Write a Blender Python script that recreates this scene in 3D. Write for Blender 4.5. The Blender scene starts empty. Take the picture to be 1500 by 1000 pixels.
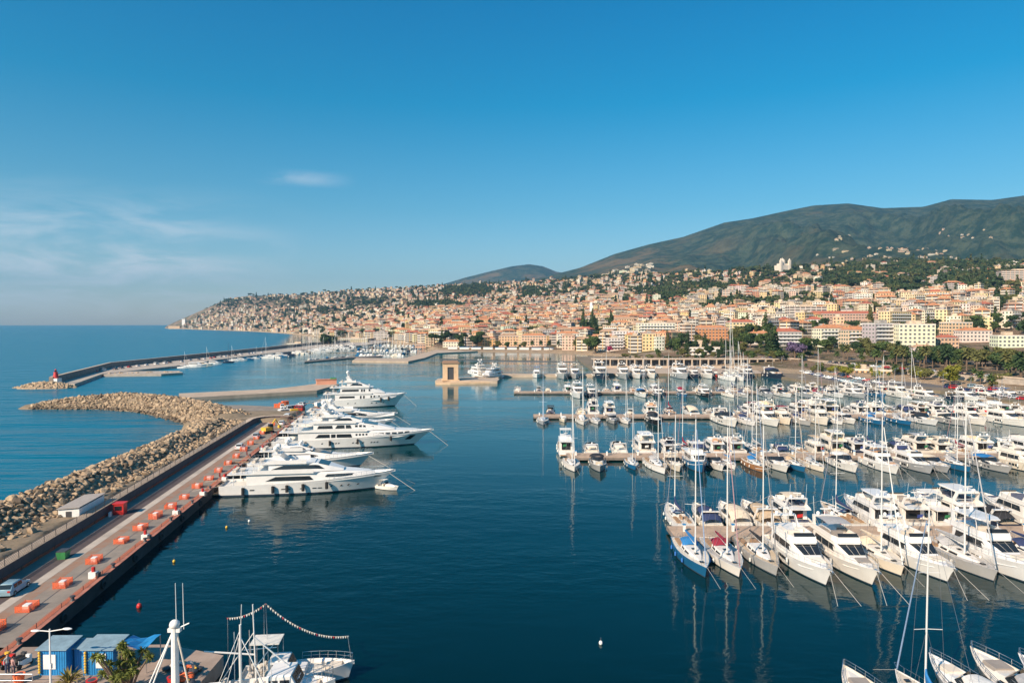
import bpy, math, random
from mathutils import Vector, Matrix, noise
import numpy as np
R = math.radians
C = bpy.context.scene.collection
scn = bpy.context.scene

# ---------------------------------------------------------------- camera
CAMZ = 33.0
PITCH = math.atan(27 / 1000)
cam_d = bpy.data.cameras.new('camera')
cam_d.sensor_width = 36; cam_d.lens = 24
cam_d.clip_start = 0.5; cam_d.clip_end = 40000
cam = bpy.data.objects.new('camera', cam_d); C.objects.link(cam)
cam.location = (0, 0, CAMZ)
cam.rotation_euler = (math.pi / 2 - PITCH, 0, 0)
scn.camera = cam

# ---------------------------------------------------------------- sky, sun, exposure
SUN_AZ = 222.0      # clockwise from +Y
SUN_EL = 34.0
world = bpy.data.worlds.new('World'); scn.world = world
world.use_nodes = True
nt = world.node_tree; N = nt.nodes; L_ = nt.links
bg = N['Background']
sky = N.new('ShaderNodeTexSky'); sky.sky_type = 'NISHITA'; sky.sun_disc = False
sky.sun_elevation = R(SUN_EL); sky.sun_rotation = R(SUN_AZ)
sky.altitude = 50; sky.air_density = 1.0; sky.dust_density = 0.6; sky.ozone_density = 2.2
tint = N.new('ShaderNodeMix'); tint.data_type = 'RGBA'; tint.blend_type = 'MULTIPLY'
tint.inputs[0].default_value = 1.0
L_.new(sky.outputs[0], tint.inputs[6])
# a slow change of tint with height above the horizon (a clear, slightly dusty sky)
tc = N.new('ShaderNodeTexCoord')
sep = N.new('ShaderNodeSeparateXYZ'); L_.new(tc.outputs['Generated'], sep.inputs[0])
rmp = N.new('ShaderNodeValToRGB'); L_.new(sep.outputs['Z'], rmp.inputs[0])
e = rmp.color_ramp.elements
e[0].position = 0.0; e[0].color = (1.18, 1.1, 1.1, 1)
e[1].position = 0.45; e[1].color = (0.0, 0.80, 1.12, 1)
m_ = e.new(0.16); m_.color = (0.42, 0.92, 1.0, 1)
m_ = e.new(0.30); m_.color = (0.03, 0.86, 1.06, 1)
L_.new(rmp.outputs[0], tint.inputs[7])
# thin high cloud, low in the west
def wmath(op, a, b=None, c=None):
    n = N.new('ShaderNodeMath'); n.operation = op
    for i, v in enumerate((a, b, c)):
        if v is None: continue
        if isinstance(v, (int, float)): n.inputs[i].default_value = v
        else: L_.new(v, n.inputs[i])
    return n.outputs[0]
mp = N.new('ShaderNodeMapping'); mp.inputs['Scale'].default_value = (7.0, 7.0, 34.0)
L_.new(tc.outputs['Generated'], mp.inputs[0])
cn = N.new('ShaderNodeTexNoise'); cn.inputs['Scale'].default_value = 1.1; cn.inputs['Detail'].default_value = 7
cn.inputs['Roughness'].default_value = 0.62; cn.inputs['Distortion'].default_value = 0.5
L_.new(mp.outputs[0], cn.inputs['Vector'])
def mrange(v, a, b, c=0.0, d=1.0):
    n = N.new('ShaderNodeMapRange'); n.interpolation_type = 'SMOOTHSTEP'
    L_.new(v, n.inputs[0])
    for i, x in enumerate((a, b, c, d)): n.inputs[i + 1].default_value = x
    return n.outputs[0]
cl = mrange(cn.outputs[0], 0.36, 0.72)
side = mrange(sep.outputs['X'], -0.25, -0.48)
hi = mrange(sep.outputs['Z'], 0.19, 0.07)
lo = mrange(sep.outputs['Z'], -0.01, 0.05)
cm = wmath('MULTIPLY', wmath('MULTIPLY', cl, side), wmath('MULTIPLY', hi, lo))
cm = wmath('MULTIPLY', cm, 0.7)
# one small streak by itself over the headland
sx_ = mrange(wmath('ABSOLUTE', wmath('ADD', sep.outputs['X'], 0.285)), 0.075, 0.0)
sz_ = mrange(wmath('ABSOLUTE', wmath('ADD', sep.outputs['Z'], -0.197)), 0.014, 0.0)
cm = wmath('MAXIMUM', cm, wmath('MULTIPLY', wmath('MULTIPLY', sx_, sz_), mrange(cn.outputs[0], 0.40, 0.62, 0.0, 0.28)))
mixc = N.new('ShaderNodeMix'); mixc.data_type = 'RGBA'
L_.new(cm, mixc.inputs[0]); L_.new(tint.outputs[2], mixc.inputs[6])
mixc.inputs[7].default_value = (7.4, 7.6, 8.0, 1)
L_.new(mixc.outputs[2], bg.inputs['Color'])
bg.inputs['Strength'].default_value = 0.08

sun_d = bpy.data.lights.new('sun', 'SUN'); sun_d.energy = 5.0; sun_d.angle = R(0.5)
sun_d.color = (1.0, 0.80, 0.60)
sun = bpy.data.objects.new('sun', sun_d); C.objects.link(sun)
to_sun = Vector((math.sin(R(SUN_AZ)) * math.cos(R(SUN_EL)), math.cos(R(SUN_AZ)) * math.cos(R(SUN_EL)), math.sin(R(SUN_EL))))
sun.rotation_euler = to_sun.to_track_quat('Z', 'Y').to_euler()
sun.location = (-50, -50, 200)

scn.view_settings.view_transform = 'Standard'
scn.view_settings.look = 'None'
scn.view_settings.exposure = 0.64
scn.view_settings.gamma = 1.0
scn.cycles.max_bounces = 6; scn.cycles.transparent_max_bounces = 8
scn.cycles.volume_bounces = 0

# ---------------------------------------------------------------- helpers
CP, SP = math.cos(PITCH), math.sin(PITCH)
def G(px, py, z=0.0):
    """the place on the level z that stands at (px, py) in the photograph's 1500x1000 frame"""
    k = (500 - py) / 1000
    ry = CP + k * SP; rz = -SP + k * CP
    t = (z - CAMZ) / rz
    return Vector(((px - 750) / 1000 * t, ry * t, z))
def HZ(py, Y):
    k = (500 - py) / 1000
    return CAMZ + Y * (-SP + k * CP) / (CP + k * SP)
def pix(v):
    y = v[1] * CP - (v[2] - CAMZ) * SP
    zz = v[1] * SP + (v[2] - CAMZ) * CP
    return 750 + v[0] / y * 1000, 500 - zz / y * 1000

class MB:
    def __init__(s): s.v = []; s.f = []; s.m = []; s.uv = []
    def add(s, vs, fs, m=0):
        b = len(s.v); s.v += [tuple(q) for q in vs]
        for f in fs: s.f.append(tuple(b + i for i in f)); s.m.append(m)
        return s
    def box(s, x0, x1, y0, y1, z0, z1, m=0):
        v = [(x, y, z) for z in (z0, z1) for y in (y0, y1) for x in (x0, x1)]
        return s.add(v, [(0, 2, 3, 1), (4, 5, 7, 6), (0, 1, 5, 4), (2, 6, 7, 3), (0, 4, 6, 2), (1, 3, 7, 5)], m)
    def prism(s, poly, z0, z1, m=0, mt=None):
        n = len(poly)
        a = sum(poly[i][0] * poly[(i + 1) % n][1] - poly[(i + 1) % n][0] * poly[i][1] for i in range(n))
        if a < 0: poly = poly[::-1]
        f0 = z0 if callable(z0) else (lambda x, y: z0)
        f1 = z1 if callable(z1) else (lambda x, y: z1)
        v = [(p[0], p[1], f0(p[0], p[1])) for p in poly] + [(p[0], p[1], f1(p[0], p[1])) for p in poly]
        s.add(v, [(i, (i + 1) % n, n + (i + 1) % n, n + i) for i in range(n)] + [tuple(range(n - 1, -1, -1))], m)
        b = len(s.v) - n
        s.f.append(tuple(range(b, b + n))); s.m.append(m if mt is None else mt)
        return s
    def sprism(s, poly, y0, y1, m=0):
        """polygon in x,z extruded along y"""
        n = len(poly)
        v = [(p[0], y0, p[1]) for p in poly] + [(p[0], y1, p[1]) for p in poly]
        return s.add(v, [(i, (i + 1) % n, n + (i + 1) % n, n + i) for i in range(n)] + [tuple(range(n - 1, -1, -1)), tuple(range(n, 2 * n))], m)
    def loft(s, rings, m=0, closed=True, caps=True):
        n = len(rings[0]); v = [p for r in rings for p in r]; f = []
        for i in range(len(rings) - 1):
            for j in range(n if closed else n - 1):
                k = (j + 1) % n
                f.append((i * n + j, i * n + k, (i + 1) * n + k, (i + 1) * n + j))
        if caps and closed:
            f.append(tuple(range(n - 1, -1, -1))); f.append(tuple((len(rings) - 1) * n + j for j in range(n)))
        return s.add(v, f, m)
    def tube(s, p, q, r=0.02, r2=None, n=5, m=0):
        p, q = Vector(p), Vector(q); r2 = r if r2 is None else r2
        d = (q - p)
        if d.length < 1e-6: return s
        d.normalize(); a = d.orthogonal().normalized(); b = d.cross(a)
        rings = []
        for c, rr in ((p, r), (q, r2)):
            rings.append([tuple(c + (a * math.cos(t) + b * math.sin(t)) * rr) for t in [2 * math.pi * i / n for i in range(n)]])
        return s.loft(rings, m)
    def path(s, pts, r=0.02, n=5, m=0):
        for a, b in zip(pts, pts[1:]): s.tube(a, b, r, r, n, m)
        return s
    def ball(s, c, r, nu=8, nv=5, m=0):
        if isinstance(r, (int, float)): r = (r, r, r)
        rings = []
        for i in range(nv + 1):
            ph = -math.pi / 2 + math.pi * i / nv; cr = max(math.cos(ph), 0.02)
            rings.append([(c[0] + r[0] * cr * math.cos(2 * math.pi * j / nu), c[1] + r[1] * cr * math.sin(2 * math.pi * j / nu), c[2] + r[2] * math.sin(ph)) for j in range(nu)])
        return s.loft(rings, m)
    def lathe(s, c, prof, n=12, m=0):
        return s.loft([[(c[0] + r * math.cos(2 * math.pi * j / n), c[1] + r * math.sin(2 * math.pi * j / n), c[2] + z) for j in range(n)] for r, z in prof], m)
    def mesh(s, name, mats, smooth=False, ang=35, uvfn=None):
        me = bpy.data.meshes.new(name)
        me.from_pydata(s.v, [], s.f)
        for mm in (mats if isinstance(mats, (list, tuple)) else [mats]): me.materials.append(mm)
        me.polygons.foreach_set('material_index', s.m)
        if smooth:
            me.polygons.foreach_set('use_smooth', [True] * len(s.f))
            me.set_sharp_from_angle(angle=R(ang))
        me.update()
        return me
    def build(s, name, mats, parent=None, smooth=False, loc=None, ang=35):
        o = bpy.data.objects.new(name, s.mesh(name, mats, smooth, ang)); C.objects.link(o)
        if parent: o.parent = parent
        if loc: o.location = loc
        return o

def empty(name, loc=(0, 0, 0), rz=0.0):
    o = bpy.data.objects.new(name, None); C.objects.link(o); o.location = loc; o.rotation_euler = (0, 0, rz)
    o.empty_display_size = 0.3
    return o
def tag(o, label=None, cat=None, group=None, kind=None):
    if label: o['label'] = label
    if cat: o['category'] = cat
    if group: o['group'] = group
    if kind: o['kind'] = kind
    return o
KIDS = {}
def kids(o):
    return list(o.children)
def freeze(o):
    """remember a prototype's tree so that copying is quick"""
    return (o, [freeze(c) for c in o.children])
def copy_tree(fz, parent=None):
    o, ch = fz
    c = o.copy(); C.objects.link(c)
    if parent: c.parent = parent
    for g in ch: copy_tree(g, c)
    return c
PROTOS = []
def drop(o):
    for c in list(o.children): drop(c)
    bpy.data.objects.remove(o)
ORD = ['zeroth', 'first', 'second', 'third', 'fourth', 'fifth', 'sixth', 'seventh', 'eighth', 'ninth', 'tenth', 'eleventh', 'twelfth',
       'thirteenth', 'fourteenth', 'fifteenth', 'sixteenth', 'seventeenth', 'eighteenth', 'nineteenth', 'twentieth']
def ordn(i):
    if i <= 20: return ORD[i]
    s = 'th' if 10 < i % 100 < 14 else {1: 'st', 2: 'nd', 3: 'rd'}.get(i % 10, 'th')
    return '%d%s' % (i, s)
def number_from_left(items, group=None):
    """items: (object, descriptor, place); what looks alike in one place is told apart by its order from the left"""
    by = {}
    for o, d, pl in items: by.setdefault((d, pl), []).append(o)
    for (d, pl), os_ in by.items():
        os_.sort(key=lambda o: pix(o.location)[0])
        for i, o in enumerate(os_):
            if len(os_) == 1: o['label'] = '%s %s' % (d, pl)
            elif i == 0: o['label'] = 'leftmost %s %s' % (d, pl)
            elif i == len(os_) - 1: o['label'] = 'rightmost %s %s' % (d, pl)
            else: o['label'] = '%s %s, %s from left' % (d, pl, ordn(i + 1))
            if len(o['label'].split()) > 16: o['label'] = o['label'].replace(' the ', ' ').replace(' open flybridge', ' flybridge').replace(' with square wheelhouse', '').replace('with open cockpit, ', 'with ').replace('low white sport', 'white sport').replace('sport cruiser with radar arch and', 'cruiser with arch,').replace('under a', 'under')

# ---------------------------------------------------------------- materials
def mat(name, col, rough=0.5, metal=0.0, obj=False, attr=None, var=0.0, vscale=1.0, col2=None, bump=0.0, bscale=5.0, spec=None, bdist=0.1):
    """Principled material; obj: base colour is multiplied by the object's own colour; var/col2: noise variation"""
    m = bpy.data.materials.new(name); m.use_nodes = True
    t = m.node_tree; n = t.nodes; l = t.links
    b = n['Principled BSDF']
    b.inputs['Roughness'].default_value = rough; b.inputs['Metallic'].default_value = metal
    if spec is not None: b.inputs['Specular IOR Level'].default_value = spec
    src = None
    rgb = n.new('ShaderNodeRGB'); rgb.outputs[0].default_value = (*col, 1); src = rgb.outputs[0]
    tcn = n.new('ShaderNodeTexCoord')
    if obj:
        oi = n.new('ShaderNodeObjectInfo'); mx = n.new('ShaderNodeMix'); mx.data_type = 'RGBA'; mx.blend_type = 'MULTIPLY'
        mx.inputs[0].default_value = 1; l.new(src, mx.inputs[6]); l.new(oi.outputs['Color'], mx.inputs[7]); src = mx.outputs[2]
    if attr:
        at = n.new('ShaderNodeAttribute'); at.attribute_name = attr; mx = n.new('ShaderNodeMix'); mx.data_type = 'RGBA'; mx.blend_type = 'MULTIPLY'
        mx.inputs[0].default_value = 1; l.new(src, mx.inputs[6]); l.new(at.outputs['Color'], mx.inputs[7]); src = mx.outputs[2]
    if var or col2:
        nz = n.new('ShaderNodeTexNoise'); nz.inputs['Scale'].default_value = vscale; nz.inputs['Detail'].default_value = 6
        nz.inputs['Roughness'].default_value = 0.65
        l.new(tcn.outputs['Object'], nz.inputs['Vector'])
        mr = n.new('ShaderNodeMapRange'); l.new(nz.outputs[0], mr.inputs[0])
        mr.inputs[1].default_value = 0.33; mr.inputs[2].default_value = 0.67
        if col2:
            mx = n.new('ShaderNodeMix'); mx.data_type = 'RGBA'; l.new(mr.outputs[0], mx.inputs[0])
            l.new(src, mx.inputs[6]); mx.inputs[7].default_value = (*col2, 1); src = mx.outputs[2]
        else:
            mr.inputs[3].default_value = 1 - var; mr.inputs[4].default_value = 1 + var
            hs = n.new('ShaderNodeHueSaturation'); l.new(mr.outputs[0], hs.inputs['Value']); l.new(src, hs.inputs['Color']); src = hs.outputs[0]
    l.new(src, b.inputs['Base Color'])
    if bump:
        nb = n.new('ShaderNodeTexNoise'); nb.inputs['Scale'].default_value = bscale; nb.inputs['Detail'].default_value = 5
        l.new(tcn.outputs['Object'], nb.inputs['Vector'])
        bn = n.new('ShaderNodeBump'); bn.inputs['Strength'].default_value = bump; bn.inputs['Distance'].default_value = bdist
        l.new(nb.outputs[0], bn.inputs['Height']); l.new(bn.outputs[0], b.inputs['Normal'])
    return m
M = {}
M['gel'] = mat('white_gelcoat', (0.74, 0.725, 0.70), 0.22, obj=True, var=0.06, vscale=0.6)
M['gel2'] = mat('deck_gelcoat', (0.70, 0.68, 0.63), 0.5, obj=True, var=0.1, vscale=1.3)
M['deck'] = mat('non_slip_deck', (0.66, 0.62, 0.55), 0.7, obj=True, var=0.12, vscale=2.0)
M['teak'] = mat('teak', (0.36, 0.22, 0.12), 0.6, var=0.25, vscale=3.0)
M['boot'] = mat('antifouling', (0.03, 0.045, 0.07), 0.5, var=0.2)
M['glass'] = mat('tinted_glass', (0.02, 0.025, 0.03), 0.06)
M['canvas'] = mat('canvas', (0.8, 0.8, 0.8), 0.85, obj=True, var=0.12, vscale=2.5, bump=0.3, bscale=3)
M['cushion'] = mat('cushion', (0.66, 0.58, 0.48), 0.8, obj=True, var=0.1)
M['ensign'] = mat('ensign', (1, 1, 1), 0.8, obj=True)
M['steel'] = mat('stainless', (0.7, 0.7, 0.7), 0.25, 0.9)
M['mast'] = mat('mast_aluminium', (0.78, 0.77, 0.74), 0.35, 0.2, obj=True)
M['black'] = mat('black_rubber', (0.02, 0.02, 0.022), 0.6)
M['rope'] = mat('rope', (0.45, 0.42, 0.38), 0.8)
M['wire'] = mat('rigging_wire', (0.30, 0.30, 0.32), 0.4, 0.6)
M['fender'] = mat('fender', (0.8, 0.8, 0.8), 0.5, obj=True)
M['red'] = mat('red_paint', (0.55, 0.03, 0.025), 0.45, var=0.1)
M['orange'] = mat('orange_net', (0.85, 0.16, 0.05), 0.8, var=0.25, vscale=6)
M['white'] = mat('white_paint', (0.78, 0.77, 0.74), 0.5, var=0.08, vscale=2)
M['yellow'] = mat('yellow_paint', (0.75, 0.45, 0.05), 0.5)
M['blue'] = mat('blue_paint', (0.02, 0.22, 0.50), 0.5, var=0.15)
M['green'] = mat('green_paint', (0.05, 0.25, 0.08), 0.5, var=0.2)
M['dark'] = mat('dark_metal', (0.06, 0.06, 0.065), 0.5)
M['conc'] = mat('concrete', (0.42, 0.36, 0.30), 0.85, var=0.22, vscale=0.35, bump=0.2, bscale=2)
M['conc_d'] = mat('weathered_concrete', (0.20, 0.17, 0.15), 0.9, var=0.3, vscale=0.5, bump=0.3, bscale=2)
M['pier'] = mat('pier_planks', (0.44, 0.32, 0.23), 0.85, var=0.2, vscale=0.7, bump=0.2, bscale=3)
M['skin'] = mat('skin', (0.55, 0.33, 0.24), 0.6)
M['cloth'] = mat('cloth', (0.7, 0.7, 0.7), 0.9, obj=True)
M['hair'] = mat('hair', (0.04, 0.025, 0.02), 0.7)
# ---------------------------------------------------------------- sea
def water_material():
    m = bpy.data.materials.new('sea_water'); m.use_nodes = True
    t = m.node_tree; n = t.nodes; l = t.links; b = n['Principled BSDF']
    b.inputs['IOR'].default_value = 1.33; b.inputs['Specular Tint'].default_value = (0.22, 0.88, 0.92, 1)
    geo = n.new('ShaderNodeNewGeometry')
    sp = n.new('ShaderNodeSeparateXYZ'); l.new(geo.outputs['Position'], sp.inputs[0])
    def mr(v, a, b_, c=0, d=1):
        q = n.new('ShaderNodeMapRange'); q.interpolation_type = 'SMOOTHSTEP'; l.new(v, q.inputs[0])
        for i, x in enumerate((a, b_, c, d)): q.inputs[i + 1].default_value = x
        return q.outputs[0]
    # base colour dark teal close by, paler turquoise farther off
    far = mr(sp.outputs['Y'], 90, 420)
    mx = n.new('ShaderNodeMix'); mx.data_type = 'RGBA'; l.new(far, mx.inputs[0])
    mx.inputs[6].default_value = (0.0, 0.0145, 0.017, 1); mx.inputs[7].default_value = (0.0, 0.095, 0.115, 1)
    nz = n.new('ShaderNodeTexNoise'); nz.inputs['Scale'].default_value = 0.006; nz.inputs['Detail'].default_value = 5
    mp = n.new('ShaderNodeMapping'); mp.inputs['Scale'].default_value = (0.5, 1.6, 1); l.new(geo.outputs['Position'], mp.inputs[0]); l.new(mp.outputs[0], nz.inputs[0])
    v = mr(nz.outputs[0], 0.35, 0.65, 0.8, 1.25)
    hs = n.new('ShaderNodeHueSaturation'); l.new(v, hs.inputs['Value']); l.new(mx.outputs[2], hs.inputs['Color'])
    # ripples: small inside the harbour, longer swell outside it
    def nze(scale, sx, sy, det=3, rot=0.2):
        q = n.new('ShaderNodeTexNoise'); q.inputs['Scale'].default_value = scale; q.inputs['Detail'].default_value = det
        w = n.new('ShaderNodeMapping'); w.inputs['Scale'].default_value = (sx, sy, 1); w.inputs['Rotation'].default_value = (0, 0, rot)
        l.new(geo.outputs['Position'], w.inputs[0]); l.new(w.outputs[0], q.inputs[0]); return q.outputs[0]
    def ma(op, a, b_):
        q = n.new('ShaderNodeMath'); q.operation = op
        for i, x in enumerate((a, b_)):
            if isinstance(x, (int, float)): q.inputs[i].default_value = x
            else: l.new(x, q.inputs[i])
        return q.outputs[0]
    fine = nze(0.9, 1, 1.7)
    mid = nze(0.22, 1, 1.8, 2)
    sw = nze(0.035, 0.55, 2.6, 3, -0.12)
    out = mr(ma('ADD', sp.outputs['X'], ma('MULTIPLY', sp.outputs['Y'], 0.30)), -28, -60)   # seaward of the breakwaters
    l.new(ma('ADD', ma('MULTIPLY', out, 0.22), 0.05), b.inputs['Roughness'])
    oc = n.new('ShaderNodeMix'); oc.data_type = 'RGBA'; l.new(out, oc.inputs[0]); l.new(hs.outputs[0], oc.inputs[6]); oc.inputs[7].default_value = (0.0, 0.125, 0.20, 1); l.new(oc.outputs[2], b.inputs['Base Color'])
    h = ma('ADD', ma('MULTIPLY', fine, 0.04), ma('MULTIPLY', mid, 0.13))
    pat = mr(nze(0.014, 1, 2.2, 3, 0.3), 0.38, 0.62, 0.3, 1.7); h = ma('MULTIPLY', h, pat)
    h = ma('ADD', ma('MULTIPLY', h, ma('ADD', ma('MULTIPLY', out, 1.8), 1.0)), ma('MULTIPLY', ma('MULTIPLY', sw, 3.4), out))
    bp = n.new('ShaderNodeBump'); bp.inputs['Strength'].default_value = 0.55; bp.inputs['Distance'].default_value = 1.0
    l.new(h, bp.inputs['Height']); l.new(bp.outputs[0], b.inputs['Normal'])
    return m
sea = MB()
ring = [(12000 * math.cos(2 * math.pi * i / 96), 12000 * math.sin(2 * math.pi * i / 96), 0) for i in range(96)]
sea.add(ring, [tuple(range(96))])
tag(sea.build('sea', water_material()), 'deep teal harbour and open sea', kind='structure')

# ---------------------------------------------------------------- terrain
COLS = [  # photo column: shore distance, then (distance, photo row of the ground there); the last is the crest
    (244, 4100, [(4180, 480), (4300, 477.5)]),
    (262, 3850, [(4000, 476), (4250, 469)]),
    (290, 3400, [(3650, 470), (4050, 457)]),
    (330, 3000, [(3250, 470), (3500, 455), (3850, 439)]),
    (365, 2700, [(3000, 469), (3300, 452), (3650, 433)]),
    (420, 2100, [(2450, 472), (2900, 456), (3550, 433)]),
    (480, 1450, [(2000, 473), (2600, 453), (3350, 428)]),
    (560, 1230, [(1700, 471), (2400, 450), (3200, 424)]),
    (640, 800, [(1050, 489), (1700, 461), (2300, 441), (3050, 420)]),
    (700, 790, [(1050, 487), (1600, 460), (2200, 440), (2950, 417)]),
    (775, 770, [(1000, 488), (1500, 460), (2100, 438), (2800, 414)]),
    (850, 730, [(950, 488), (1450, 456), (2000, 430), (2600, 408)]),
    (950, 560, [(800, 492), (1250, 455), (1750, 426), (2200, 404)]),
    (1050, 480, [(700, 498), (1100, 460), (1550, 428), (2000, 399)]),
    (1150, 420, [(640, 502), (1000, 460), (1450, 424), (1900, 395)]),
    (1250, 380, [(600, 507), (950, 457), (1350, 420), (1800, 390)]),
    (1350, 350, [(570, 512), (900, 453), (1300, 415), (1700, 387)]),
    (1500, 270, [(520, 520), (830, 453), (1200, 410), (1600, 386)]),
    (1750, 250, [(500, 525), (800, 450), (1150, 410), (1550, 385)]),
]
MTN = [(244, 492), (420, 470), (560, 445), (640, 430), (700, 418), (760, 412), (800, 405), (850, 392), (900, 372), (950, 358), (1000, 347), (1060, 326), (1100, 320), (1150, 309),
       (1190, 301), (1240, 298), (1290, 305), (1350, 303), (1390, 292), (1450, 293), (1500, 286), (1600, 292), (1750, 300)]
def lerp_tab(tab, x):
    if x <= tab[0][0]: return tab[0][1]
    for (a, ya), (b, yb) in zip(tab, tab[1:]):
        if x <= b: return ya + (yb - ya) * (x - a) / (b - a)
    return tab[-1][1]
def col_profile(c):
    """[(Y, z)] along the column c"""
    px, y0, kn = c
    pts = [(y0 - 60, -4.0), (y0, 1.5), (y0 + 40, 3.0)] + [(Y, HZ(py, Y)) for Y, py in kn]
    return pts
def sm(a): return a * a * (3 - 2 * a)
def prof_z(pts, s):
    """s runs 0..n along the knots"""
    i = min(int(s), len(pts) - 2); f = s - i
    return pts[i][0] + (pts[i + 1][0] - pts[i][0]) * f, pts[i][1] + (pts[i + 1][1] - pts[i][1]) * f
NR = 60
def dense(c):
    pts = col_profile(c)
    d0, d1 = pts[0][0], pts[-1][0]
    out = []
    for i in range(NR + 1):
        Y = d0 + (d1 - d0) * (i / NR) ** 1.25
        for (a, za), (b, zb) in zip(pts, pts[1:]):
            if Y <= b + 1e-6: out.append((Y, za + (zb - za) * (Y - a) / (b - a))); break
    # soften the knots
    zs = [z for _, z in out]
    for _ in range(3): zs = [zs[0]] + [(zs[i - 1] + 2 * zs[i] + zs[i + 1]) / 4 for i in range(1, NR)] + [zs[-1]]
    return [(Y, z) for (Y, _), z in zip(out, zs)]
DC = [(c[0], dense(c)) for c in COLS]
NM = 56
def column(px):
    i = 0
    while i < len(DC) - 2 and px > DC[i + 1][0]: i += 1
    a, b = DC[i], DC[i + 1]; f = min(max((px - a[0]) / (b[0] - a[0]), 0), 1)
    fs = f
    town = [(p[0] + (q[0] - p[0]) * fs, p[1] + (q[1] - p[1]) * fs) for p, q in zip(a[1], b[1])]
    Yc, zc = town[-1]
    my = lerp_tab(MTN, px)
    Ym = 4600 if px < 1000 else 4600 - (px - 1000) * 0.6
    Ym = max(Ym, Yc + 900); zm = HZ(my, Ym)
    # the settled spur under the right-hand mountain, and two bare spurs on its left
    out = list(town)
    zv = zc - 12
    for j in range(1, NM + 1):
        g = j / NM
        Y = Yc + (Ym - Yc) * g
        z = zv + (zm - zv) * (0.35 * g + 0.65 * g * g) if zm > zv else zv + (zm - zv) * g
        env = max(0.0, math.sin(math.pi * min(g * 1.02, 1)))
        for (sx, sg, wpx, wg, A) in ((1345, 0.42, 95, 0.24, 85), (925, 0.30, 34, 0.2, 42), (1008, 0.34, 30, 0.2, 42), (1120, 0.45, 30, 0.25, 30), (1480, 0.5, 40, 0.2, 35)):
            z += A * math.exp(-((px - sx - (g - sg) * 70) / wpx) ** 2 - ((g - sg) / wg) ** 2)
        X = (px - 750) / 1000 * Y
        nzv = noise.ridged_multi_fractal(Vector((X * 0.0016 + 3, Y * 0.0007, 0.3)), 0.9, 2.1, 5, 1.0, 2.0)
        amp = 22 + 168 * sm(min(max((px - 930) / 220, 0), 1))
        z += (nzv - 1.1) * amp * env * min(1, g * 4)
        out.append((Y, z))
    out.append((Ym + 500, zm - 260)); out.append((Ym + 1600, -40))
    return out
PX0, PX1, DPX = 240, 1752, 4
GRID = []
px = PX0
while px <= PX1:
    col = column(max(px, 244))
    if px < 244: col = [(Y, -6.0) for Y, z in col]
    GRID.append((px, col)); px += DPX
def land(px, Y):
    """ground height at photo column px and distance Y"""
    i = min(max(int((px - PX0) / DPX), 0), len(GRID) - 2)
    f = min(max((px - GRID[i][0]) / DPX, 0), 1)
    def at(col):
        if Y < col[0][0]: return -5
        lo_, hi_ = 0, len(col) - 1
        while hi_ - lo_ > 1:
            mi_ = (lo_ + hi_) // 2
            if col[mi_][0] <= Y: lo_ = mi_
            else: hi_ = mi_
        a, b = col[lo_], col[hi_]
        return a[1] + (b[1] - a[1]) * (Y - a[0]) / max(b[0] - a[0], 1e-6)
    return at(GRID[i][1]) * (1 - f) + at(GRID[i + 1][1]) * f
ter = MB(); nr = len(GRID[0][1])
random.seed(5)
vs = []
for px, col in GRID:
    for k, (Y, z) in enumerate(col):
        X = (px - 750) / 1000 * Y
        if 6 < k < NR and z > 6: z += 3.0 * noise.noise(Vector((X * 0.012, Y * 0.012, 0))) * min(1, (z - 6) / 20)
        vs.append((X, Y, z))
fs = [(i * nr + j, (i + 1) * nr + j, (i + 1) * nr + j + 1, i * nr + j + 1) for i in range(len(GRID) - 1) for j in range(nr - 1)]
ter.add(vs, fs)
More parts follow.
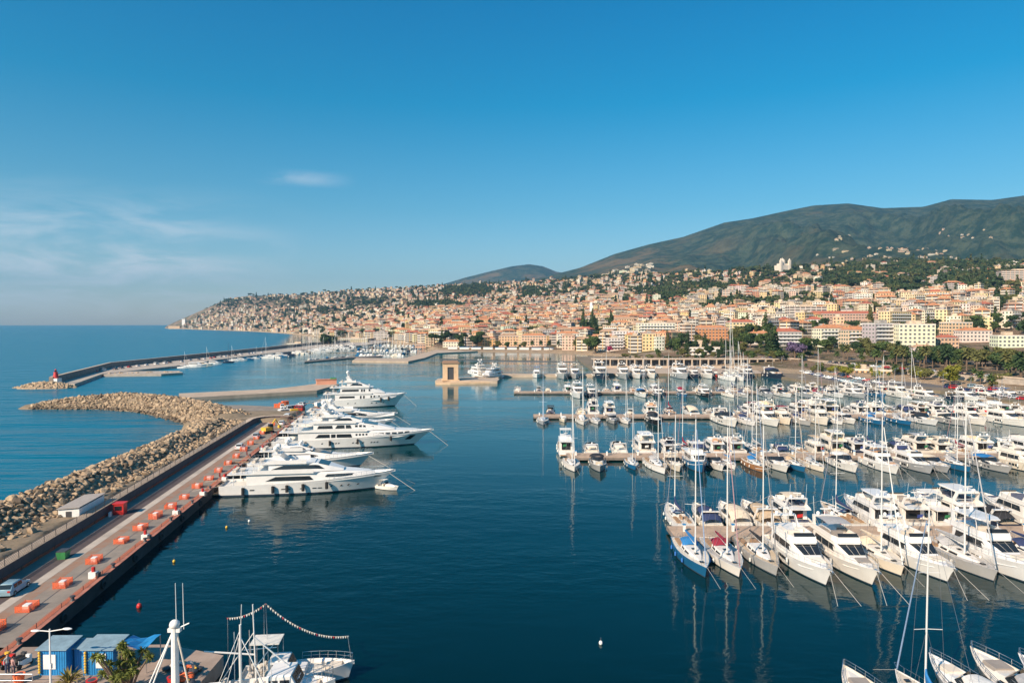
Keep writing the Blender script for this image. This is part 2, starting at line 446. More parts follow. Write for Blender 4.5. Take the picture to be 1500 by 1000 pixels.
def terrain_material():
    m = bpy.data.materials.new('hillside'); m.use_nodes = True
    t = m.node_tree; n = t.nodes; l = t.links; b = n['Principled BSDF']; b.inputs['Roughness'].default_value = 0.95
    b.inputs['Specular IOR Level'].default_value = 0.1
    geo = n.new('ShaderNodeNewGeometry'); sp = n.new('ShaderNodeSeparateXYZ'); l.new(geo.outputs['Position'], sp.inputs[0])
    def nz(scale, det=7, ro=0.65):
        q = n.new('ShaderNodeTexNoise'); q.inputs['Scale'].default_value = scale; q.inputs['Detail'].default_value = det; q.inputs['Roughness'].default_value = ro
        l.new(geo.outputs['Position'], q.inputs[0]); return q.outputs[0]
    def mr(v, a, b_, c=0, d=1):
        q = n.new('ShaderNodeMapRange'); q.interpolation_type = 'SMOOTHSTEP'; l.new(v, q.inputs[0])
        for i, x in enumerate((a, b_, c, d)): q.inputs[i + 1].default_value = x
        return q.outputs[0]
    def mix(f, a, b_):
        q = n.new('ShaderNodeMix'); q.data_type = 'RGBA'; l.new(f, q.inputs[0])
        for k, x in ((6, a), (7, b_)):
            if isinstance(x, tuple): q.inputs[k].default_value = (*x, 1)
            else: l.new(x, q.inputs[k])
        return q.outputs[2]
    wood = mix(mr(nz(0.016, 9, 0.75), 0.42, 0.60), (0.018, 0.044, 0.034), (0.070, 0.092, 0.060))
    def mm(a, b_):
        q = n.new('ShaderNodeMath'); q.operation = 'MULTIPLY'; l.new(a, q.inputs[0]); l.new(b_, q.inputs[1]); return q.outputs[0]
    wood = mix(mm(mr(nz(0.0025, 6), 0.47, 0.62), mr(sp.outputs['X'], 1400, 800)), wood, (0.15, 0.115, 0.065))
    wood = mix(mr(nz(0.003, 6), 0.56, 0.70), wood, (0.08, 0.08, 0.05))
    town = mix(mr(nz(0.02), 0.40, 0.56), (0.07, 0.08, 0.035), (0.27, 0.19, 0.13))
    town = mix(mr(nz(0.05), 0.55, 0.62), town, (0.36, 0.29, 0.22))
    d = mr(sp.outputs['Z'], 130, 215)
    col = mix(d, town, wood)
    sand = mr(sp.outputs['Z'], 3.4, 2.6)
    col = mix(sand, col, (0.46, 0.34, 0.23))
    l.new(col, b.inputs['Base Color'])
    bp = n.new('ShaderNodeBump'); bp.inputs['Strength'].default_value = 0.8; bp.inputs['Distance'].default_value = 30
    l.new(nz(0.012, 9, 0.72), bp.inputs['Height']); l.new(bp.outputs[0], b.inputs['Normal'])
    return m
tag(ter.build('hills', terrain_material(), smooth=True, ang=80), 'wooded hills and town slope', kind='structure')
# the far blue peak behind the town's crest
pk = MB(); vs = []; PK = [(560, 440), (600, 430), (640, 419), (680, 407), (720, 397), (750, 390), (775, 387), (795, 390), (815, 398), (840, 402), (880, 412), (940, 430)]
nk = 0
for ppx in range(560, 941, 5):
    py = lerp_tab(PK, ppx); zt = HZ(py, 7200)
    for g in range(13):
        Y = 5600 + (7200 - 5600) * g / 12; z = zt * (g / 12) ** 0.9 - 20 * (1 - g / 12)
        X = (ppx - 750) / 1000 * Y
        z += 50 * math.sin(math.pi * g / 12) * (noise.ridged_multi_fractal(Vector((X * 0.0016, Y * 0.0008, 2)), 0.9, 2.1, 4, 1.0, 2.0) - 1)
        vs.append((X, Y, z))
    vs.append(((ppx - 750) / 1000 * 7200, 8200, zt * 0.4)); nk += 1
pk.add(vs, [(i * 14 + j, (i + 1) * 14 + j, (i + 1) * 14 + j + 1, i * 14 + j + 1) for i in range(nk - 1) for j in range(13)])
tag(pk.build('distant_peak', bpy.data.materials['hillside'], smooth=True, ang=80), 'far wooded peak', kind='structure')

# ---------------------------------------------------------------- haze
hz = MB(); hz.box(-12300, 12300, -12300, 12300, -60, 850)
def haze_mat():
    m = bpy.data.materials.new('haze'); m.use_nodes = True; t = m.node_tree
    t.nodes.remove(t.nodes['Principled BSDF'])
    v = t.nodes.new('ShaderNodeVolumePrincipled')
    v.inputs['Color'].default_value = (0.28, 0.62, 0.95, 1); v.inputs['Density'].default_value = 7.2e-5
    v.inputs['Anisotropy'].default_value = 0.2
    t.links.new(v.outputs[0], t.nodes['Material Output'].inputs['Volume'])
    return m
tag(hz.build('haze', haze_mat()), 'thin blue sea haze', kind='stuff')

# ---------------------------------------------------------------- left quay and its breakwater
def edge(Y, d=0.0):
    """quay edge at distance Y, d metres to its seaward (left) side"""
    X = -48 - 0.1427 * (Y - 66.7)
    return X - d * 0.99, Y - d * 0.141
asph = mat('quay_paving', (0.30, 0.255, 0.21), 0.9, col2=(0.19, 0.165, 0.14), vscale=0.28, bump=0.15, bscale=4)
QY0, QY1 = 30, 236
def strip(name, d0, d1, z0, z1, m, zb=-3.0, y0=QY0, y1=QY1, side=None):
    """a flat strip beside the quay edge from offset d0 to d1 with heights z0 and z1"""
    b = MB(); n_ = 24
    a = [edge(y0 + (y1 - y0) * i / n_, d0) for i in range(n_ + 1)]; c = [edge(y0 + (y1 - y0) * i / n_, d1) for i in range(n_ + 1)]
    b.loft([[(p[0], p[1], zb), (p[0], p[1], z0), (q[0], q[1], z1), (q[0], q[1], zb)] for p, q in zip(a, c)])
    o = b.build(name, [m, M['quay_shade']])
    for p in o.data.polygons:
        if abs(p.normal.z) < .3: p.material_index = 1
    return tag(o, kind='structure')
M['quay_shade'] = mat('quay_wall_painted_shade', (.055, .045, .042), .9, var=.35, vscale=.5)  # near-black albedo puts the shade of the vertical quay faces into colour
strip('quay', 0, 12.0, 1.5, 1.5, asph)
dirt = mat('packed_dirt', (0.30, 0.225, 0.155), 0.95, col2=(0.17, 0.135, 0.085), vscale=0.35, bump=0.5, bscale=1.5, bdist=0.2)
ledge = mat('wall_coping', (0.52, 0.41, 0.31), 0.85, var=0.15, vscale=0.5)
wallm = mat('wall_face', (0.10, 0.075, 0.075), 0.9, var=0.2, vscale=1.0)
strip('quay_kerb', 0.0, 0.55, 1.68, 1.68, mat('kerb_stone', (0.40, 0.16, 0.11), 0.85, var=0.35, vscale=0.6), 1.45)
def wall_run(name, d0, d1, z0, z1, y1, label):
    b = MB(); n_ = 30; pa = []; pb = []
    for i in range(n_ + 1): pa.append(edge(QY0 + (y1 - QY0) * i / n_, d0)); pb.append(edge(QY0 + (y1 - QY0) * i / n_, d1))
    # the rounded end that bends to the right
    ex, ey = pa[-1]
    for k in range(1, 9):
        an = R(98) - R(100) * k / 8; r0 = 6 + (d0 - 11) * 0.4; cx, cy = ex + 6 * 0.99, ey + 1
        w = d1 - d0
        pa.append((cx + 6 * math.cos(R(180) - R(120) * k / 8), cy + 6 * math.sin(R(180) - R(120) * k / 8)))
        pb.append((cx + (6 + w) * math.cos(R(180) - R(120) * k / 8), cy + (6 + w) * math.sin(R(180) - R(120) * k / 8)))
    b.loft([[(p[0], p[1], 1.0), (p[0], p[1], z1), (q[0], q[1], z1), (q[0], q[1], 1.0)] for p, q in zip(pa, pb)])
    # coping on top, darker vertical faces
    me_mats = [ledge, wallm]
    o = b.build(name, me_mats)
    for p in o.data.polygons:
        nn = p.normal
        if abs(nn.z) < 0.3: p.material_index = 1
    cb = MB()
    return tag(o, label, 'wall')
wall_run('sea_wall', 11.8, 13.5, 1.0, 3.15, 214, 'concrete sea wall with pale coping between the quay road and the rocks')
# red net along the foot of the sea wall
def mesh_fence(name, d, z0, h, y0, y1, m, label, cat, posts=4.0):
    r = empty(name, (*edge(y0, d), z0)); b = MB()
    n_ = int((y1 - y0) / posts)
    ox, oy = edge(y0, d)
    for i in range(n_):
        a = edge(y0 + i * posts, d); c = edge(y0 + (i + 1) * posts, d)
        for k in range(5):
            zz = h * (k + 0.5) / 5
            b.tube((a[0] - ox, a[1] - oy, zz), (c[0] - ox, c[1] - oy, zz), h * 0.04, n=4)
    b.build('netting', m, r)
    p = MB()
    for i in range(min(n_ + 1, 60)):
        a = edge(y0 + i * posts, d)
        q = MB().box(-0.03, 0.03, -0.03, 0.03, 0, h + 0.05); o = q.build('post', M['dark'], r); o.location = (a[0] - ox, a[1] - oy, 0)
    return tag(r, label, cat)
mesh_fence('safety_net', 11.7, 1.5, 0.45, 40, 210, M['orange'], 'low orange safety net along the foot of the sea wall', 'net')
mesh_fence('site_fence', 12.0, 3.15, 0.9, 40, 205, M['dark'], 'dark mesh fence standing along the sea wall', 'fence', 3.0)

# breakwater mound: height field made of distance to crest lines
CREST = [(-66, 20, 4.8), (-72, 60, 5.0), (-77.5, 104, 5.2), (-80.5, 141, 5.0), (-85, 176, 4.6), (-89, 205, 4.0)]
ARM = [(-92, 222, 3.6), (-108, 240, 4.3), (-133, 262, 4.4), (-155, 272, 4.7), (-174, 269, 3.3), (-186, 265, 1.2)]
def seg_d(x, y, pts):
    best = (1e9, 0)
    for a, b in zip(pts, pts[1:]):
        dx, dy = b[0] - a[0], b[1] - a[1]; t = ((x - a[0]) * dx + (y - a[1]) * dy) / (dx * dx + dy * dy); t = min(max(t, 0), 1)
        d = math.hypot(x - a[0] - dx * t, y - a[1] - dy * t)
        if d < best[0]: best = (d, a[2] + (b[2] - a[2]) * t)
    return best
def mound(x, y):
    d1, z1 = seg_d(x, y, CREST); d2, z2 = seg_d(x, y, ARM)
    xe, _ = edge(y)
    off = xe - x      # metres left of the edge
    right = None
    h1 = z1 - max(0, d1 - 1.5) / 1.5
    h2 = z2 - max(0, d2 - 3.0) / 1.9
    h = max(h1, h2)
    # flat packed ground between the sea wall and the rocks
    xc = None
    for a, b in zip(CREST, CREST[1:]):
        if a[1] <= y <= b[1]: xc = a[0] + (b[0] - a[0]) * (y - a[1]) / (b[1] - a[1])
    if y < 205 and xc is not None and x > xc and off > 13: h = max(h, 2.9 - 0.0 * d1, min(h1, 9))
    elif 205 <= y < 246:
        # sandy head of the mole
        if x > -100 + (y - 205) * 0.1 and x < -66 - (y - 205) * 0.2: h = max(h, 2.6 - max(0, y - 236) * 0.3)
    return h
mb = MB(); xs = np.arange(-200, -44, 1.6); ys = np.arange(18, 292, 2.0); vs = []
for x in xs:
    for y in ys:
        xe, _ = edge(y)
        h = mound(x, y)
        if x > xe - 13.2 and y < 216: h = -2.5
        if x > xe - 1.0: h = -2.5
        if h > 0: h += 0.35 * noise.noise(Vector((x * 0.5, y * 0.5, 0)))
        vs.append((x, y, max(h, -2.5)))
ny = len(ys)
mb.add(vs, [(i * ny + j, (i + 1) * ny + j, (i + 1) * ny + j + 1, i * ny + j + 1) for i in range(len(xs) - 1) for j in range(ny - 1)])
tag(mb.build('breakwater', dirt, smooth=True, ang=80), kind='structure')

# boulders
rockm = [mat('pale_boulder', (0.42, 0.31, 0.20), 0.9, var=0.25, vscale=0.6, bump=0.6, bscale=2, bdist=0.15), mat('grey_boulder', (0.34, 0.245, 0.16), 0.9, var=0.3, vscale=0.7, bump=0.6, bscale=2, bdist=0.15),
         mat('dark_boulder', (0.15, 0.11, 0.075), 0.9, var=0.3, vscale=0.8, bump=0.5, bscale=2, bdist=0.15)]
def ico():
    import bmesh
    bm = bmesh.new(); bmesh.ops.create_icosphere(bm, subdivisions=2, radius=1)
    v = [tuple(q.co) for q in bm.verts]; f = [tuple(w.index for w in q.verts) for q in bm.faces]; bm.free(); return v, f
IV, IF = ico()
random.seed(11)
ROCKS = []
for k in range(9):
    s = random.random() * 90
    cuts = [(Vector((random.gauss(0, 1), random.gauss(0, 1), random.gauss(0, 1))).normalized(), random.uniform(0.42, 0.8)) for _ in range(12)]
    v2 = []
    for v in IV:
        q = Vector(v)
        for nn, dd in cuts:
            e_ = q.dot(nn) - dd
            if e_ > 0: q -= nn * e_
        v2.append(tuple(q * (1 + 0.12 * noise.noise(q * 1.7 + Vector((s, 0, 0))))))
    ROCKS.append(v2)
cand = []
def try_rock(x, y, s, dark=False):
    h = mound(x, y)
    if h > -0.9: cand.append((x, y, h + s * 0.15, s, random.random(), dark))
# main mole: the crest and its landward face
for i in range(12000):
    y = random.uniform(40, 212); a = None
    for p, q in zip(CREST, CREST[1:]):
        if p[1] <= y <= q[1]: a = p[0] + (q[0] - p[0]) * (y - p[1]) / (q[1] - p[1])
    if a is None: a = CREST[-1][0]
    off = random.triangular(-9, 8.6, 1.4)
    s = random.choice((random.uniform(.3, .6), random.uniform(.4, .85), random.uniform(.5, 1.05))) * (0.8 if off > 5.5 else 1)
    if off > 6.4 and random.random() < 0.6: continue
    try_rock(a + off, y, s)
for i in range(6500):
    t = random.random() * (len(ARM) - 1); k = int(t); f = t - k
    p, q = ARM[k], ARM[k + 1]; x = p[0] + (q[0] - p[0]) * f; y = p[1] + (q[1] - p[1]) * f
    dx, dy = q[0] - p[0], q[1] - p[1]; ln = math.hypot(dx, dy); o_ = random.uniform(-13, 7)
    if dx > 0: o_ = -o_
    s = random.choice((random.uniform(.35, .7), random.uniform(.5, 1.15)))
    try_rock(x - dy / ln * -o_ * 1.0, y + dx / ln * -o_ * 1.0, s)
# thin them so that they touch rather than pile up
cell = {}; keep = []
random.shuffle(cand)
for c in cand:
    ok = True; gx, gy = int(c[0] // 2), int(c[1] // 2)
    for ix in (-1, 0, 1):
        for iy in (-1, 0, 1):
            for d in cell.get((gx + ix, gy + iy), ()):
                if math.hypot(c[0] - d[0], c[1] - d[1]) < 0.56 * (c[3] + d[3]): ok = False; break
            if not ok: break
        if not ok: break
    if ok: cell.setdefault((gx, gy), []).append(c); keep.append(c)
def rock_mi(c): return 2 if (c[2] < 0.75 or c[4] > 0.88) else (1 if c[4] > 0.5 else 0)
def rotm():
    return Matrix.Rotation(random.uniform(0, 6.28), 3, 'Z') @ Matrix.Rotation(random.uniform(-0.6, 0.6), 3, 'X')
def inframe(v, m_=15):
    a, b = pix(v); return -m_ < a < 1500 + m_ and -m_ < b < 1000 + m_
seen = [c for c in keep if inframe(c) and not (c[1] < 215 and c[0] < -200)]
# the landward side shows; the seaward one is behind the crest
def vis(c):
    for p, q in zip(CREST, CREST[1:]):
        if p[1] <= c[1] <= q[1]:
            a = p[0] + (q[0] - p[0]) * (c[1] - p[1]) / (q[1] - p[1]); return c[0] > a - 1.5
    return True
seen.sort(key=lambda c: -(c[3] / c[1]) if vis(c) else 9)
solo = seen[:300]; ids = set(id(c) for c in solo)
RM = {}
for k in range(9):
    for mi in range(3):
        b = MB(); b.add(ROCKS[k], IF); RM[k, mi] = b.mesh('boulder', rockm[mi])
items = []
for j, c in enumerate(solo):
    mi = rock_mi(c); o = bpy.data.objects.new('boulder', RM[j % 9, mi]); C.objects.link(o)
    o.location = c[:3]; o.scale = (c[3] * 1.1, c[3] * random.uniform(0.8, 1.2), c[3] * random.uniform(0.7, 0.95)); o.rotation_euler = rotm().to_euler()
    tag(o, None, 'boulder', 'boulders of the breakwater')
    sz = 'large' if c[3] > 0.9 else ('medium' if c[3] > 0.65 else 'small')
    z_ = 'on the breakwater crest' if abs(seg_d(c[0], c[1], CREST)[0]) < 1.6 else 'on the breakwater flank above the dirt track'
    seg = 'left of the white shed' if pix(c)[0] < 60 else ('behind the white shed' if pix(c)[0] < 190 else 'beyond the white shed')
    items.append((o, '%s %s rock' % (sz, ('pale tan', 'greyish', 'dark brown')[mi]), seg if 'crest' not in z_ else 'on the crest ' + seg))
number_from_left(items)
rest = [c for c in keep if id(c) not in ids]
V = []; F = []; MI = []; base = 0
for j, c in enumerate(rest):
    mi = rock_mi(c); mtx = np.array(rotm()); v = (np.array(ROCKS[j % 9]) * np.array((c[3] * 1.1, c[3], c[3] * 0.85))) @ mtx.T + np.array(c[:3])
    V.append(v); F.append(np.array(IF) + base); base += len(v); MI += [mi] * len(IF)
me = bpy.data.meshes.new('rubble'); me.from_pydata(np.concatenate(V).tolist(), [], np.concatenate(F).tolist())
for mm in rockm: me.materials.append(mm)
me.polygons.foreach_set('material_index', MI); me.update()
o = bpy.data.objects.new('rubble', me); C.objects.link(o); tag(o, 'rubble mound of smaller and farther breakwater boulders', 'rocks', None, 'stuff')
print('rocks', len(solo), len(rest))
# ================================================================ BOATS (origin at the stern on the waterline, bow towards +X)
class Hull:
    def __init__(s, L, B, F0, F1, sw=0.86, p=2.4, rake=0.10, flare=0.25, bul=0.25, mid=0.45, n=16, stern_rake=0.0, stripe=0.16):
        s.__dict__.update(L=L, B=B, F0=F0, F1=F1, sw=sw, p=p, rake=rake, flare=flare, bul=bul, mid=mid, n=n, sr=stern_rake, stripe=stripe)
    def w(s, x):
        t = min(max(x / s.L, 0), 1)
        if t < s.mid: return s.B / 2 * (s.sw + (1 - s.sw) * math.sin(t / s.mid * math.pi / 2))
        return max(s.B / 2 * (1 - ((t - s.mid) / (1 - s.mid)) ** s.p), 0.03)
    def z(s, x):
        t = min(max(x / s.L, 0), 1)
        return s.F0 + (s.F1 - s.F0) * t ** 1.7
    def dz(s, x): return s.z(x) - s.bul
    def make(s, root, hullm=None, deckm=None, mats=None, inner=True):
        ts = [1 - (1 - i / s.n) ** 1.25 for i in range(s.n + 1)]
        ts = [i / s.n for i in range(s.n + 1)]; ts[-1] = 1.0
        ts.insert(-1, 1 - 0.35 / s.n)
        b = MB(); V = []; lv = []
        for t in ts:
            x = t * s.L; w = s.w(x); zs = s.z(x)
            xw = t * s.L * (1 - s.rake) + s.sr * (1 - t); xm = xw + (x - xw) * 0.5
            ww = w * (1 - s.flare * t * t) * 0.95
            ww = max(ww, 0.02); wm = ww + (w - ww) * 0.42
            row = [(xw * 0.985 + 0.1, 0.0, -0.6), (xw, ww * 0.8, -0.35), (xw, ww, 0.0), (xw + (x - xw) * 0.1, ww + (w - ww) * 0.1, s.stripe), (xm, wm, zs * 0.55), (x, w, zs), (x - 0.02, max(w - 0.09, 0.005), zs), (x - 0.03, max(w - 0.11, 0.004), zs - s.bul)]
            V.append(row)
        m = len(V[0])
        for side in (1, -1):
            vs = [(x, y * side, z) for row in V for x, y, z in row]; fs = []; ms = []
            for i in range(len(V) - 1):
                for j in range(m - 1):
                    q = (i * m + j, i * m + j + 1, (i + 1) * m + j + 1, (i + 1) * m + j)
                    fs.append(q if side > 0 else q[::-1]); ms.append(1 if j < 3 else 0)
            base = len(b.v); b.v += vs
            for f, mm in zip(fs, ms): b.f.append(tuple(base + k for k in f)); b.m.append(mm)
        row = V[0]
        tr = [(x, y, z) for x, y, z in row[:6]] + [(x, -y, z) for x, y, z in row[:6]][::-1]
        b.add(tr[:], [tuple(range(len(tr)))[::-1]], 0)
        b.build('hull', [hullm or M['gel'], M['boot']], root, smooth=True, ang=40)
        d = MB(); vs = []
        for row in V: x, y, z = row[-1]; vs += [(x, y, z), (x, -y, z)]
        d.add(vs, [(2 * i, 2 * i + 1, 2 * i + 3, 2 * i + 2) for i in range(len(V) - 1)])
        # bulwark's inner transom
        d.build('deck', deckm or M['gel2'], root)
        return s
def ring6(x, wb, wt, zb, zt, r=0.12):
    r = min(r, wt * 0.5, (zt - zb) * 0.5 + 0.001)
    return [(x, wb, zb), (x, wt, zt - r), (x, wt - r, zt), (x, -(wt - r), zt), (x, -wt, zt - r), (x, -wb, zb)]
def house(st, root, name='cabin', m=None, r=0.12, b=None):
    bb = b or MB(); bb.loft([ring6(*s, r) for s in st])
    if b is None: return bb.build(name, m or M['gel'], root, smooth=True, ang=30)
def sta(st, x):
    for a, b in zip(st, st[1:]):
        if a[0] <= x <= b[0] + 1e-6:
            f = (x - a[0]) / max(b[0] - a[0], 1e-6); return tuple(a[k] + (b[k] - a[k]) * f for k in range(5))
    return st[-1]
def sidewin(st, segs, root, f0=0.45, f1=0.82, slant=0.0, name='side_window', eps=0.025, m=None, end=0.0):
    """window bands on both sides; segs = [(x0, x1)]"""
    for x0, x1 in segs:
        for sd in (1, -1):
            b = MB(); vs = []; n_ = max(2, int((x1 - x0) / 0.8))
            for i in range(n_ + 1):
                t = i / n_
                g0, g1 = f0, f1
                xb = x0 + (x1 - x0) * t; xt = x0 + slant + (x1 - end - x0 - slant) * t
                for xx, ff in ((xb, g0), (xt, g1)):
                    s5 = sta(st, xx); y = s5[1] + (s5[2] - s5[1]) * ff + eps
                    vs.append((xx, y * sd, s5[3] + (s5[4] - s5[3]) * ff))
            b.add(vs, [(2 * i, 2 * i + 2, 2 * i + 3, 2 * i + 1)[::sd] for i in range(n_)])
            b.build(name, m or M['glass'], root)
def windscreen(a, c, root, w0=0.88, f0=0.12, f1=0.88, name='windscreen', split=1):
    """glass over the sloping roof face between stations a (aft, high) and c (forward, low)"""
    def P(f, s): 
        x = a[0] + (c[0] - a[0]) * f; w = (a[2] + (c[2] - a[2]) * f - 0.1) * w0; z = a[4] + (c[4] - a[4]) * f
        nx, nz = (a[4] - c[4]), (c[0] - a[0]); ln = math.hypot(nx, nz)
        return (x + nx / ln * 0.03, w * s, z + nz / ln * 0.03)
    b = MB()
    for k in range(split):
        s0 = -1 + 2 * k / split + (0.02 if split > 1 else 0); s1 = -1 + 2 * (k + 1) / split - (0.02 if split > 1 else 0)
        b.add([P(f0, s0), P(f0, s1), P(f1, s1), P(f1, s0)], [(0, 1, 2, 3)])
    b.build(name, M['glass'], root)
def rail(h, x0, x1, root, ht=0.65, n=8, r=0.022, name='railing', off=0.06):
    b = MB(); P = []
    for i in range(n + 1):
        x = x0 + (x1 - x0) * i / n; P.append((x, max(h.w(x) - off, 0.02), h.z(x)))
    for sd in (1, -1):
        top = [(x + 0.02, y * sd, z + ht) for x, y, z in P]
        b.path(top, r, 4); b.path([(x, y, z - ht * 0.5) for x, y, z in top], r * 0.6, 4)
        for (x, y, z), q in zip(P, top): b.tube((x, y * sd, z), q, r * 0.8, n=4)
    if x1 > h.L * 0.95: b.tube((P[-1][0], P[-1][1], P[-1][2] + ht), (P[-1][0], -P[-1][1], P[-1][2] + ht), r, n=4)
    b.build(name, M['steel'], root)
def fenders(h, xs, root, r=0.14, ln=0.6, sides=(1, -1), m=None):
    for x in xs:
        for sd in sides:
            y = (h.w(x) + r * 0.9) * sd; z = h.z(x) - 0.35
            b = MB(); b.lathe((0, 0, 0), [(0.02, -ln), (r, -ln + 0.1), (r, -0.1), (0.02, 0)], 8)
            b.tube((0, 0, 0), (0, -0.1 * sd, 0.4), 0.015, n=4)
            o = b.build('fender', m or M['fender'], root, smooth=True); o.location = (x, y, z)
def radar(b, x, z, s=1.0):
    b.tube((x, 0, z - 0.3 * s), (x, 0, z + 0.45 * s), 0.05 * s); b.box(x - 0.09 * s, x + 0.09 * s, -0.65 * s, 0.65 * s, z + 0.45 * s, z + 0.58 * s)
def dome(b, x, y, z, r): b.ball((x, y, z + r), (r, r, r * 1.1), 8, 6); b.tube((x, y, z - 0.2), (x, y, z + 0.2), r * 0.5)

def ensign(root, x, z):
    MB().tube((x + .3, 0, z), (x - .3, 0, z + 1.5), .025, n=4).build('flagstaff', M['steel'], root)
    MB().loft([[(x - .22 + .04 * i, y, z + 1.4 - .04 * i), (x - .02 + .02 * i, y, z + .85 - .05 * i)] for i, y in enumerate((0, .3, .6, .85))], closed=False, caps=False).build('flag', M['ensign'], root)
def flybridge(L=16.0, top='none', seed=0):
    s = L / 16.0; root = empty('motor_yacht'); h = Hull(L, 4.7 * s, 1.45 * s, 2.35 * s, bul=0.22, flare=0.32)
    h.make(root)
    zd = 1.2 * s
    st = [(2.7 * s, 1.95 * s, 1.85 * s, zd, 3.25 * s), (8.6 * s, 2.0 * s, 1.85 * s, zd, 3.3 * s), (11.3 * s, 1.75 * s, 1.2 * s, zd, 2.35 * s), (13.2 * s, 1.2 * s, 0.9 * s, zd + .3, 2.2 * s), (14.2 * s, 0.6 * s, 0.35 * s, zd + .5, 2.05 * s)]
    house(st, root, r=0.22 * s)
    sidewin(st, [(3.2 * s, 5.3 * s)], root, 0.45, 0.84, 0.3); sidewin(st, [(5.4 * s, 7.3 * s)], root, 0.45, 0.84); sidewin(st, [(7.4 * s, 9.5 * s)], root, 0.47, 0.84, 0, end=0.95 * s)
    windscreen(st[1], st[2], root, 0.98, 0.08, 0.9, split=3)
    ensign(root, -0.3, 1.5 * s)
    # saloon door at the stern
    MB().box(2.66 * s, 2.69 * s, -1.2 * s, 1.2 * s, zd + 0.1, 3.0 * s).build('saloon_door', M['glass'], root)
    # hull windows and portholes
    for sd in (1, -1):
        b = MB()
        for x0, x1 in ((6.3, 7.0), (7.2, 7.9), (8.1, 8.8)):
            vs = [(x * s, (h.w(x * s) * 0.985 + 0.03) * sd, z * s) for x, z in ((x0, 0.85), (x1, 0.85), (x1, 1.25), (x0, 1.25))]
            b.add(vs, [(0, 1, 2, 3)])
        b.build('hull_window', M['glass'], root)
    # flybridge floor, coaming
    fb = MB(); zf = 3.32 * s
    fb.prism([(0.9 * s, -1.95 * s), (8.6 * s, -1.9 * s), (9.3 * s, -1.3 * s), (9.3 * s, 1.3 * s), (8.6 * s, 1.9 * s), (0.9 * s, 1.95 * s)], zf - 0.1 * s, zf + 0.06)
    for sd in (1, -1):
        fb.loft([[(x * s, (y - 0.1) * sd * s, zf), (x * s, y * sd * s, zf), (x * s, (y - 0.04) * sd * s, zf + t * s), (x * s, (y - 0.12) * sd * s, zf + t * s)] for x, y, t in ((1.0, 1.9, 0.25), (3.0, 1.9, 0.6), (7.8, 1.85, 0.68), (8.7, 1.45, 0.7))])
    fb.loft([[(8.6 * s, y * s, zf), (9.1 * s, y * s, zf), (8.8 * s, y * s, zf + 0.72 * s), (8.65 * s, y * s, zf + 0.72 * s)] for y in (-1.5, 1.5)])
    fb.build('flybridge', M['gel'], root)
    MB().add([(8.85 * s, -1.4 * s, zf + 0.7 * s), (8.85 * s, 1.4 * s, zf + 0.7 * s), (8.4 * s, 1.3 * s, zf + 1.05 * s), (8.4 * s, -1.3 * s, zf + 1.05 * s)], [(0, 1, 2, 3)]).build('wind_deflector', M['glass'], root)
    for q in ((3.4, 5.6, -1.65, -.9, .5), (4.2, 5.0, .7, 1.6, .5), (6.4, 7.0, -1.2, .2, .85), (7.3, 8.3, -1.2, -.1, .6)): MB().box(q[0] * s, q[1] * s, q[2] * s, q[3] * s, zf + .06, zf + q[4] * s).build('seat', M['cushion'], root)
    # arch
    a = MB(); at = zf + 1.55 * s
    for sd in (1, -1): a.loft([[(x * s, (y - .07) * sd * s, z), ((x + .7) * s, (y - .07) * sd * s, z), ((x + .7) * s, (y + .05) * sd * s, z), (x * s, (y + .05) * sd * s, z)] for x, y, z in ((2.6, 1.85, zf), (1.9, 1.6, at))])
    a.box(1.9 * s, 2.6 * s, -1.65 * s, 1.65 * s, at, at + 0.14 * s); a.build('radar_arch', M['gel'], root)
    d = MB(); radar(d, 2.2 * s, at + 0.45 * s, s); dome(d, 2.3 * s, 1.0 * s, at + .1, 0.26 * s); dome(d, 2.3 * s, -1.0 * s, at + .1, 0.26 * s); d.tube((2.0 * s, 1.4 * s, at), (1.6 * s, 1.4 * s, at + 2.6 * s), 0.02); d.tube((2.0 * s, -1.4 * s, at), (1.6 * s, -1.4 * s, at + 2.6 * s), 0.02)
    d.build('antenna', M['white'], root, smooth=True)
    if top == 'hard':
        t = MB(); t.loft([ring6(2.0 * s, 1.6 * s, 1.6 * s, at + .1, at + .28 * s, .05), ring6(6.4 * s, 1.65 * s, 1.65 * s, at + .2 * s, at + .4 * s, .05), ring6(7.4 * s, 1.3 * s, 1.3 * s, at + .2 * s, at + .34 * s, .05)])
        for sd in (1, -1): t.tube((6.9 * s, 1.4 * s * sd, zf + .6 * s), (6.5 * s, 1.4 * s * sd, at + .25 * s), 0.05)
        t.build('hardtop', M['gel'], root)
    elif top == 'bimini':
        t = MB(); pr = [(2.7, 0.0), (3.4, 0.16), (5.0, 0.24), (6.6, 0.12)]
        t.loft([[(x * s, y * 1.65 * s, at + (z + 0.10 * (1 - y * y)) * s) for y in (-1, -.5, 0, .5, 1)] for x, z in pr], closed=False, caps=False)
        for x in (2.8, 5.0, 6.5):
            for sd in (1, -1): t.tube((4.6 * s, 1.75 * s * sd, zf + .5 * s), (x * s, 1.65 * s * sd, at), 0.02)
        t.build('bimini', M['canvas'], root)
    # platform, rail, fenders, anchor, sunpad
    MB().box(-1.1 * s, 0.05, -1.9 * s, 1.9 * s, 0.28, 0.4).build('swim_platform', M['teak'], root)
    cq = MB(); cq.box(0.5 * s, 1.1 * s, -1.5 * s, 1.5 * s, zd, zd + .45 * s); cq.build('stern_bench', M['cushion'], root)
    MB().loft([ring6(x * s, w * s, w * s * .9, h.dz(x * s), 2.0 * s + q * s, .05) for x, w, q in ((11.9, 0.9, 0.5), (13.0, .85, .36))]).build('sunpad', M['cushion'], root)
    rail(h, 5.5 * s, L * 0.985, root, 0.7 * s, 9)
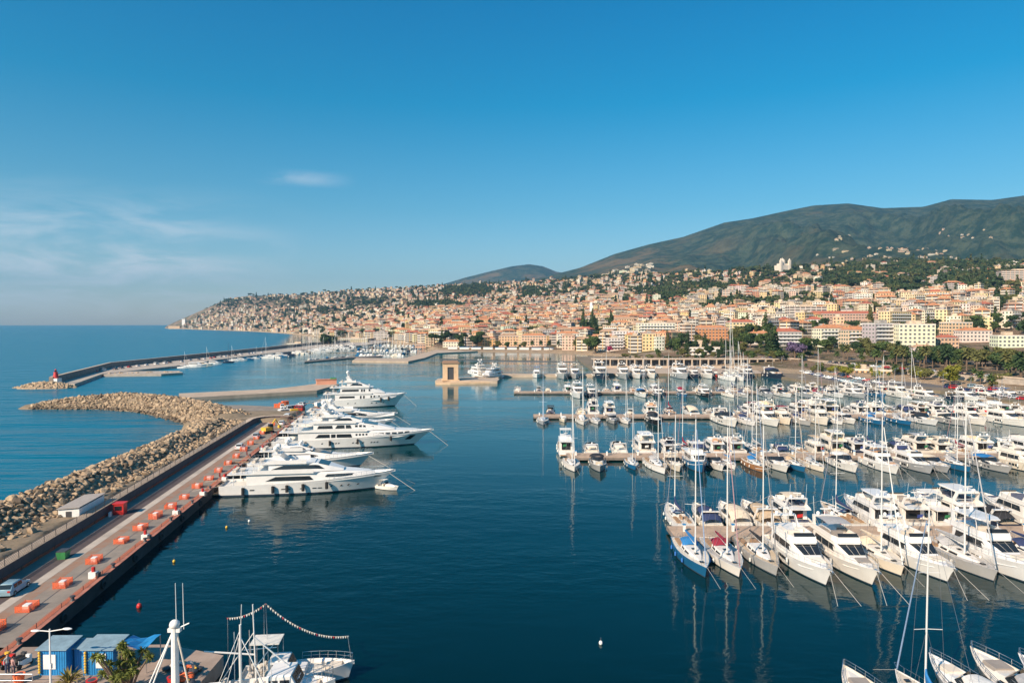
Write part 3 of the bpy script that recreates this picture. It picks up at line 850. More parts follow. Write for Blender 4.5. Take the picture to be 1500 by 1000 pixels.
    fenders(h, [2.5 * s, 6 * s, 9 * s], root, 0.15 * s, 0.7 * s)
    MB().box(L - 0.8, L + 0.25, -0.12, 0.12, h.z(L) - 0.25, h.z(L) - .05).tube((L + 0.1, 0, h.z(L) - .1), (L - 0.1, 0, h.z(L) - .9), .06).build('anchor', M['steel'], root)
    ml = MB()
    for sd in (1, -1): ml.tube((L - .4, .15 * sd, h.z(L)), (L + 4.2 * s, 1.4 * s * sd, -0.1), 0.03, n=4)
    ml.build('mooring_line', M['rope'], root)
    return root

def cruiser(L=12.5, arch=True, cover=None, seed=0):
    s = L / 12.5; root = empty('sport_cruiser'); h = Hull(L, 3.9 * s, 1.15 * s, 1.75 * s, bul=0.15, flare=0.28, p=2.2); h.make(root)
    zd = 1.0 * s
    st = [(4.4 * s, 1.6 * s, 1.5 * s, zd, 2.05 * s), (6.3 * s, 1.6 * s, 1.3 * s, zd, 2.12 * s), (8.2 * s, 1.4 * s, 1.0 * s, zd, 1.72 * s), (10.4 * s, .9 * s, .55 * s, zd + .2, 1.72 * s), (11.4 * s, .3 * s, .15 * s, zd + .35, 1.68 * s)]
    house(st, root, r=.2 * s)
    b = MB(); W = [(3.2, 1.62, 2.0), (5.0, 1.55, 2.35), (6.2, 1.2, 2.6), (6.9, 0.0, 2.72)]
    lo_ = [(2.9, 1.72, 1.45), (5.4, 1.62, 1.75), (7.0, 1.25, 2.0), (7.9, 0.0, 1.9)]
    for sd in (1, -1):
        vs = [(x * s, y * s * sd, z * s) for q in zip(lo_, W) for x, y, z in q]
        b.add(vs, [(2 * i, 2 * i + 2, 2 * i + 3, 2 * i + 1) for i in range(3)])
    b.build('windscreen', M['glass'], root)
    if cover != 'none' and cover:
        t = MB(); t.loft([[(x * s, y * w * s, (z - 0.5 * abs(y) ** 3) * s) for y in (-1, -.66, -.3, 0, .3, .66, 1)] for x, w, z in ((0.6, 1.65, 1.9), (2.4, 1.7, 2.75), (4.6, 1.6, 2.9), (6.3, 1.3, 2.75))], closed=False, caps=False)
        t.build('canopy', M['canvas'], root)
    else:
        MB().box(.5 * s, 1.5 * s, -1.3 * s, 1.3 * s, zd, 1.45 * s).build('seat', M['cushion'], root); MB().box(1.5 * s, 3.2 * s, .8 * s, 1.4 * s, zd, 1.4 * s).build('seat', M['cushion'], root); MB().box(4.0 * s, 4.6 * s, -1.0 * s, .6 * s, zd, 1.8 * s).build('seat', M['cushion'], root)
    if arch:
        a = MB()
        for sd in (1, -1): a.loft([[(x * s, (y - .08) * sd * s, z * s), ((x + .55) * s, (y - .08) * sd * s, z * s), ((x + .55) * s, (y + .04) * sd * s, z * s), (x * s, (y + .04) * sd * s, z * s)] for x, y, z in ((2.6, 1.75, 1.2), (1.7, 1.5, 2.9))])
        a.box(1.7 * s, 2.3 * s, -1.55 * s, 1.55 * s, 2.88 * s, 3.02 * s); dome(a, 2.0 * s, 0, 3.0 * s, 0.24 * s); a.tube((2 * s, 1.2 * s, 3 * s), (1.7 * s, 1.2 * s, 5.2 * s), .018); a.build('radar_arch', M['gel'], root)
    MB().loft([ring6(x * s, .8 * s, .75 * s, 1.6 * s, 1.86 * s, .05) for x in (8.6, 10.0)]).build('sunpad', M['cushion'], root)
    MB().box(-0.8 * s, 0.05, -1.6 * s, 1.6 * s, 0.25, 0.36).build('swim_platform', M['teak'], root)
    sidewin(st, [(5.0 * s, 7.8 * s)], root, .3, .7, 0.2, end=.4)
    for sd in (1, -1):
        q = MB()
        for x in (5.6, 6.6, 7.6): q.add([((x + dx) * s, (h.w((x + dx) * s) * .97 + .03) * sd, z * s) for dx, z in ((0, .75), (.5, .75), (.5, .95), (0, .95))], [(0, 1, 2, 3)])
        q.build('hull_window', M['glass'], root)
    rail(h, 6.0 * s, L * .985, root, .55 * s, 7)
    fenders(h, [2.2 * s, 6 * s], root, .12 * s, .55 * s)
    return root

def trawler(L=12.0, wood=False):
    s = L / 12; root = empty('trawler_yacht'); h = Hull(L, 4.2 * s, 1.35 * s, 2.4 * s, bul=.3, flare=.25, p=2.6, rake=.08); h.make(root, deckm=M['deck'])
    zd = 1.05 * s
    st = [(1.8 * s, 1.65 * s, 1.6 * s, zd, 3.0 * s), (7.6 * s, 1.65 * s, 1.55 * s, zd, 3.1 * s), (8.3 * s, 1.5 * s, 1.4 * s, zd, 3.05 * s), (8.9 * s, 1.4 * s, 1.1 * s, zd, 2.15 * s), (10.2 * s, .8 * s, .6 * s, zd + .4, 2.1 * s)]
    house(st, root, r=.08)
    sidewin(st, [(2.2 * s + i * 1.1 * s, 3.1 * s + i * 1.1 * s) for i in range(5)], root, .5, .86)
    windscreen(st[2], st[3], root, 1.0, .1, .9, split=3)
    MB().box(1.76 * s, 1.79 * s, -1.1 * s, 1.1 * s, zd + .1, 2.7 * s).build('saloon_door', M['glass'], root)
    r = MB(); r.prism([(.3 * s, -1.85 * s), (8.4 * s, -1.7 * s), (8.8 * s, 0), (8.4 * s, 1.7 * s), (.3 * s, 1.85 * s)], 3.1 * s, 3.24 * s)
    for x in (.5, 1.7):
        for sd in (1, -1): r.tube((x * s, 1.7 * s * sd, zd), (x * s, 1.7 * s * sd, 3.1 * s), .04)
    r.build('cabin_roof', M['gel'], root)
    u = MB(); u.loft([ring6(x * s, w * s, w * s * .95, 3.24 * s, 3.24 * s + z * s, .05) for x, w, z in ((4.2, 1.4, .55), (6.9, 1.4, .7), (7.3, 1.2, .65))]); u.build('flybridge', M['gel'], root)
    m = MB(); m.tube((3.6 * s, 0, 3.2 * s), (3.2 * s, 0, 6.4 * s), .07 * s, .04 * s); m.tube((3.3 * s, -.8 * s, 5.0 * s), (3.3 * s, .8 * s, 5 * s), .03); radar(m, 3.5 * s, 4.2 * s, .8 * s); m.build('mast', M['mast'], root)
    t = MB(); t.box(4.2 * s, 7.2 * s, -1.45 * s, 1.45 * s, 5.2 * s, 5.27 * s)
    for x in (4.4, 7.0):
        for sd in (1, -1): t.tube((x * s, 1.3 * s * sd, 3.4 * s), (x * s, 1.35 * s * sd, 5.2 * s), .025)
    t.build('bimini', M['canvas'], root)
    rail(h, 3.0 * s, L * .985, root, .7 * s, 9); fenders(h, [2.5 * s, 5 * s, 7.5 * s], root, .14 * s, .6 * s)
    MB().box(-.8 * s, .05, -1.6 * s, 1.6 * s, .28, .38).build('swim_platform', M['teak'], root); ensign(root, -0.2, 1.4 * s)
    return root

def runabout(L=7.0, cover=False):
    s = L / 7; root = empty('motorboat'); h = Hull(L, 2.5 * s, .75 * s, 1.15 * s, bul=.12, flare=.25, n=10, stripe=.1); h.make(root)
    st = [(3.2 * s, .85 * s, .75 * s, .6 * s, 1.35 * s), (4.4 * s, .8 * s, .6 * s, .6 * s, 1.3 * s), (6.0 * s, .35 * s, .2 * s, .8 * s, 1.12 * s)]
    house(st, root, r=.1)
    w = MB(); w.add([(3.3 * s, -.75 * s, 1.35 * s), (3.3 * s, .75 * s, 1.35 * s), (2.9 * s, .7 * s, 1.85 * s), (2.9 * s, -.7 * s, 1.85 * s)], [(0, 1, 2, 3)]); w.build('windscreen', M['glass'], root)
    if cover:
        t = MB(); t.loft([[(x * s, y * w_ * s, (z - .25 * y * y) * s) for y in (-1, -.5, 0, .5, 1)] for x, w_, z in ((.1, 1.1, 1.05), (1.6, 1.15, 1.6), (3.0, 1.05, 1.95), (4.6, .85, 1.5))], closed=False, caps=False); t.build('boat_cover', M['canvas'], root)
    else:
        MB().box(.2 * s, .8 * s, -.9 * s, .9 * s, .62 * s, 1.0 * s).build('seat', M['cushion'], root); MB().box(2.0 * s, 2.4 * s, -.6 * s, .6 * s, .62 * s, 1.25 * s).build('seat', M['cushion'], root)
        t = MB(); t.box(1.2 * s, 3.0 * s, -.85 * s, .85 * s, 2.3 * s, 2.35 * s)
        for x in (1.3, 2.9):
            for sd in (1, -1): t.tube((2.0 * s, 1.1 * s * sd, .8 * s), (x * s, .8 * s * sd, 2.3 * s), .02)
        t.build('bimini', M['canvas'], root)
    e_ = MB(); e_.loft([[(x - dx, y, z) for x, y in ((-.05, -.18), (-.5, -.15), (-.5, .15), (-.05, .18))] for z, dx in ((.5 * s, 0), (.95 * s, .02), (1.15 * s, .0))]); e_.box(-.3, -.15, -.06, .06, -.4, .5 * s); e_.build('outboard_motor', M['black'], root)
    return root

def sailboat(L=13.0, mastk=1.32, furled=True, hood=True, bow_roll=True, seed=0):
    s = L / 13; root = empty('sailing_yacht'); h = Hull(L, 4.0 * s, 1.15 * s, 1.45 * s, sw=.78, p=1.95, rake=.05, flare=.12, bul=.06, mid=.40, stripe=.14, stern_rake=-.0); h.make(root, deckm=M['deck'])
    zd = 1.1 * s; ht = L * mastk; mx_ = 7.6 * s
    st = [(4.4 * s, 1.15 * s, 1.05 * s, zd, 1.72 * s), (6.6 * s, 1.15 * s, .95 * s, zd, 1.68 * s), (9.0 * s, .75 * s, .5 * s, zd, 1.5 * s), (10.0 * s, .4 * s, .2 * s, zd + .1, 1.42 * s)]
    house(st, root, name='coachroof', r=.1 * s)
    sidewin(st, [(4.8 * s, 6.0 * s), (6.3 * s, 7.6 * s)], root, .3, .72, .1)
    b = MB(); b.box(7.9 * s, 8.4 * s, -.25, .25, 1.55 * s, 1.66 * s); b.box(10.4 * s, 10.9 * s, -.26, .26, 1.36 * s, 1.46 * s); b.box(6.4 * s, 6.9 * s, -.25, .25, 1.69 * s, 1.76 * s); b.build('hatch', M['glass'], root)
    c = MB()
    for sd in (1, -1): c.box(.9 * s, 4.1 * s, (.62 if sd > 0 else -1.2) * s, (1.2 if sd > 0 else -.62) * s, 1.08 * s, 1.36 * s)
    c.box(2.8 * s, 3.9 * s, -.16 * s, .16 * s, 1.08 * s, 1.75 * s); c.build('cockpit_bench', M['teak'], root)
    w = MB()
    for sd in (1, -1): w.path([(1.55 * s, (.55 + .38 * math.cos(a)) * sd * s, 1.85 * s + .38 * s * math.sin(a)) for a in [i * math.pi / 5 for i in range(11)]], .02, 4); w.tube((1.6 * s, .55 * sd * s, 1.1 * s), (1.6 * s, .55 * sd * s, 1.85 * s), .05)
    w.build('steering_wheel', M['steel'], root)
    if hood:
        t = MB(); t.loft([[(x * s, y * w_ * s, (z - .35 * abs(y) ** 2.5) * s) for y in (-1, -.7, -.35, 0, .35, .7, 1)] for x, w_, z in ((3.7, 1.1, 2.45), (4.5, 1.12, 2.4), (5.3, 1.05, 1.85))], closed=False, caps=False); t.build('sprayhood', M['canvas'], root)
    mst = MB(); mst.tube((mx_, 0, 1.5 * s), (mx_ - .2 * s, 0, 1.5 * s + ht), .10 * s, .065 * s, 8)
    sp = []
    for f, w_ in ((.36, 1.35), (.66, 1.0)):
        z = 1.5 * s + ht * f
        for sd in (1, -1): mst.tube((mx_ - .1, 0, z), (mx_ - .35 * s, w_ * s * sd, z + .05), .035 * s, n=4)
        sp.append((w_, z))
    mst.tube((mx_ - .2 * s, 0, 1.5 * s + ht), (mx_ - .2 * s, 0, 1.5 * s + ht + .7), .015); mst.box(mx_ - .5 * s, mx_ - .2 * s, -.02, .02, 1.5 * s + ht + .3, 1.5 * s + ht + .36)
    mst.build('mast', M['mast'], root)
    rg = MB(); top = (mx_ - .2 * s, 0, 1.45 * s + ht * .97); ch = h.w(mx_ - .4) - .12
    for sd in (1, -1):
        rg.path([(mx_ - .4 * s, ch * sd, h.z(mx_)), (mx_ - .35 * s, sp[0][0] * s * sd, sp[0][1]), (mx_ - .35 * s, sp[1][0] * s * sd, sp[1][1]), top], .014, 4)
        rg.tube((mx_ - .4 * s, ch * sd * .95, h.z(mx_)), (mx_ - .1, 0, sp[0][1]), .012, n=4)
        rg.tube((.2 * s, 1.0 * s * sd, 1.2 * s), (.9 * s, 0, 1.5 * s + ht * .3), .012, n=4)
    rg.tube((.9 * s, 0, 1.5 * s + ht * .3), (mx_ - .2 * s, 0, 1.5 * s + ht), .014, n=4)
    rg.build('rigging', M['wire'], root)
    f = MB(); f.tube((L - .35 * s, 0, 1.6 * s), (mx_ + .2 * s, 0, 1.45 * s + ht * .93), .085 * s if furled else .03, .05 * s if furled else .03, 6); f.build('furled_jib', M['canvas'], root)
    bm = MB(); bm.tube((mx_ - .2 * s, 0, 2.55 * s), (2.1 * s, 0, 2.75 * s), .09 * s, .08 * s, 6); bm.build('boom', M['mast'], root)
    sc = MB(); sc.loft([[(x * s, w_ * math.cos(a) * s, (zc + hh * math.sin(a)) * s) for a in [i * math.pi / 4 for i in range(8)]] for x, w_, zc, hh in ((2.3, .1, 2.82, .12), (4.0, .17, 2.88, .2), (6.6, .2, 2.95, .3), (7.35, .16, 3.2, .55), (7.5, .12, 3.6, .6))]); sc.build('sail_cover', M['canvas'], root, smooth=True)
    rl = MB()
    for sd in (1, -1):
        P = [(x * s, (h.w(x * s) - .08) * sd, h.z(x * s)) for x in (.4, 2.4, 4.4, 6.4, 8.4, 10.4, 12.0)]
        rl.path([(x, y, z + .6 * s) for x, y, z in P], .012, 4)
        for x, y, z in P: rl.tube((x, y, z), (x, y, z + .6 * s), .016, n=4)
    rl.path([(12.0 * s, (h.w(12 * s) - .08), h.z(12 * s) + .6 * s), (L, .1, h.z(L) + .65 * s), (L, -.1, h.z(L) + .65 * s), (12.0 * s, -(h.w(12 * s) - .08), h.z(12 * s) + .6 * s)], .022, 4)
    rl.build('railing', M['steel'], root)
    fenders(h, [2.6 * s, 5.4 * s, 8 * s], root, .13 * s, .6 * s)
    ml = MB(); ml.tube((L - .2, .1, h.z(L)), (L + 3.0 * s, .9 * s, -.1), .02, n=4); ml.build('mooring_line', M['rope'], root)
    return root

def superyacht(L, B, F0, F1, decks, mastx, mast_h, wins, sx=0, rake=.10, name='superyacht', arch=True, tint_hull=None):
    """decks: list of (stations, side windows, overhang slab (x0, x1, extra width))"""
    root = empty(name); h = Hull(L, B, F0, F1, sw=.9, p=2.5, rake=rake, flare=.35, bul=.5, mid=.5, n=26, stripe=.35); h.make(root)
    ztop = 0
    for st, segs, ov, ws in decks:
        house(st, root, name='superstructure', r=.25)
        for x0, x1, f0, f1, sl, en in segs: sidewin(st, [(x0, x1)], root, f0, f1, sl, end=en, eps=.04)
        if ws is not None: windscreen(st[ws], st[ws + 1], root, 1.0, .1, .85)
        if ov:
            x0, x1, wx = ov; z = st[0][4]
            sl = MB(); sl.prism([(x0, -wx * .93), (x0 + .6, -wx), (x1 - 1.5, -wx), (x1, -wx * .7), (x1, wx * .7), (x1 - 1.5, wx), (x0 + .6, wx), (x0, wx * .93)], z - .02, z + .22)
            for sd in (1, -1):   # solid bulwark along the deck edge
                sl.loft([[(x, (wx - .12) * sd, z + .2), (x, wx * sd, z + .2), (x, (wx - .02) * sd, z + hh), (x, (wx - .12) * sd, z + hh)] for x, hh in ((x0 + (x1 - x0) * .25, .35), (x0 + (x1 - x0) * .35, .85), (x1 - 1.5, .85))])
            sl.build('deck_overhang', M['gel'], root)
            rl = MB()
            for sd in (1, -1):
                P = [(x0 + .2 + (x1 - x0) * .3 * i / 6, (wx - .1) * sd, z + .22) for i in range(7)]
                for p in P: rl.tube(p, (p[0], p[1], p[2] + .9), .03, n=4)
                rl.path([(p[0], p[1], p[2] + .9) for p in P], .03, 4)
            rl.tube((x0 + .2, wx - .1, z + 1.1), (x0 + .2, -wx + .1, z + 1.1), .03, n=4)
            rl.build('deck_railing', M['steel'], root)
            # a table and sofas on the open after deck
            fu = MB(); fu.box(x0 + 1.6, x0 + 2.6, -.9, .9, z + .55, z + .65); fu.box(x0 + .5, x0 + 1.2, -1.6, 1.6, z + .22, z + .75); fu.build('deck_sofa', M['cushion'], root)
            for sd in (1, -1):
                o = MB().tube((0, 0, 0), (0, 0, z - st[0][3]), .09).build('deck_pillar', M['gel'], root); o.location = (x0 + 1.0, (wx - .5) * sd, st[0][3])
        ztop = max(ztop, st[0][4])
    if arch:
        a = MB()
        for sd in (1, -1): a.loft([[(x, (y - .12) * sd, z), (x + w_, (y - .12) * sd, z), (x + w_, (y + .08) * sd, z), (x, (y + .08) * sd, z)] for x, y, z, w_ in ((mastx + 1.0, B * .30, ztop, 2.0), (mastx - .4, B * .24, ztop + 1.9, 1.2))])
        a.box(mastx - .5, mastx + 1.2, -B * .26, B * .26, ztop + 1.85, ztop + 2.1)
        a.build('radar_arch', M['gel'], root); zt = ztop + 2.0
    else: zt = ztop
    m = MB(); m.loft([[(mastx + dx, y, z) for dx, y in ((0, -w_), (.8 * w_ * 2, -w_ * .5), (.8 * w_ * 2, w_ * .5), (0, w_))] for z, w_ in ((zt, .5), (zt + mast_h * .6, .3), (zt + mast_h, .12))])
    m.box(mastx - .1, mastx + .3, -1.5, 1.5, zt + mast_h * .45, zt + mast_h * .45 + .15); radar(m, mastx + .9, zt + mast_h * .2, 1.3)
    m.tube((mastx, 1.4, zt), (mastx - .2, 1.4, zt + mast_h + 2), .03, n=4); m.tube((mastx, -1.4, zt), (mastx - .2, -1.4, zt + mast_h + 2), .03, n=4)
    m.build('mast', M['gel'], root)
    for x, y, r in ((mastx + .2, 1.3, .55), (mastx + .2, -1.3, .55), (mastx + 3.0, .9, .38), (mastx + 3.0, -.9, .38)):
        q = MB(); dome(q, 0, 0, 0, r); o = q.build('satellite_dome', M['white'], root, smooth=True); o.location = (x, y, (zt + mast_h * .5 + .1) if x < mastx + 1 else ztop + .05)
    # hull openings
    for x0, x1, z0, z1 in wins:
        for sd in (1, -1):
            b = MB(); P = []
            for x, z in ((x0, z0), (x1, z0), (x1, z1), (x0, z1)):
                t = x / L; zs = h.z(x); w = h.w(x); ww = w * (1 - h.flare * t * t) * .95; f = z / zs
                wm = ww + (w - ww) * .42
                y = ww + (wm - ww) * f / .55 if f < .55 else wm + (w - wm) * (f - .55) / .45
                P.append((x - (x - x * (1 - rake)) * (1 - f), (y + .05) * sd, z))
            b.add(P, [(0, 1, 2, 3)]); b.build('porthole' if x1 - x0 < 1.2 else 'hull_window', M['glass'], root)
    rail(h, L * .62, L * .985, root, .8, 12, .03)
    MB().box(-1.6, .1, -B * .4, B * .4, .35, .6).build('swim_platform', M['teak'], root)
    # passerelle to the quay
    g = MB(); g.box(-5.5, .2, -.45, .45, 1.7, 1.8)
    for y in (-.42, .42): g.tube((-5.4, y, 2.7), (.2, y, 2.7), .025, n=4); [g.tube((x, y, 1.75), (x, y, 2.7), .025, n=4) for x in (-5.4, -3.5, -1.6, .1)]
    g.build('gangway', M['teak'], root)
    ml = MB()
    for sd in (1, -1): ml.tube((L - 1.2, .4 * sd, h.z(L) - .8), (L + 4, 3.0 * sd, -.1), .05, n=4); ml.tube((0.3, B * .4 * sd, F0), (-4.6, B * .55 * sd, 1.7), .05, n=4)
    ml.build('mooring_line', M['rope'], root)
    fl = MB(); fl.tube((-.1, 0, F0), (-1.2, 0, F0 + 2.4), .03, n=4); fl.build('flagstaff', M['steel'], root)
    fg = MB(); fg.loft([[(-.75 - .02, y, F0 + 2.2 - i * .05), (-.75 + .02, y, F0 + 1.2 - i * .05)] for i, y in enumerate((0, .4, .8, 1.2))], closed=False, caps=False); fg.build('flag', M['red'], root)
    return root, h

BOATS = []        # every boat placed: (object, descriptor, place)
PZ = {}
def proto(key, fn, *a, **k):
    o = fn(*a, **k); PZ[key] = (freeze(o), o); return o
proto('F', flybridge, 16.0, 'none'); proto('Fh', flybridge, 16.0, 'hard'); proto('Fb', flybridge, 15.0, 'bimini')
proto('S', cruiser, 12.5, True, None); proto('Sc', cruiser, 12.0, False, 'c'); proto('Sa', cruiser, 13.0, True, 'c')
proto('T', trawler, 12.0); proto('M', runabout, 7.0, False); proto('Mc', runabout, 7.5, True)
proto('Y', sailboat, 13.0, 1.36); proto('Y2', sailboat, 12.0, 1.3, True, False); proto('K', sailboat, 16.0, 1.42)
HN = {'F': 'white motor yacht with open flybridge', 'Fh': 'white motor yacht with hardtop', 'Fb': 'white flybridge yacht with %s bimini',
      'S': 'low white sport cruiser, open cockpit', 'Sc': 'white cruiser with %s canopy', 'Sa': 'sport cruiser with radar arch and %s canopy',
      'T': 'trawler yacht with square wheelhouse', 'M': 'small open motorboat', 'Mc': 'small motorboat under %s cover',
      'Y': 'sailing yacht with %s sail cover', 'Y2': 'sailing yacht with open cockpit, %s sail cover', 'K': 'large sailing yacht with %s sail cover'}
CAT = {'F': 'motor yacht', 'S': 'sport cruiser', 'T': 'trawler yacht', 'M': 'motorboat', 'Y': 'sailboat', 'K': 'sailboat'}
CANV = {'white': (.85, .84, .8), 'cream': (.78, .66, .5), 'grey': (.45, .45, .46), 'navy': (.03, .05, .14), 'blue': (.02, .2, .5), 'dark red': (.3, .02, .05), 'black': (.03, .03, .035), 'tan': (.6, .45, .3)}
HULLC = {'': (1, 1, 1), 'cream hulled': (1.0, .92, .80), 'navy hulled': (.03, .045, .09), 'blue hulled': (.02, .16, .36), 'grey hulled': (.5, .52, .55), 'black hulled': (.025, .025, .03), 'red hulled': (.55, .05, .04), 'wooden hulled': (.45, .22, .1)}
def boat(code, x, y, rz, scale=1.0, canv='white', hullc='', place='', extra=None, z=0.0, fend=None):
    fz, _ = PZ[code]; c = copy_tree(fz); c.location = (x, y, z); c.rotation_euler = (0, 0, rz); c.scale = (scale * random.uniform(.92, 1.06), scale * random.uniform(.9, 1.02), scale * random.uniform(.9, 1.06)); dk = random.choice([(1, 1, 1), (1, .98, .95), (.85, .8, .74), (.82, .70, .56), (.72, .72, .74)]); tone = random.choice([(1, 1, 1), (1, .985, .96), (.93, .94, .96), (1, .97, .93)])
    cc = CANV[canv]; hc = HULLC[hullc]; cushc = random.choice([(1, 1, 1, 1), (1.15, 1.2, 1.25, 1), (.12, .16, .3, 1), (.45, .45, .48, 1), (1.1, 1.0, .8, 1), (.75, .5, .35, 1)])
    for ch in c.children:
        k = ch.name.split('.')[0]
        if k in ('bimini', 'canopy', 'boat_cover', 'sail_cover', 'sprayhood'): ch.color = (*cc, 1)
        elif k == 'flag': ch.color = random.choice([(.6, .03, .03, 1), (.03, .2, .08, 1), (.75, .75, .72, 1), (.05, .08, .3, 1)])
        elif k in ('seat', 'sunpad', 'stern_bench'): ch.color = cushc
        elif k == 'furled_jib': ch.color = (*((.85, .84, .8) if canv in ('white', 'cream') else tuple(.6 * q + .25 for q in cc)), 1)
        elif k == 'hull': ch.color = (*[a * b_ for a, b_ in zip(hc, tone)], 1)
        elif k == 'deck': ch.color = (*dk, 1)
        elif k in ('fender',): ch.color = (*(fend or (.9, .88, .82)), 1)
        elif k in ('cabin', 'flybridge', 'radar_arch', 'hardtop', 'cabin_roof', 'coachroof', 'superstructure'): ch.color = (*((1, .95, .87) if hullc == 'cream hulled' else tone), 1)
    d = HN[code]
    if '%s' in d: d = d % canv
    if hullc: d = hullc + ' ' + d.replace('white ', '')
    if extra: d = extra
    tag(c, None, CAT[code[0]], None)
    BOATS.append((c, d, place)); c['group'] = 'boats moored ' + place
    return c
def row(ents, y_ref, y_stern, side, place, jit=.6):
    """ents: (photo column at y_ref, code, scale, canvas, hull)"""
    for en in ents:
        px, code, sc, cv, hc = (list(en) + [1.0, 'white', ''][len(en) - 2:])[:5] if len(en) < 5 else en[:5]
        x = (px - 750) / 1000 * y_ref
        if hc == '' and random.random() < .3: hc = random.choice(['grey hulled', 'cream hulled', 'navy hulled', 'cream hulled', 'blue hulled', 'grey hulled'])
        if cv == 'white' and random.random() < .6: cv = random.choice(['navy', 'cream', 'grey', 'tan', 'blue', 'black', 'dark red'])
        if code == 'F' and random.random() < .45: code = random.choice(['Fh', 'Fb', 'Sa', 'T', 'S'])
        sc *= random.uniform(.84, 1.06) * (1.15 if y_stern > 225 else 1.03)
        boat(code, x + random.uniform(-.1, .1), y_stern + random.uniform(-jit, 0) * side * -1, (-math.pi / 2 if side < 0 else math.pi / 2) + random.uniform(-.06, .06), sc, cv, hc, place)
random.seed(21)
# ---- piers
PIERS = [('first', 24.5, 96, 101.5, 107.0), ('second', 13.5, 150, 162.0, 167.5), ('third', 7.5, 185, 233.0, 239.5), ('fourth', 1.0, 190, 314.5, 320.5)]
PLN = {'first': 'nearest', 'second': 'second', 'third': 'third', 'fourth': 'fourth'}
for nm, x0, x1, y0, y1 in PIERS:
    r = empty('pier', (x0, y0, 0)); b = MB(); b.box(0, x1 - x0, 0, y1 - y0, .55, 1.0); b.build('pier_deck', M['pier'], r)
    e_ = MB(); e_.box(-.06, x1 - x0, -.08, 0.0, .35, .92); e_.box(-.06, x1 - x0, y1 - y0, y1 - y0 + .08, .35, .92); e_.box(-.1, 0, -.08, y1 - y0 + .08, .35, .92); e_.build('fender_board', M['conc_d'], r)
    k = 0
    x = 1.5
    while x < x1 - x0:
        o = MB().tube((0, 0, -2), (0, 0, .56), .35, n=8).tube((0, y1 - y0 - 1.2, -2), (0, y1 - y0 - 1.2, .56), .35, n=8).build('piling', M['conc_d'], r); o.location = (x, .6, 0); x += 8
    x = 2.0
    while x < x1 - x0 - 1:
        p = empty('service_pedestal', (x0 + x, (y0 + y1) / 2, 1.0)); MB().box(-.18, .18, -.18, .18, 0, 1.0).build('post', M['white'], p); MB().box(-.24, .24, -.24, .24, 1.0, 1.15).build('cap', M['blue'], p)
        tag(p, None, 'pedestal', 'service pedestals along the marina piers'); BOATS.append((p, 'white service pedestal with blue cap', 'on the %s pier' % PLN[nm])); x += 7.5
    tag(r, '%s of the four parallel concrete boat piers from the camera' % ('nearest' if nm == 'first' else nm), 'pier')
# the nearest pier
N1 = 'on near side of nearest pier'; F1_ = 'on far side of nearest pier'
for bx, code, sc, cv, hc, by, fd in ((1045, 'Y', 1.06, 'blue', 'blue hulled', 85.6, (.05, .2, .6)), (1096, 'Y', 1.08, 'dark red', '', 85.6, None), (1148, 'Y2', 1.1, 'black', 'grey hulled', 87.0, None), (1217, 'F', 1.05, 'white', '', 84.5, None),
                                    (1290, 'Fb', 1.12, 'grey', '', 84.3, None), (1342, 'Y', 1.12, 'cream', 'cream hulled', 86, (.6, .05, .04)), (1388, 'F', .98, 'white', '', 86.5, None), (1470, 'K', .98, 'grey', 'grey hulled', 85.5, None), (1528, 'Fh', 1.1, 'white', '', 84.5, None), (1595, 'Y', 1.1, 'navy', '', 86, None)):
    x = (bx - 750) / 1000 * by
    boat(code, x, 101.0, -math.pi / 2 + random.uniform(-.02, .02), sc, cv, hc, N1, fend=fd)
for px, code, sc, cv, hc, fd in ((1006, 'Y', .98, 'navy', '', None), (1047, 'Sa', .92, 'navy', 'cream hulled', None), (1090, 'Sc', 1.0, 'cream', '', None), (1133, 'Sa', 1.0, 'tan', '', None), (1176, 'Fb', 1.0, 'cream', '', None), (1262, 'Y', 1.02, 'navy', '', (.6, .05, .04)), (1306, 'Fh', .98, 'white', '', None),
                                 (1352, 'F', .95, 'white', '', None), (1392, 'T', .95, 'white', '', None), (1434, 'Fh', 1.12, 'navy', '', None), (1485, 'Sa', 1.0, 'black', 'navy hulled', None), (1535, 'F', 1.0, 'white', '', None), (1590, 'Y', 1.0, 'white', '', None)):
    boat(code, (px - 750) * .108, 107.6, math.pi / 2 + random.uniform(-.03, .03), sc, cv, hc, F1_, fend=fd)
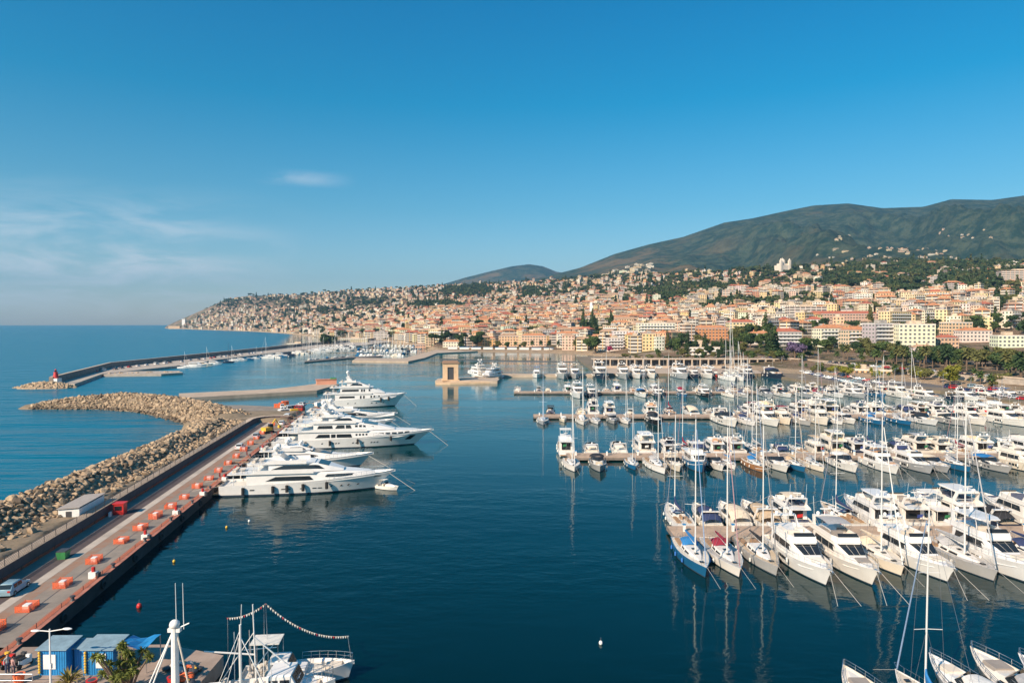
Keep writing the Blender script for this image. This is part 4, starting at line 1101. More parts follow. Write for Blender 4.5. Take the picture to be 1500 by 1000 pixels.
# second pier
row([(842, 'Y2', .98, 'cream'), (885, 'Sc', .98, 'white'), (938, 'Y', .85, 'grey'), (971, 'Y', 1.05, 'grey'), (1003, 'Sa', .95, 'cream', 'cream hulled'), (1036, 'T', 1.02, 'white'), (1065, 'S', .85), (1088, 'Y2', .85, 'white'), (1128, 'K', .82, 'blue', 'wooden hulled'),
     (1163, 'S', 1.08), (1186, 'Y', .9, 'tan', 'blue hulled'), (1219, 'Y', .98, 'white', 'cream hulled'), (1268, 'Sc', 1.25, 'white'), (1322, 'F', 1.0), (1371, 'F', 1.0), (1403, 'Sc', 1.1, 'cream'), (1440, 'Y', 1.0, 'grey'), (1492, 'F', .98, 'white', 'grey hulled'), (1535, 'F'), (1580, 'Y'), (1630, 'Fb')], 147, 161.5, -1, 'on near side of second pier')
row([(830, 'T', .98, 'white'), (869, 'S', 1.0), (912, 'S', 1.0, 'cream'), (951, 'Fh', .95), (986, 'Fb', 1.0, 'black'), (1012, 'Y', .95, 'dark red'), (1030, 'Sa', .95, 'navy'), (1056, 'F', .98), (1087, 'F', .95), (1122, 'Y', .95, 'grey'), (1152, 'Sa', .9, 'navy'), (1185, 'Y2', .9, 'white', 'grey hulled'), (1208, 'T', .95, 'tan', 'cream hulled'),
     (1236, 'Fh', .95, 'white', 'cream hulled'), (1268, 'F', .9), (1300, 'Y', 1.0, 'navy'), (1335, 'Sa', 1.0, 'navy'), (1362, 'F', .95), (1392, 'Fb', .95, 'cream', 'cream hulled'), (1425, 'Y', .9), (1455, 'F', .98), (1490, 'S', 1.0), (1530, 'F'), (1580, 'T')], 168, 168.1, 1, 'on far side of second pier')
# third pier
row([(798, 'Y2', .95, 'white'), (828, 'Mc', .9, 'white'), (858, 'Y', .98, 'white'), (876, 'Y2', .85, 'grey'), (905, 'Sc', .95, 'grey', 'grey hulled'), (923, 'Y2', .8, 'white'), (966, 'Sa', 1.0, 'black', 'black hulled'), (1070, 'S', 1.3), (1102, 'Y', 1.0, 'navy'), (1133, 'Fh', 1.0), (1158, 'T', .95, 'dark red', 'cream hulled'), (1184, 'Y', 1.0, 'white', 'grey hulled'),
     (1215, 'T', 1.1, 'cream', 'cream hulled'), (1238, 'Y', 1.0, 'cream'), (1262, 'Sc', .95, 'white'), (1300, 'Y', 1.08, 'blue', 'blue hulled'), (1340, 'Y', 1.1, 'white', 'blue hulled'), (1372, 'Sa', 1.15, 'black'), (1412, 'S', 1.25, 'white', 'grey hulled'), (1443, 'F', .95), (1492, 'F', 1.0), (1530, 'F', 1.0), (1565, 'Y')], 218, 232.5, -1, 'on near side of third pier')
row([(806, 'M', 1.2, 'black', 'navy hulled'), (852, 'S', .85), (870, 'Fb', .95, 'cream'), (895, 'Fh', 1.0), (925, 'M', 1.0), (956, 'F', .95, 'blue'), (985, 'Y', .9, 'dark red'), (1018, 'Sc', 1.0, 'cream'), (1043, 'S', .9), (1062, 'F', .85), (1088, 'Y2', .9), (1108, 'Fb', .9, 'white'), (1130, 'F', .95), (1152, 'S', 1.0), (1178, 'Fb', .95, 'navy'), (1200, 'F', 1.0), (1222, 'Fh', 1.0), (1246, 'S', 1.0, 'white'),
     (1268, 'Fb', .9, 'navy'), (1290, 'F', .95), (1312, 'Y', 1.05, 'white'), (1335, 'Sa', 1.0, 'navy'), (1358, 'Fh', .95), (1381, 'F', 1.0), (1404, 'Sa', 1.0, 'grey'), (1428, 'F', .9), (1452, 'T', .95), (1478, 'F', 1.0), (1505, 'S'), (1530, 'F')], 241, 240.1, 1, 'on far side of third pier')
# fourth pier
row([(849, 'Fh', 1.12), (869, 'F', 1.0, 'white', 'navy hulled'), (945, 'Sa', 1.05, 'blue'), (972, 'Fb', 1.0, 'black'), (1009, 'Sc', .9, 'white', 'blue hulled'), (1042, 'F', .9, 'white', 'black hulled'), (1078, 'Y', 1.0, 'white'), (1096, 'Y', .9, 'navy'), (1135, 'Sc', 1.2, 'grey', 'grey hulled'), (1160, 'S', 1.0), (1192, 'S', 1.2, 'white', 'grey hulled'), (1212, 'Y', 1.0), (1237, 'S', 1.25), (1266, 'F', 1.0),
     (1300, 'S', 1.2, 'white', 'blue hulled'), (1332, 'Fh', 1.0), (1352, 'Y', 1.1)], 298, 314.0, -1, 'on near side of fourth pier')
row([(758, 'S', .9), (790, 'M', 1.1, 'cream'), (803, 'Mc', 1.0, 'cream'), (833, 'T', .8, 'cream'), (890, 'Y2', .9), (906, 'T', .95), (928, 'S', .9, 'white', 'blue hulled'), (948, 'Y2', .95), (962, 'T', .9, 'tan'), (1000, 'Mc', 1.1, 'dark red'), (1025, 'S', .9), (1060, 'F', .8), (1082, 'Y', 1.0), (1100, 'F', .9), (1122, 'S', 1.0), (1146, 'Fb', .9, 'navy'), (1172, 'F', .9), (1196, 'F', .95), (1222, 'S', 1.0), (1248, 'Fh', .9), (1276, 'F', .9), (1300, 'T', .9)], 321, 321.2, 1, 'on far side of fourth pier')
# big yachts along the quay behind
row([(788, 'T', 1.15), (826, 'Fh', 1.55), (846, 'F', 1.35), (882, 'Fh', 1.5, 'white', 'navy hulled'), (919, 'F', 1.35, 'white', 'grey hulled'), (937, 'Fh', 1.3), (948, 'F', 1.15), (961, 'F', 1.25), (1003, 'Fh', 1.5), (1027, 'Fb', 1.25, 'navy', 'navy hulled'), (1048, 'F', 1.35), (1063, 'T', .9, 'dark red', 'red hulled'), (1075, 'Y', 1.1), (1108, 'Fh', 1.5, 'white', 'navy hulled'), (1145, 'Sa', 1.9, 'navy', 'navy hulled')], 398, 422, -1, 'along the arcaded quay')
# small craft along the right-hand shore
row([(1340 + i * 16, random.choice(['F', 'S', 'M', 'Sa', 'Mc', 'T', 'S', 'M']), .85 + .1 * random.random(), random.choice(['white', 'navy', 'grey', 'blue']), random.choice(['', '', 'grey hulled', 'navy hulled'])) for i in range(14)], 292, 300, -1, 'by the right-hand shore')
# bottom right: bows towards the piers
for bx, by, code, sc, cv, hc, fd in ((1232, 64, 'Sa', 1.05, 'navy', 'cream hulled', None), (1314, 63.5, 'Y', .88, 'blue', '', None), (1370, 65.5, 'Sc', 1.02, 'white', '', (.95, .6, .2)), (1436, 66, 'Sa', 1.1, 'grey', 'cream hulled', None), (1505, 65, 'S', 1.0, 'white', '', None)):
    L0 = {'Sa': 13, 'Y': 13, 'Sc': 12, 'S': 12.5}[code] * sc
    boat(code, (bx - 750) / 1000 * (by - 1.4), by - 1.4 - L0, math.pi / 2 + random.uniform(-.02, .02), sc, cv, hc, 'in bottom right corner', fend=fd)

# ---- superyachts at the left quay
def sy_place(root, Yq, gap, label, rz=R(8), lateral=0):
    ex, ey = edge(Yq); root.location = (ex + gap * math.cos(rz), ey + gap * math.sin(rz), 0); root.rotation_euler = (0, 0, rz)
    tag(root, label, 'superyacht', 'superyachts moored stern-to at the left quay')
# nearest: long dark upper window band
d1 = [([(5.0, 3.0, 2.9, 2.3, 4.7), (16, 3.1, 2.95, 2.3, 4.75), (23, 2.7, 2.3, 2.6, 4.75), (27.5, 1.7, 1.2, 3.3, 4.4), (29.0, .8, .5, 3.5, 4.1)], [(8.5, 17.5, .34, .72, 1.9, .8), (19.4, 25.6, .5, .78, .6, .9)], (1.6, 19.0, 3.25), None),
      ([(9.0, 2.6, 2.35, 4.9, 6.7), (18.0, 2.6, 2.3, 4.9, 6.75), (20.6, 2.3, 1.9, 4.9, 5.9), (23.0, 1.6, 1.2, 4.8, 5.05)], [(9.4, 19.6, .35, .8, 2.3, 1.2)], (5.2, 17.6, 2.65), 1)]
y1, h1 = superyacht(33.0, 6.9, 2.35, 4.3, d1, 10.0, 1.3, [(6.0 + 0, 6.9, 1.2, 1.45)] + [(x, x + .8, 1.25, 1.45) for x in (12.2, 13.3, 16.0, 18.5, 19.6)] + [(x, x + .35, 1.45, 1.8) for x in (22, 24, 25.5, 27.5)] + [(29.6, 31.2, 3.0, 3.15)], rake=.12)
fenders(h1, [4.5, 10.0, 12.6, 15.6, 20.0], y1, .3, 1.7, m=M['black'])
y1.scale = (1, 1, .87); sy_place(y1, 131.5, 1.2, 'white superyacht nearest the camera, long raked dark windows and black fenders')
d2 = [([(5.5, 2.7, 2.6, 2.0, 4.3), (13, 2.7, 2.4, 2.0, 4.3), (19, 2.2, 1.6, 2.2, 3.2), (23.5, 1.2, .8, 2.5, 3.1)], [(7.0, 18.6, .3, .72, 2.2, 5.0)], (2.6, 13.5, 2.75), 1),
      ([(7.5, 2.0, 1.9, 4.4, 5.4), (11.5, 2.0, 1.7, 4.4, 5.4), (14.0, 1.5, 1.2, 4.3, 4.5)], [(8.5, 12.6, .25, .75, .7, .8)], None, 1)]
y2, h2 = superyacht(27.5, 6.2, 2.0, 3.3, d2, 8.2, .6, [(x, x + .7, 1.2, 1.4) for x in (11, 13, 15)], rake=.12, arch=False)
fenders(h2, [6, 11, 17], y2, .25, 1.2, m=M['black'])
sy_place(y2, 153.0, 1.2, 'sleek low white superyacht between the nearest one and the longest one')
d3 = [([(7.0, 3.8, 3.7, 2.6, 5.1), (24, 3.9, 3.75, 2.6, 5.15), (34, 3.1, 2.6, 3.0, 5.1), (38.5, 1.9, 1.5, 3.8, 5.0), (40.5, .8, .5, 4.2, 4.8)],
       [(11.5, 15.5, .3, .72, 1.0, .1), (15.8, 17.0, .3, .72, 0, 0), (17.3, 21.5, .3, .72, 0, .4)] + [(22.4 + i * .9, 22.9 + i * .9, .5, .72, 0, 0) for i in range(4)] + [(27 + i * 1.75, 28.3 + i * 1.75, .48, .72, 0, 0) for i in range(6)], (2.0, 27, 4.0), None),
      ([(11.0, 3.2, 3.05, 5.35, 7.6), (24.0, 3.2, 3.0, 5.35, 7.65), (29.0, 2.7, 2.2, 5.3, 6.6), (33, 1.8, 1.3, 5.2, 5.4)], [(12.0, 16.2, .3, .72, .4, .2), (16.8, 19.4, .3, .75, .6, .1), (19.7, 21.3, .3, .75, 0, .4)] + [(22.2 + i * 1.1, 22.9 + i * 1.1, .45, .72, 0, 0) for i in range(5)], (5.0, 24.0, 3.4), 1),
      ([(15.0, 2.3, 2.1, 7.85, 9.4), (20.5, 2.3, 2.0, 7.85, 9.45), (24, 1.7, 1.3, 7.8, 8.2)], [(16.0, 21.5, .3, .75, 1.6, .6)], (11.0, 19.0, 2.5), 1)]
y3, h3 = superyacht(44.0, 8.4, 2.6, 4.9, d3, 13.5, 1.4, [(x, x + .4, 1.5, 1.85) for x in (14, 16.4, 17.2, 18, 18.8, 23, 24, 26, 28.5, 29.4, 30.3)] + [(38.6, 40.4, 1.9, 3.3)], rake=.13)
fenders(h3, [9, 15.5, 23, 32], y3, .3, 1.7, m=M['black'])
y3.scale = (.955, 1, .86); sy_place(y3, 180, 1.2, 'longest white superyacht at the left quay, three decks and square bow window')
d4 = [([(6.0, 2.9, 2.8, 2.2, 4.5), (17, 2.9, 2.6, 2.2, 4.55), (24, 2.2, 1.7, 2.4, 3.6), (28, 1.2, .8, 2.8, 3.5)], [(8.0, 22.0, .35, .75, 2.0, 4.0)], (2.5, 17, 3.05), 1), ([(9.0, 2.2, 2.0, 4.7, 6.0), (15.0, 2.2, 1.9, 4.7, 6.0), (18.0, 1.6, 1.2, 4.6, 4.8)], [(10, 16.5, .3, .75, 1.0, .8)], (6, 14, 2.4), 1)]
y4, h4 = superyacht(31.0, 6.6, 2.2, 3.9, d4, 9.5, .9, [(x, x + .6, 1.3, 1.5) for x in (12, 14, 18, 20)], rake=.12)
sy_place(y4, 203, 1.2, 'white superyacht just behind the longest one, brown-shaded cabin side')
y5, h5 = superyacht(29.0, 6.4, 2.1, 3.7, d4[:1] , 9.0, .7, [(x, x + .6, 1.3, 1.5) for x in (12, 16, 20)], rake=.12); y5.scale = (1.08, 1, 1.05)
sy_place(y5, 219, 1.2, 'white superyacht fourth beyond the nearest, with a beige stripe along its side')
dd6 = [([(6.5, 3.7, 3.6, 2.8, 5.3), (22, 3.7, 3.5, 2.8, 5.3), (27, 3.0, 2.6, 3.2, 5.25), (30, 1.8, 1.4, 4.0, 5.1)], [(8.0, 14, .4, .7, .4, 0)] + [(16, 16.6, .3, .75, 0, 0), (17.2, 17.8, .3, .75, 0, 0), (20, 20.6, .4, .75, 0, 0), (21.2, 21.8, .4, .75, 0, 0), (23, 23.6, .45, .75, 0, 0)], (2.0, 22, 3.8), None),
       ([(8.5, 3.1, 3.0, 5.5, 7.7), (19, 3.1, 2.9, 5.5, 7.75), (23, 2.5, 2.1, 5.5, 6.9), (25.5, 1.7, 1.3, 5.4, 5.7)], [(9.0, 15.5, .35, .72, .3, 0), (16.4, 17, .3, .75, 0, 0), (17.3, 17.9, .3, .75, 0, 0), (19.3, 20, .4, .75, 0, 0)], (4.5, 21, 3.3), 1),
       ([(11.0, 2.4, 2.2, 7.95, 9.7), (16, 2.4, 2.1, 7.95, 9.7), (19.5, 1.8, 1.4, 7.9, 8.4)], [(12, 17, .35, .75, 1.2, .4)], (8, 16, 2.6), 1)]
y6, h6 = superyacht(34.0, 8.0, 2.8, 5.4, dd6, 11.0, 2.6, [(x, x + .4, 1.6, 1.95) for x in (12, 15, 22, 24, 27)], rake=.14)
fenders(h6, [24, 27], y6, .35, 1.8, m=M['black'])
ex, ey = W_ = G(467, 596.5)[:2]; y6.location = (ex, ey, 0); y6.rotation_euler = (0, 0, R(9)); tag(y6, 'tallest white superyacht, farthest along the left quay, twin white radar domes', 'superyacht', 'superyachts moored stern-to at the left quay')
# two by the pier with the square tower
y7, h7 = superyacht(30.0, 7.2, 2.4, 4.3, [(dd6[0][0][:3] + [(29, 1.2, .8, 4.0, 4.6)], dd6[0][1], (2.0, 20, 3.5), None), dd6[1], dd6[2]], 11.0, 3.0, [], rake=.13)
p = G(712, 551); y7.scale = (.8, .8, .8); y7.location = (-15, 400, 0); y7.rotation_euler = (0, 0, R(118)); tag(y7, 'white superyacht partly hidden behind the square sandstone tower', 'superyacht')
y8, h8 = superyacht(30.0, 7.0, 2.4, 4.3, [(dd6[0][0][:3] + [(29, 1.2, .8, 4.0, 4.6)], dd6[0][1], (2.0, 20, 3.5), None), dd6[1]], 11.0, 1.8, [], rake=.13)
y8.scale = (.8, .8, .8); y8.location = (-7, 412, 0); y8.rotation_euler = (0, 0, R(-112)); tag(y8, 'white superyacht right of the square sandstone tower, bow towards open water', 'superyacht')
# tender at the bow of the nearest superyacht
t_ = boat('M', *G(553, 714)[:2], R(-28), .8, 'white', '', '', extra='x'); BOATS.pop(); t_['label'] = 'small white tender tied under the bow of the nearest superyacht'; t_['group'] = 'tenders'
bpy.context.view_layer.update()
number_from_left(BOATS)
for k in PZ: drop(PZ[k][1])
# ================================================================ SHORE, TOWN, TREES
quaym = mat('quay_stone', (0.46, 0.36, 0.27), 0.85, var=0.18, vscale=0.25)
def slab(name, pts, z, label=None, m=None, zb=-3.0, kind='structure', cat=None):
    b = MB(); b.prism([(p[0], p[1]) for p in pts], zb, z); o = b.build(name, m or quaym)
    if kind: tag(o, label, kind=kind)
    else: tag(o, label, cat)
    return o
asph2 = mat('road_asphalt', (0.13, 0.12, 0.115), 0.9, var=0.2, vscale=0.1)
slab('arcade_quay', [(55.5, 424.5), (158, 424.5), (170, 500), (60, 502)], 1.606, zb=1.0)
shorem = mat('worn_shore_ground', (.24, .18, .13), .9, col2=(.15, .13, .085), vscale=.06)
slab('shore_quay', [(55, 424), (155, 424), (165, 345), (200, 318), (203, 240), (420, 240), (420, 640), (60, 640), (57, 560)], 1.6, m=shorem)
slab('shore_road', [(172, 360), (212, 330), (216, 262), (232, 262), (236, 330), (205, 470), (190, 470)], 1.61, m=asph2, zb=1.4)
slab('mole', [(-42, 372), (-8, 371), (-7, 385), (-12, 398), (-22, 399), (-42, 388)], 1.5, m=quaym)
slab('mole', [(-22, 395), (-8, 395), (-5, 414), (56, 416), (56, 426), (-22, 424)], 1.5, m=quaym)
slab('mole', [tuple(G(262, 583, 1.5)[:2]), tuple(G(464, 571.5, 1.5)[:2]), tuple(G(497, 562.5, 1.5)[:2]), tuple(G(480, 560, 1.5)[:2]), tuple(G(400, 569.5, 1.5)[:2]), tuple(G(262, 576, 1.5)[:2])], 1.5, m=quaym)
slab('quay_head', [(-73, 214), (-72.0, 236), (-76, 250), (-88, 257), (-104, 262), (-118, 262), (-110, 240), (-92, 214)], 1.45, m=asph)
# old harbour quays
slab('harbour_quay', [tuple(G(x, y, 1.2)[:2]) for x, y in ((516, 528), (598, 529), (622, 524), (640, 517), (700, 514), (640, 512), (612, 519), (592, 524.5), (522, 524))], 1.2)
slab('harbour_quay', [tuple(G(x, y, 1.2)[:2]) for x, y in ((446, 529.5), (512, 523.5), (560, 521.5), (560, 520), (510, 522), (446, 528))], .9, m=M['conc_d'])
slab('floating_boom', [(-67, 622), (65, 569), (65.5, 571), (-66.5, 624)], .5, 'long dark floating boom across the beach bay', M['dark'], -.3, None, 'boom')
# outer breakwater of the old harbour
OW = [(-238, 352), (-284, 482), (-284, 750), (-286, 960), (-250, 1250)]
b = MB(); b.prism(OW + [(-200, 1300), (-212, 960), (-238, 850), (-252, 700), (-254, 583), (-246, 508), (-254, 423), (-226, 352)], -3, 1.6)
tag(b.build('outer_quay', M['conc']), kind='structure')
b = MB()
for (x0, y0), (x1, y1) in zip(OW, OW[1:]): pass
b.loft([[(x - 1.6, y, -2), (x - 1.2, y, 5.2), (x + .8, y, 5.2), (x + 1.6, y, -2)] for x, y in OW])
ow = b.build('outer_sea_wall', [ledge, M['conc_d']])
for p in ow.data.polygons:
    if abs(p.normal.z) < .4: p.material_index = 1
tag(ow, 'long dark sea wall of the outer breakwater running back from the red lighthouse', 'wall')
slab('rubble_jetty', [tuple(G(x, y, 1.3)[:2]) for x, y in ((152, 548.5), (236, 547.5), (268, 545.5), (262, 543), (200, 543.5), (150, 545))], 1.3, m=M['conc'])
# lighthouse head
b = MB(); hx, hy = -238, 348
vs = []; n1, n2 = 24, 8
for i in range(n2 + 1):
    for j in range(n1):
        a = 2 * math.pi * j / n1; rr = i / n2; x = hx + 18 * rr * math.cos(a); y = hy + 10 * rr * math.sin(a)
        vs.append((x, y, 2.6 - 4.2 * rr ** 2.2 + .7 * noise.noise(Vector((x * .5, y * .5, 1)))))
b.add(vs, [(i * n1 + j, (i + 1) * n1 + j, (i + 1) * n1 + (j + 1) % n1, i * n1 + (j + 1) % n1) for i in range(n2) for j in range(n1)] + [tuple(range(n1))])
tag(b.build('lighthouse_rocks', rockm[1]), kind='structure')
V = []; F = []; base = 0
for k in range(420):
    if k < 300: a = random.random() * 6.28; rr = math.sqrt(random.random()); x = hx + 16.5 * rr * math.cos(a); y = hy + 9 * rr * math.sin(a); z = 2.5 - 3.6 * rr ** 2.2
    else:
        t = random.random(); q = G(150 + 115 * t, 548 - 3 * t, 1); x, y, z = q[0], q[1] - random.random() * 2, random.uniform(-.2, 1.3)
    s = random.uniform(.5, 1.2); v = (np.array(ROCKS[k % 9]) * s) @ np.array(rotm()).T + np.array((x, y, z)); V.append(v); F.append(np.array(IF) + base); base += len(v)
me = bpy.data.meshes.new('rubble'); me.from_pydata(np.concatenate(V).tolist(), [], np.concatenate(F).tolist()); me.materials.append(rockm[0]); me.update()
o = bpy.data.objects.new('rubble', me); C.objects.link(o); tag(o, 'rocks round the foot of the red lighthouse and its jetty', 'rocks', None, 'stuff')
lh = empty('lighthouse', (-237, 354, 2.0)); lh.scale = (.85, .85, .9)
MB().box(-2.2, 2.2, -2.2, 2.2, -2, 2.6).build('base', M['white'], lh)
MB().lathe((0, 0, 2.6), [(1.7, 0), (1.0, 3.4), (1.25, 3.5), (1.25, 3.7), (.6, 3.75)], 16).build('tower', M['red'], lh, smooth=True)
b = MB(); b.lathe((0, 0, 6.3), [(.55, 0), (.55, 1.0)], 12); b.build('lantern', M['glass'], lh); MB().lathe((0, 0, 7.3), [(.75, 0), (.1, .7)], 12).build('lantern_roof', M['red'], lh)
tag(lh, 'small red conical lighthouse on a white base at the breakwater tip', 'lighthouse')
# square tower
tb = empty('gatehouse', (-34, 376, 1.5), R(8)); tb.scale = (.86, .9, 1.12); sandst = mat('sandstone', (0.62, 0.43, 0.27), 0.85, var=0.12, vscale=0.4)
b = MB()
for x0, x1 in ((-4.8, -2.0), (2.0, 4.8)): b.box(x0, x1, -4, 4, 0, 8.4)
b.box(-2.0, 2.0, 1, 4, 0, 8.4); b.box(-2.0, 2.0, -4, 1, 6.6, 8.4); b.build('wall', sandst, tb)
MB().box(-5.3, 5.3, -4.5, 4.5, 8.4, 9.1).box(-4.6, 4.6, -3.8, 3.8, 9.1, 9.6).build('cornice', mat('brown_stone', (.30, .19, .13), .9), tb)
MB().box(-1.98, 1.98, -3.5, -3.4, 0, 6.5).build('door', M['dark'], tb); MB().box(-5.6, 5.6, -4.8, 4.8, -.0, .5).build('plinth', sandst, tb)
MB().box(4.82, 4.9, -2.0, 1.2, .8, 6.0).build('window', M['dark'], tb)
tag(tb, 'square sandstone gatehouse with a tall dark doorway at the end of the mole', 'gatehouse')
pf = MB(); pf.prism([(-41, 366), (-33, 365.4), (-12, 371), (-12, 374), (-41, 374)], -2, .9); tag(pf.build('landing_step', sandst), 'low pale landing step in front of the gatehouse', 'step')

# ---- wall and roof materials
def wall_material(name, attr):
    m = bpy.data.materials.new(name); m.use_nodes = True; t = m.node_tree; n = t.nodes; l = t.links; b = n['Principled BSDF']; b.inputs['Roughness'].default_value = .9
    b.inputs['Specular IOR Level'].default_value = .2
    uv = n.new('ShaderNodeUVMap'); uv.uv_map = 'UVMap'; sp = n.new('ShaderNodeSeparateXYZ'); l.new(uv.outputs[0], sp.inputs[0])
    def ma(op, a, c=None, d=None):
        q = n.new('ShaderNodeMath'); q.operation = op
        for i, x in enumerate((a, c, d)):
            if x is None: continue
            if isinstance(x, (int, float)): q.inputs[i].default_value = x
            else: l.new(x, q.inputs[i])
        return q.outputs[0]
    fu = ma('FRACT', sp.outputs[0]); fv = ma('FRACT', sp.outputs[1])
    au = ma('ABSOLUTE', ma('SUBTRACT', fu, .5)); av = ma('ABSOLUTE', ma('SUBTRACT', fv, .48))
    win = ma('MULTIPLY', ma('LESS_THAN', au, .15), ma('LESS_THAN', av, .27))
    shut = ma('MULTIPLY', ma('LESS_THAN', au, .27), ma('LESS_THAN', av, .27))
    if attr: at = n.new('ShaderNodeAttribute'); at.attribute_name = 'Col'; col = at.outputs['Color']
    else: oi = n.new('ShaderNodeObjectInfo'); col = oi.outputs['Color']
    geo = n.new('ShaderNodeNewGeometry'); nz = n.new('ShaderNodeTexNoise'); nz.inputs['Scale'].default_value = .15; nz.inputs['Detail'].default_value = 6; l.new(geo.outputs['Position'], nz.inputs[0])
    hs = n.new('ShaderNodeHueSaturation'); l.new(ma('ADD', ma('MULTIPLY', nz.outputs[0], .5), .75), hs.inputs['Value']); l.new(col, hs.inputs['Color'])
    wn = n.new('ShaderNodeTexWhiteNoise'); wn.noise_dimensions = '3D'; cb = n.new('ShaderNodeCombineXYZ'); l.new(ma('FLOOR', sp.outputs[0]), cb.inputs[0]); l.new(ma('FLOOR', sp.outputs[1]), cb.inputs[1]); l.new(cb.outputs[0], wn.inputs[0])
    def mix(f, a, c):
        q = n.new('ShaderNodeMix'); q.data_type = 'RGBA'; l.new(f, q.inputs[0])
        for k, x in ((6, a), (7, c)):
            if isinstance(x, tuple): q.inputs[k].default_value = (*x, 1)
            else: l.new(x, q.inputs[k])
        return q.outputs[2]
    sh = mix(wn.outputs[0], (.10, .20, .13), (.34, .22, .15)); c1 = mix(shut, hs.outputs[0], sh)
    c2 = mix(ma('MULTIPLY', win, ma('GREATER_THAN', wn.outputs[0], .25)), c1, (.045, .05, .055))
    if attr: sty = at.outputs['Alpha']
    else: sty = oi.outputs['Alpha']
    band = ma('MULTIPLY', ma('GREATER_THAN', sty, .55), ma('MULTIPLY', ma('GREATER_THAN', fv, .36), ma('LESS_THAN', fv, .88)))
    rail_ = ma('MULTIPLY', ma('GREATER_THAN', sty, .55), ma('LESS_THAN', fv, .36))
    part_ = ma('LESS_THAN', ma('ABSOLUTE', ma('SUBTRACT', ma('FRACT', ma('MULTIPLY', sp.outputs[0], .5)), .5)), .44)
    c2 = mix(ma('MULTIPLY', band, part_), c2, (.10, .085, .075)); c2 = mix(ma('MULTIPLY', rail_, part_), c2, (.66, .62, .56))
    ledge_ = ma('GREATER_THAN', fv, .93); c3 = mix(ledge_, c2, (.62, .56, .48))
    l.new(c3, b.inputs['Base Color']); return m
M['wallA'] = wall_material('stucco', False); M['wallB'] = wall_material('stucco_mass', True)
M['stucco'] = mat('plain_stucco', (1, 1, 1), .9, obj=True, var=.12, vscale=.15)
M['roofA'] = mat('terracotta_tiles', (1, 1, 1), .85, obj=True, var=.3, vscale=.5); M['roofB'] = mat('roof_mass', (1, 1, 1), .85, attr='Col', var=.3, vscale=.05)
def bld_geom(w, d, h, nf, roof, b=None):
    """returns faces grouped: wall quads with uv, roof mesh"""
    W = []; bay = 3.3
    c = [(-w / 2, -d / 2), (w / 2, -d / 2), (w / 2, d / 2), (-w / 2, d / 2)]
    for i in range(4):
        p, q = c[i], c[(i + 1) % 4]; ln = math.hypot(q[0] - p[0], q[1] - p[1]); nb = max(1, round(ln / bay))
        W.append(([(p[0], p[1], -6), (q[0], q[1], -6), (q[0], q[1], h), (p[0], p[1], h)], [(0, -6 / h * nf), (nb, -6 / h * nf), (nb, nf), (0, nf)]))
    rb = MB(); o = .45
    if roof == 'hip':
        rh = min(w, d) * .22; k = min(w, d) / 2
        x, y = w / 2 + o, d / 2 + o
        for cx_, cy_ in ((w * .2, d * .12), (-w * .28, -d * .1)): rb.box(cx_ - .35, cx_ + .35, cy_ - .35, cy_ + .35, h, h + rh + .9)
        if w >= d: top = [(-x + k, 0, h + rh), (x - k, 0, h + rh)]; fs = [(0, 1, 5, 4), (1, 2, 5), (2, 3, 4, 5), (3, 0, 4)]
        else: top = [(0, -y + k, h + rh), (0, y - k, h + rh)]; fs = [(0, 1, 4), (1, 2, 5, 4), (2, 3, 5), (3, 0, 4, 5)]
        rb.add([(-x, -y, h), (x, -y, h), (x, y, h), (-x, y, h)] + top, fs + [(3, 2, 1, 0)])
    elif roof == 'gable':
        rh = d * .2; x, y = w / 2 + .3, d / 2 + o
        rb.add([(-x, -y, h), (x, -y, h), (x, y, h), (-x, y, h), (-x, 0, h + rh), (x, 0, h + rh)], [(0, 1, 5, 4), (2, 3, 4, 5), (1, 2, 5), (3, 0, 4), (3, 2, 1, 0)])
    else:
        x, y = w / 2, d / 2
        rb.box(-x - .15, x + .15, -y - .15, y + .15, h, h + .35); rb.box(-x + .4, x - .4, -y + .4, y - .4, h + .35, h + .37)
        rb.box(-x * .3, x * .35, -y * .3, y * .5, h + .37, h + 2.8)
    return W, rb
def wall_mesh(W, name='wall', m=None):
    v = []; f = []; uv = []
    for q, u in W:
        b0 = len(v); v += q; f.append((b0, b0 + 1, b0 + 2, b0 + 3)); uv += u
    me = bpy.data.meshes.new(name); me.from_pydata(v, [], f); ul = me.uv_layers.new(name='UVMap'); ul.data.foreach_set('uv', [c for p in uv for c in p]); me.materials.append(m or M['wallA']); me.update(); return me
WIN = None
def window_mesh():
    b = MB(); b.box(-.52, .52, -.06, .0, -.75, .75, 0); b.box(-.62, .62, -.04, .0, .75, .87, 1); b.box(-.66, .66, -.12, .0, -.88, -.75, 1)
    for s in (-1, 1): b.box(min(.54 * s, 1.0 * s), max(.54 * s, 1.0 * s), -.07, 0, -.75, .75, 2)
    b.box(-.03, .03, -.08, 0, -.75, .75, 1)
    return b
shutg = mat('green_shutter', (.07, .16, .10), .7); shutb = mat('brown_shutter', (.26, .15, .09), .7)
WINM = [window_mesh().mesh('window', [M['glass'], M['white'], s]) for s in (shutg, shutb, mat('grey_shutter', (.34, .33, .30), .7))]
random.seed(77)
WCOL = {'cream': (.72, .56, .34), 'ochre': (.66, .41, .17), 'peach': (.70, .47, .27), 'pink': (.68, .46, .34), 'white': (.76, .69, .58), 'pale yellow': (.70, .54, .26), 'terracotta': (.58, .25, .13), 'sand': (.56, .43, .30), 'grey': (.42, .40, .38)}
RCOL = {'orange tiled': (.52, .23, .11), 'red tiled': (.42, .13, .075), 'brown tiled': (.44, .28, .18), 'flat': (.54, .43, .32), 'flat grey': (.36, .33, .30)}
BLD = []
NUMW = ['zero', 'one', 'two', 'three', 'four', 'five', 'six', 'seven', 'eight', 'nine', 'ten']
